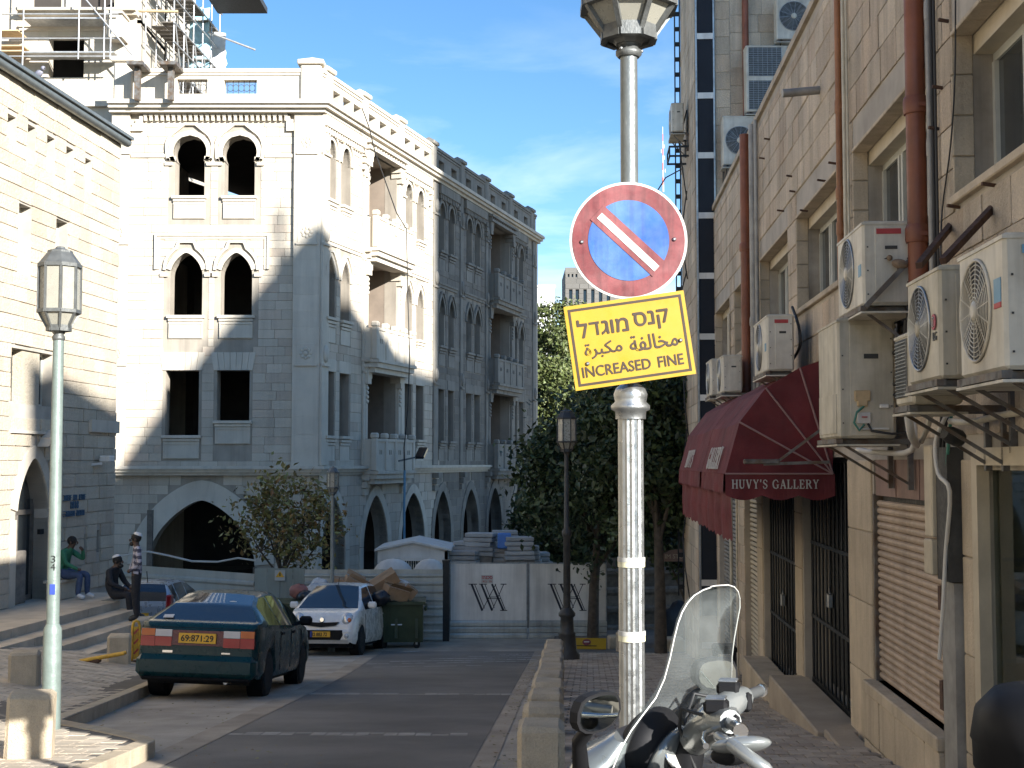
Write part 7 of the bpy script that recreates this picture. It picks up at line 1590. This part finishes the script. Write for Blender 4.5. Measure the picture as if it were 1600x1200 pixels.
# seated man in black
JS = {k: v for k, v in J.items()}
JS.update(pelvis=((0, .05, .12), (.17, .13)), waist=((0, .06, .30), (.17, .13)), chest=((0, -.02, .52), (.19, .13)), neck=((0, -.08, .68), .06), head=((0, -.12, .77), (.075, .085)), crown=((0, -.13, .86), (.065, .075)), shL=((.19, -.02, .60), .075), elL=((.26, -.12, .36), .06), waL=((.14, -.34, .26), .04), haL=((.07, -.38, .25), .036), shR=((-.19, -.02, .60), .075), elR=((-.26, -.12, .36), .06), waR=((-.14, -.34, .26), .04), haR=((-.07, -.38, .25), .036),
  hiL=((.10, -.06, .12), .11), knL=((.14, -.46, .14), .08), anL=((.14, -.50, -.28), .055), toL=((.15, -.66, -.33), .042), hiR=((-.10, -.06, .12), .11), knR=((-.14, -.46, .14), .08), anR=((-.14, -.50, -.28), .055), toR=((-.15, -.66, -.33), .042))
striped = False; joint_neck = .67; joint_waist = .12
q_ = at(194, 938, 27.2); s2_ = person('man in black coat and white skull cap sitting on the terrace edge', (EX(27.2) - .18, 27.2, LB - .0), R(75), JS, ED, ['skin', 'black_coat', 'black_coat', 'dark_trousers', 'leather'], reg)
head_bits(s2_, (0, -.12, .79))
# man sitting by the doorway, hand at his face
JD = {k: v for k, v in JS.items()}
JD.update(pelvis=((0, .05, .50), (.16, .12)), waist=((0, .03, .66), (.16, .12)), chest=((0, -.07, .90), (.18, .12)), neck=((0, -.14, 1.05), .055), head=((0, -.19, 1.14), (.075, .085)), crown=((0, -.20, 1.23), (.065, .075)), shL=((.18, -.07, .97), .07), elL=((.22, -.32, .80), .052), waL=((.10, -.36, 1.0), .036), haL=((.04, -.32, 1.07), .034), shR=((-.18, -.07, .97), .07), elR=((-.23, -.16, .74), .052), waR=((-.14, -.38, .62), .036), haR=((-.10, -.44, .60), .034),
  hiL=((.10, -.04, .50), .11), knL=((.13, -.46, .50), .075), anL=((.13, -.46, .09), .055), toL=((.14, -.62, .04), .042), hiR=((-.10, -.04, .50), .11), knR=((-.13, -.44, .50), .075), anR=((-.15, -.40, .09), .055), toR=((-.16, -.56, .04), .042))
joint_neck = 1.04; joint_waist = .5
dq = on_plane(99, 930, (LP[0] + .32, LP[1]), LN); s3_ = person('man in green shirt and jeans sitting against the wall with his hand at his face', (dq.x, dq.y, LB), R(80), JD, ED, ['skin', 'green_shirt', 'green_shirt', 'jeans', 'cap_white'], reg)
head_bits(s3_, (0, -.19, 1.16), cap=False, beard=False)
t = thing('stone_bench', 'low stone ledge under the man in the green shirt', 'bench', (dq.x - .06, dq.y, LB), LROT - math.pi / 2); MB().cbox(-.2, .2, -.4, .4, .34, .40, .01).build('seat', 'step_stone', t); MB().cbox(-.16, .16, -.35, .35, 0, .34, .01).build('base', 'step_stone', t)

# ------------------------------------------------------------------ small things
# hanging cable and floodlight on the palace side wall
def sdp(px, py, off): p_ = on_plane(px, py, (CX, CY), SN); return Vector((p_.x + SN[0] * off, p_.y + SN[1] * off, p_.z))
b = MB(); b.tube([sdp(545, 170, .5), sdp(552, 200, .6), sdp(562, 240, .6), sdp(580, 335, 1.0), sdp(592, 360, 1.1), sdp(594, 460, 1.1), sdp(597, 560, 1.1), sdp(594, 640, 1.1), sdp(592, 700, 1.0), sdp(597, 735, .9)], .022, 6)
b.build('hanging_cable', 'cable', None, label='long dark cable hanging down over the sunlit balconies', cat='cable')
MB().tube([sdp(597, 735, .9), sdp(596, 800, .9), sdp(592, 840, 1.0), sdp(594, 862, 1.2), sdp(604, 880, 1.4)], .05, 6).build('blue_hose', 'sticker_blue', None, label='blue hose hanging in front of the second arcade arch', cat='hose')
fl_ = thing('floodlight', 'black floodlight on a bracket below the lowest balcony', 'floodlight', sdp(605, 708, 1.25), SROT); MB().cbox(-.3, .3, -.28, .05, -.06, .06, .02).build('housing', 'black_metal', fl_, rot=(0, R(-38), 0)); MB().box(-.26, .26, -.3, -.285, -.05, .05).build('lens', 'window_glass', fl_, rot=(0, R(-38), 0)); MB().bar((-.2, 0, -.15), (-.75, .5, -.3), .06).build('arm', 'pole_grey', fl_)
# birds
def bird(label, loc, rz, mt_, s=1.):
    t = thing('bird', label, 'bird', loc, rz); MB().ball((0, 0, .06 * s), (.065 * s, .035 * s, .038 * s), 12, 8).build('body', mt_, t, rot=(0, R(-15), 0)); MB().ball((.062 * s, 0, .108 * s), .024 * s, 10, 6).build('head', mt_, t)
    MB().prism([(-.03, .006), (-.12, .012), (-.13, -.012), (-.03, -.012)], lambda u, v, w: (u * s, v * s, .055 * s + w * s + u * .2 * s), 0, .008).build('tail', mt_, t); MB().tube([(.082 * s, 0, .106 * s), (.105 * s, 0, .102 * s)], [.007 * s, .001], 6).build('beak', 'plastic_black', t)
    for y in (-.014, .014): MB().tube([(0, y * s, .04 * s), (.005 * s, y * s, 0)], .003 * s, 5).build('leg', 'rust', t)
bird('small brown sparrow perched on a slanting bracket beside the air conditioner', street(2.26, sn3 - .07, zb3 + .238), math.pi - .3, 'bird_brown', .95)
pg = on_plane(61, 140, (LP[0] + .2, LP[1]), LN); bird('grey pigeon sitting on the roof gutter of the stone house', (pg.x, pg.y, ZE + .17), -.6, 'bird_grey', 1.9)
# yellow no-entry board lying on the pavement
yb_ = at(915, 1003, 31.5); t = thing('fallen_sign', 'yellow board with a red no-entry disc lying on the pavement by the lamp', 'sign', (yb_.x, 31.2, walk_z(31.2) + .02), 0, rot=(R(22), 0, -.1))
MB().box(-.46, .46, -.02, .0, 0, .36).build('board', 'sign_yellow', t, rot=(R(-76), 0, 0)); MB().lathe([(.1, 0), (.1, .006)], 20).build('disc', 'sign_red', t, loc=(0, .20, .075), rot=(R(14), 0, 0)); MB().box(-.06, .06, -.015, .015, .008, .014).build('disc_bar', 'sign_white', t, loc=(0, .20, .075), rot=(R(14), 0, 0)); MB().box(-.24, .24, -.012, .012, .0, .004).build('caption', 'ink', t, loc=(0, .08, .048), rot=(R(14), 0, 0))
for px, py, Y, w, h, lab in ((978, 1010, 31.0, .42, .42, 'low stone block at the foot of the silver post'), (960, 1008, 32.2, .3, .32, 'small stone block beside the fallen yellow board'), (1050, 1012, 31.0, .5, .3, 'low stone block behind the straight trunk')):
    c = at(px, py, Y); bollard(lab, c.x, Y, walk_z(Y), w, w, h, .1, 'stone blocks under the pavement trees', px)
# dark stool by the wall
c = street(2.05, 20.6, walk_z(20.6)); t = thing('stool', 'dark metal stool standing against the wall by the gates', 'stool', c, RROT); MB().cbox(-.2, .2, -.18, .18, .44, .56, .03).build('seat', 'black_metal', t)
for x in (-.16, .16):
    for y in (-.14, .14): MB().bar((x, y, 0), (x, y, .45), .05).build('leg', 'black_metal', t)
MB().box(-.16, .16, -.02, .02, .18, .22).build('stretcher', 'black_metal', t)
# arched studio board among the trees
c = at(1062, 868, 31.8); t = thing('studio_sign', 'dim arched studio board hanging in the shade of the trees', 'sign', (c.x, 31.8, c.z)); MB().prism([(-.42, -.14), (.42, -.14), (.42, .02), (.25, .12), (0, .16), (-.25, .12), (-.42, .02)], fnz, 0, .04).build('board', 'brown_board', t); text('IM STUDIO', .1, 'cream_trim', t, (0, -.004, -.02), (R(90), 0, 0), width=.7); MB().bar((0, .02, .14), (0, .02, 1.1), .03).build('hanger', 'iron', t)
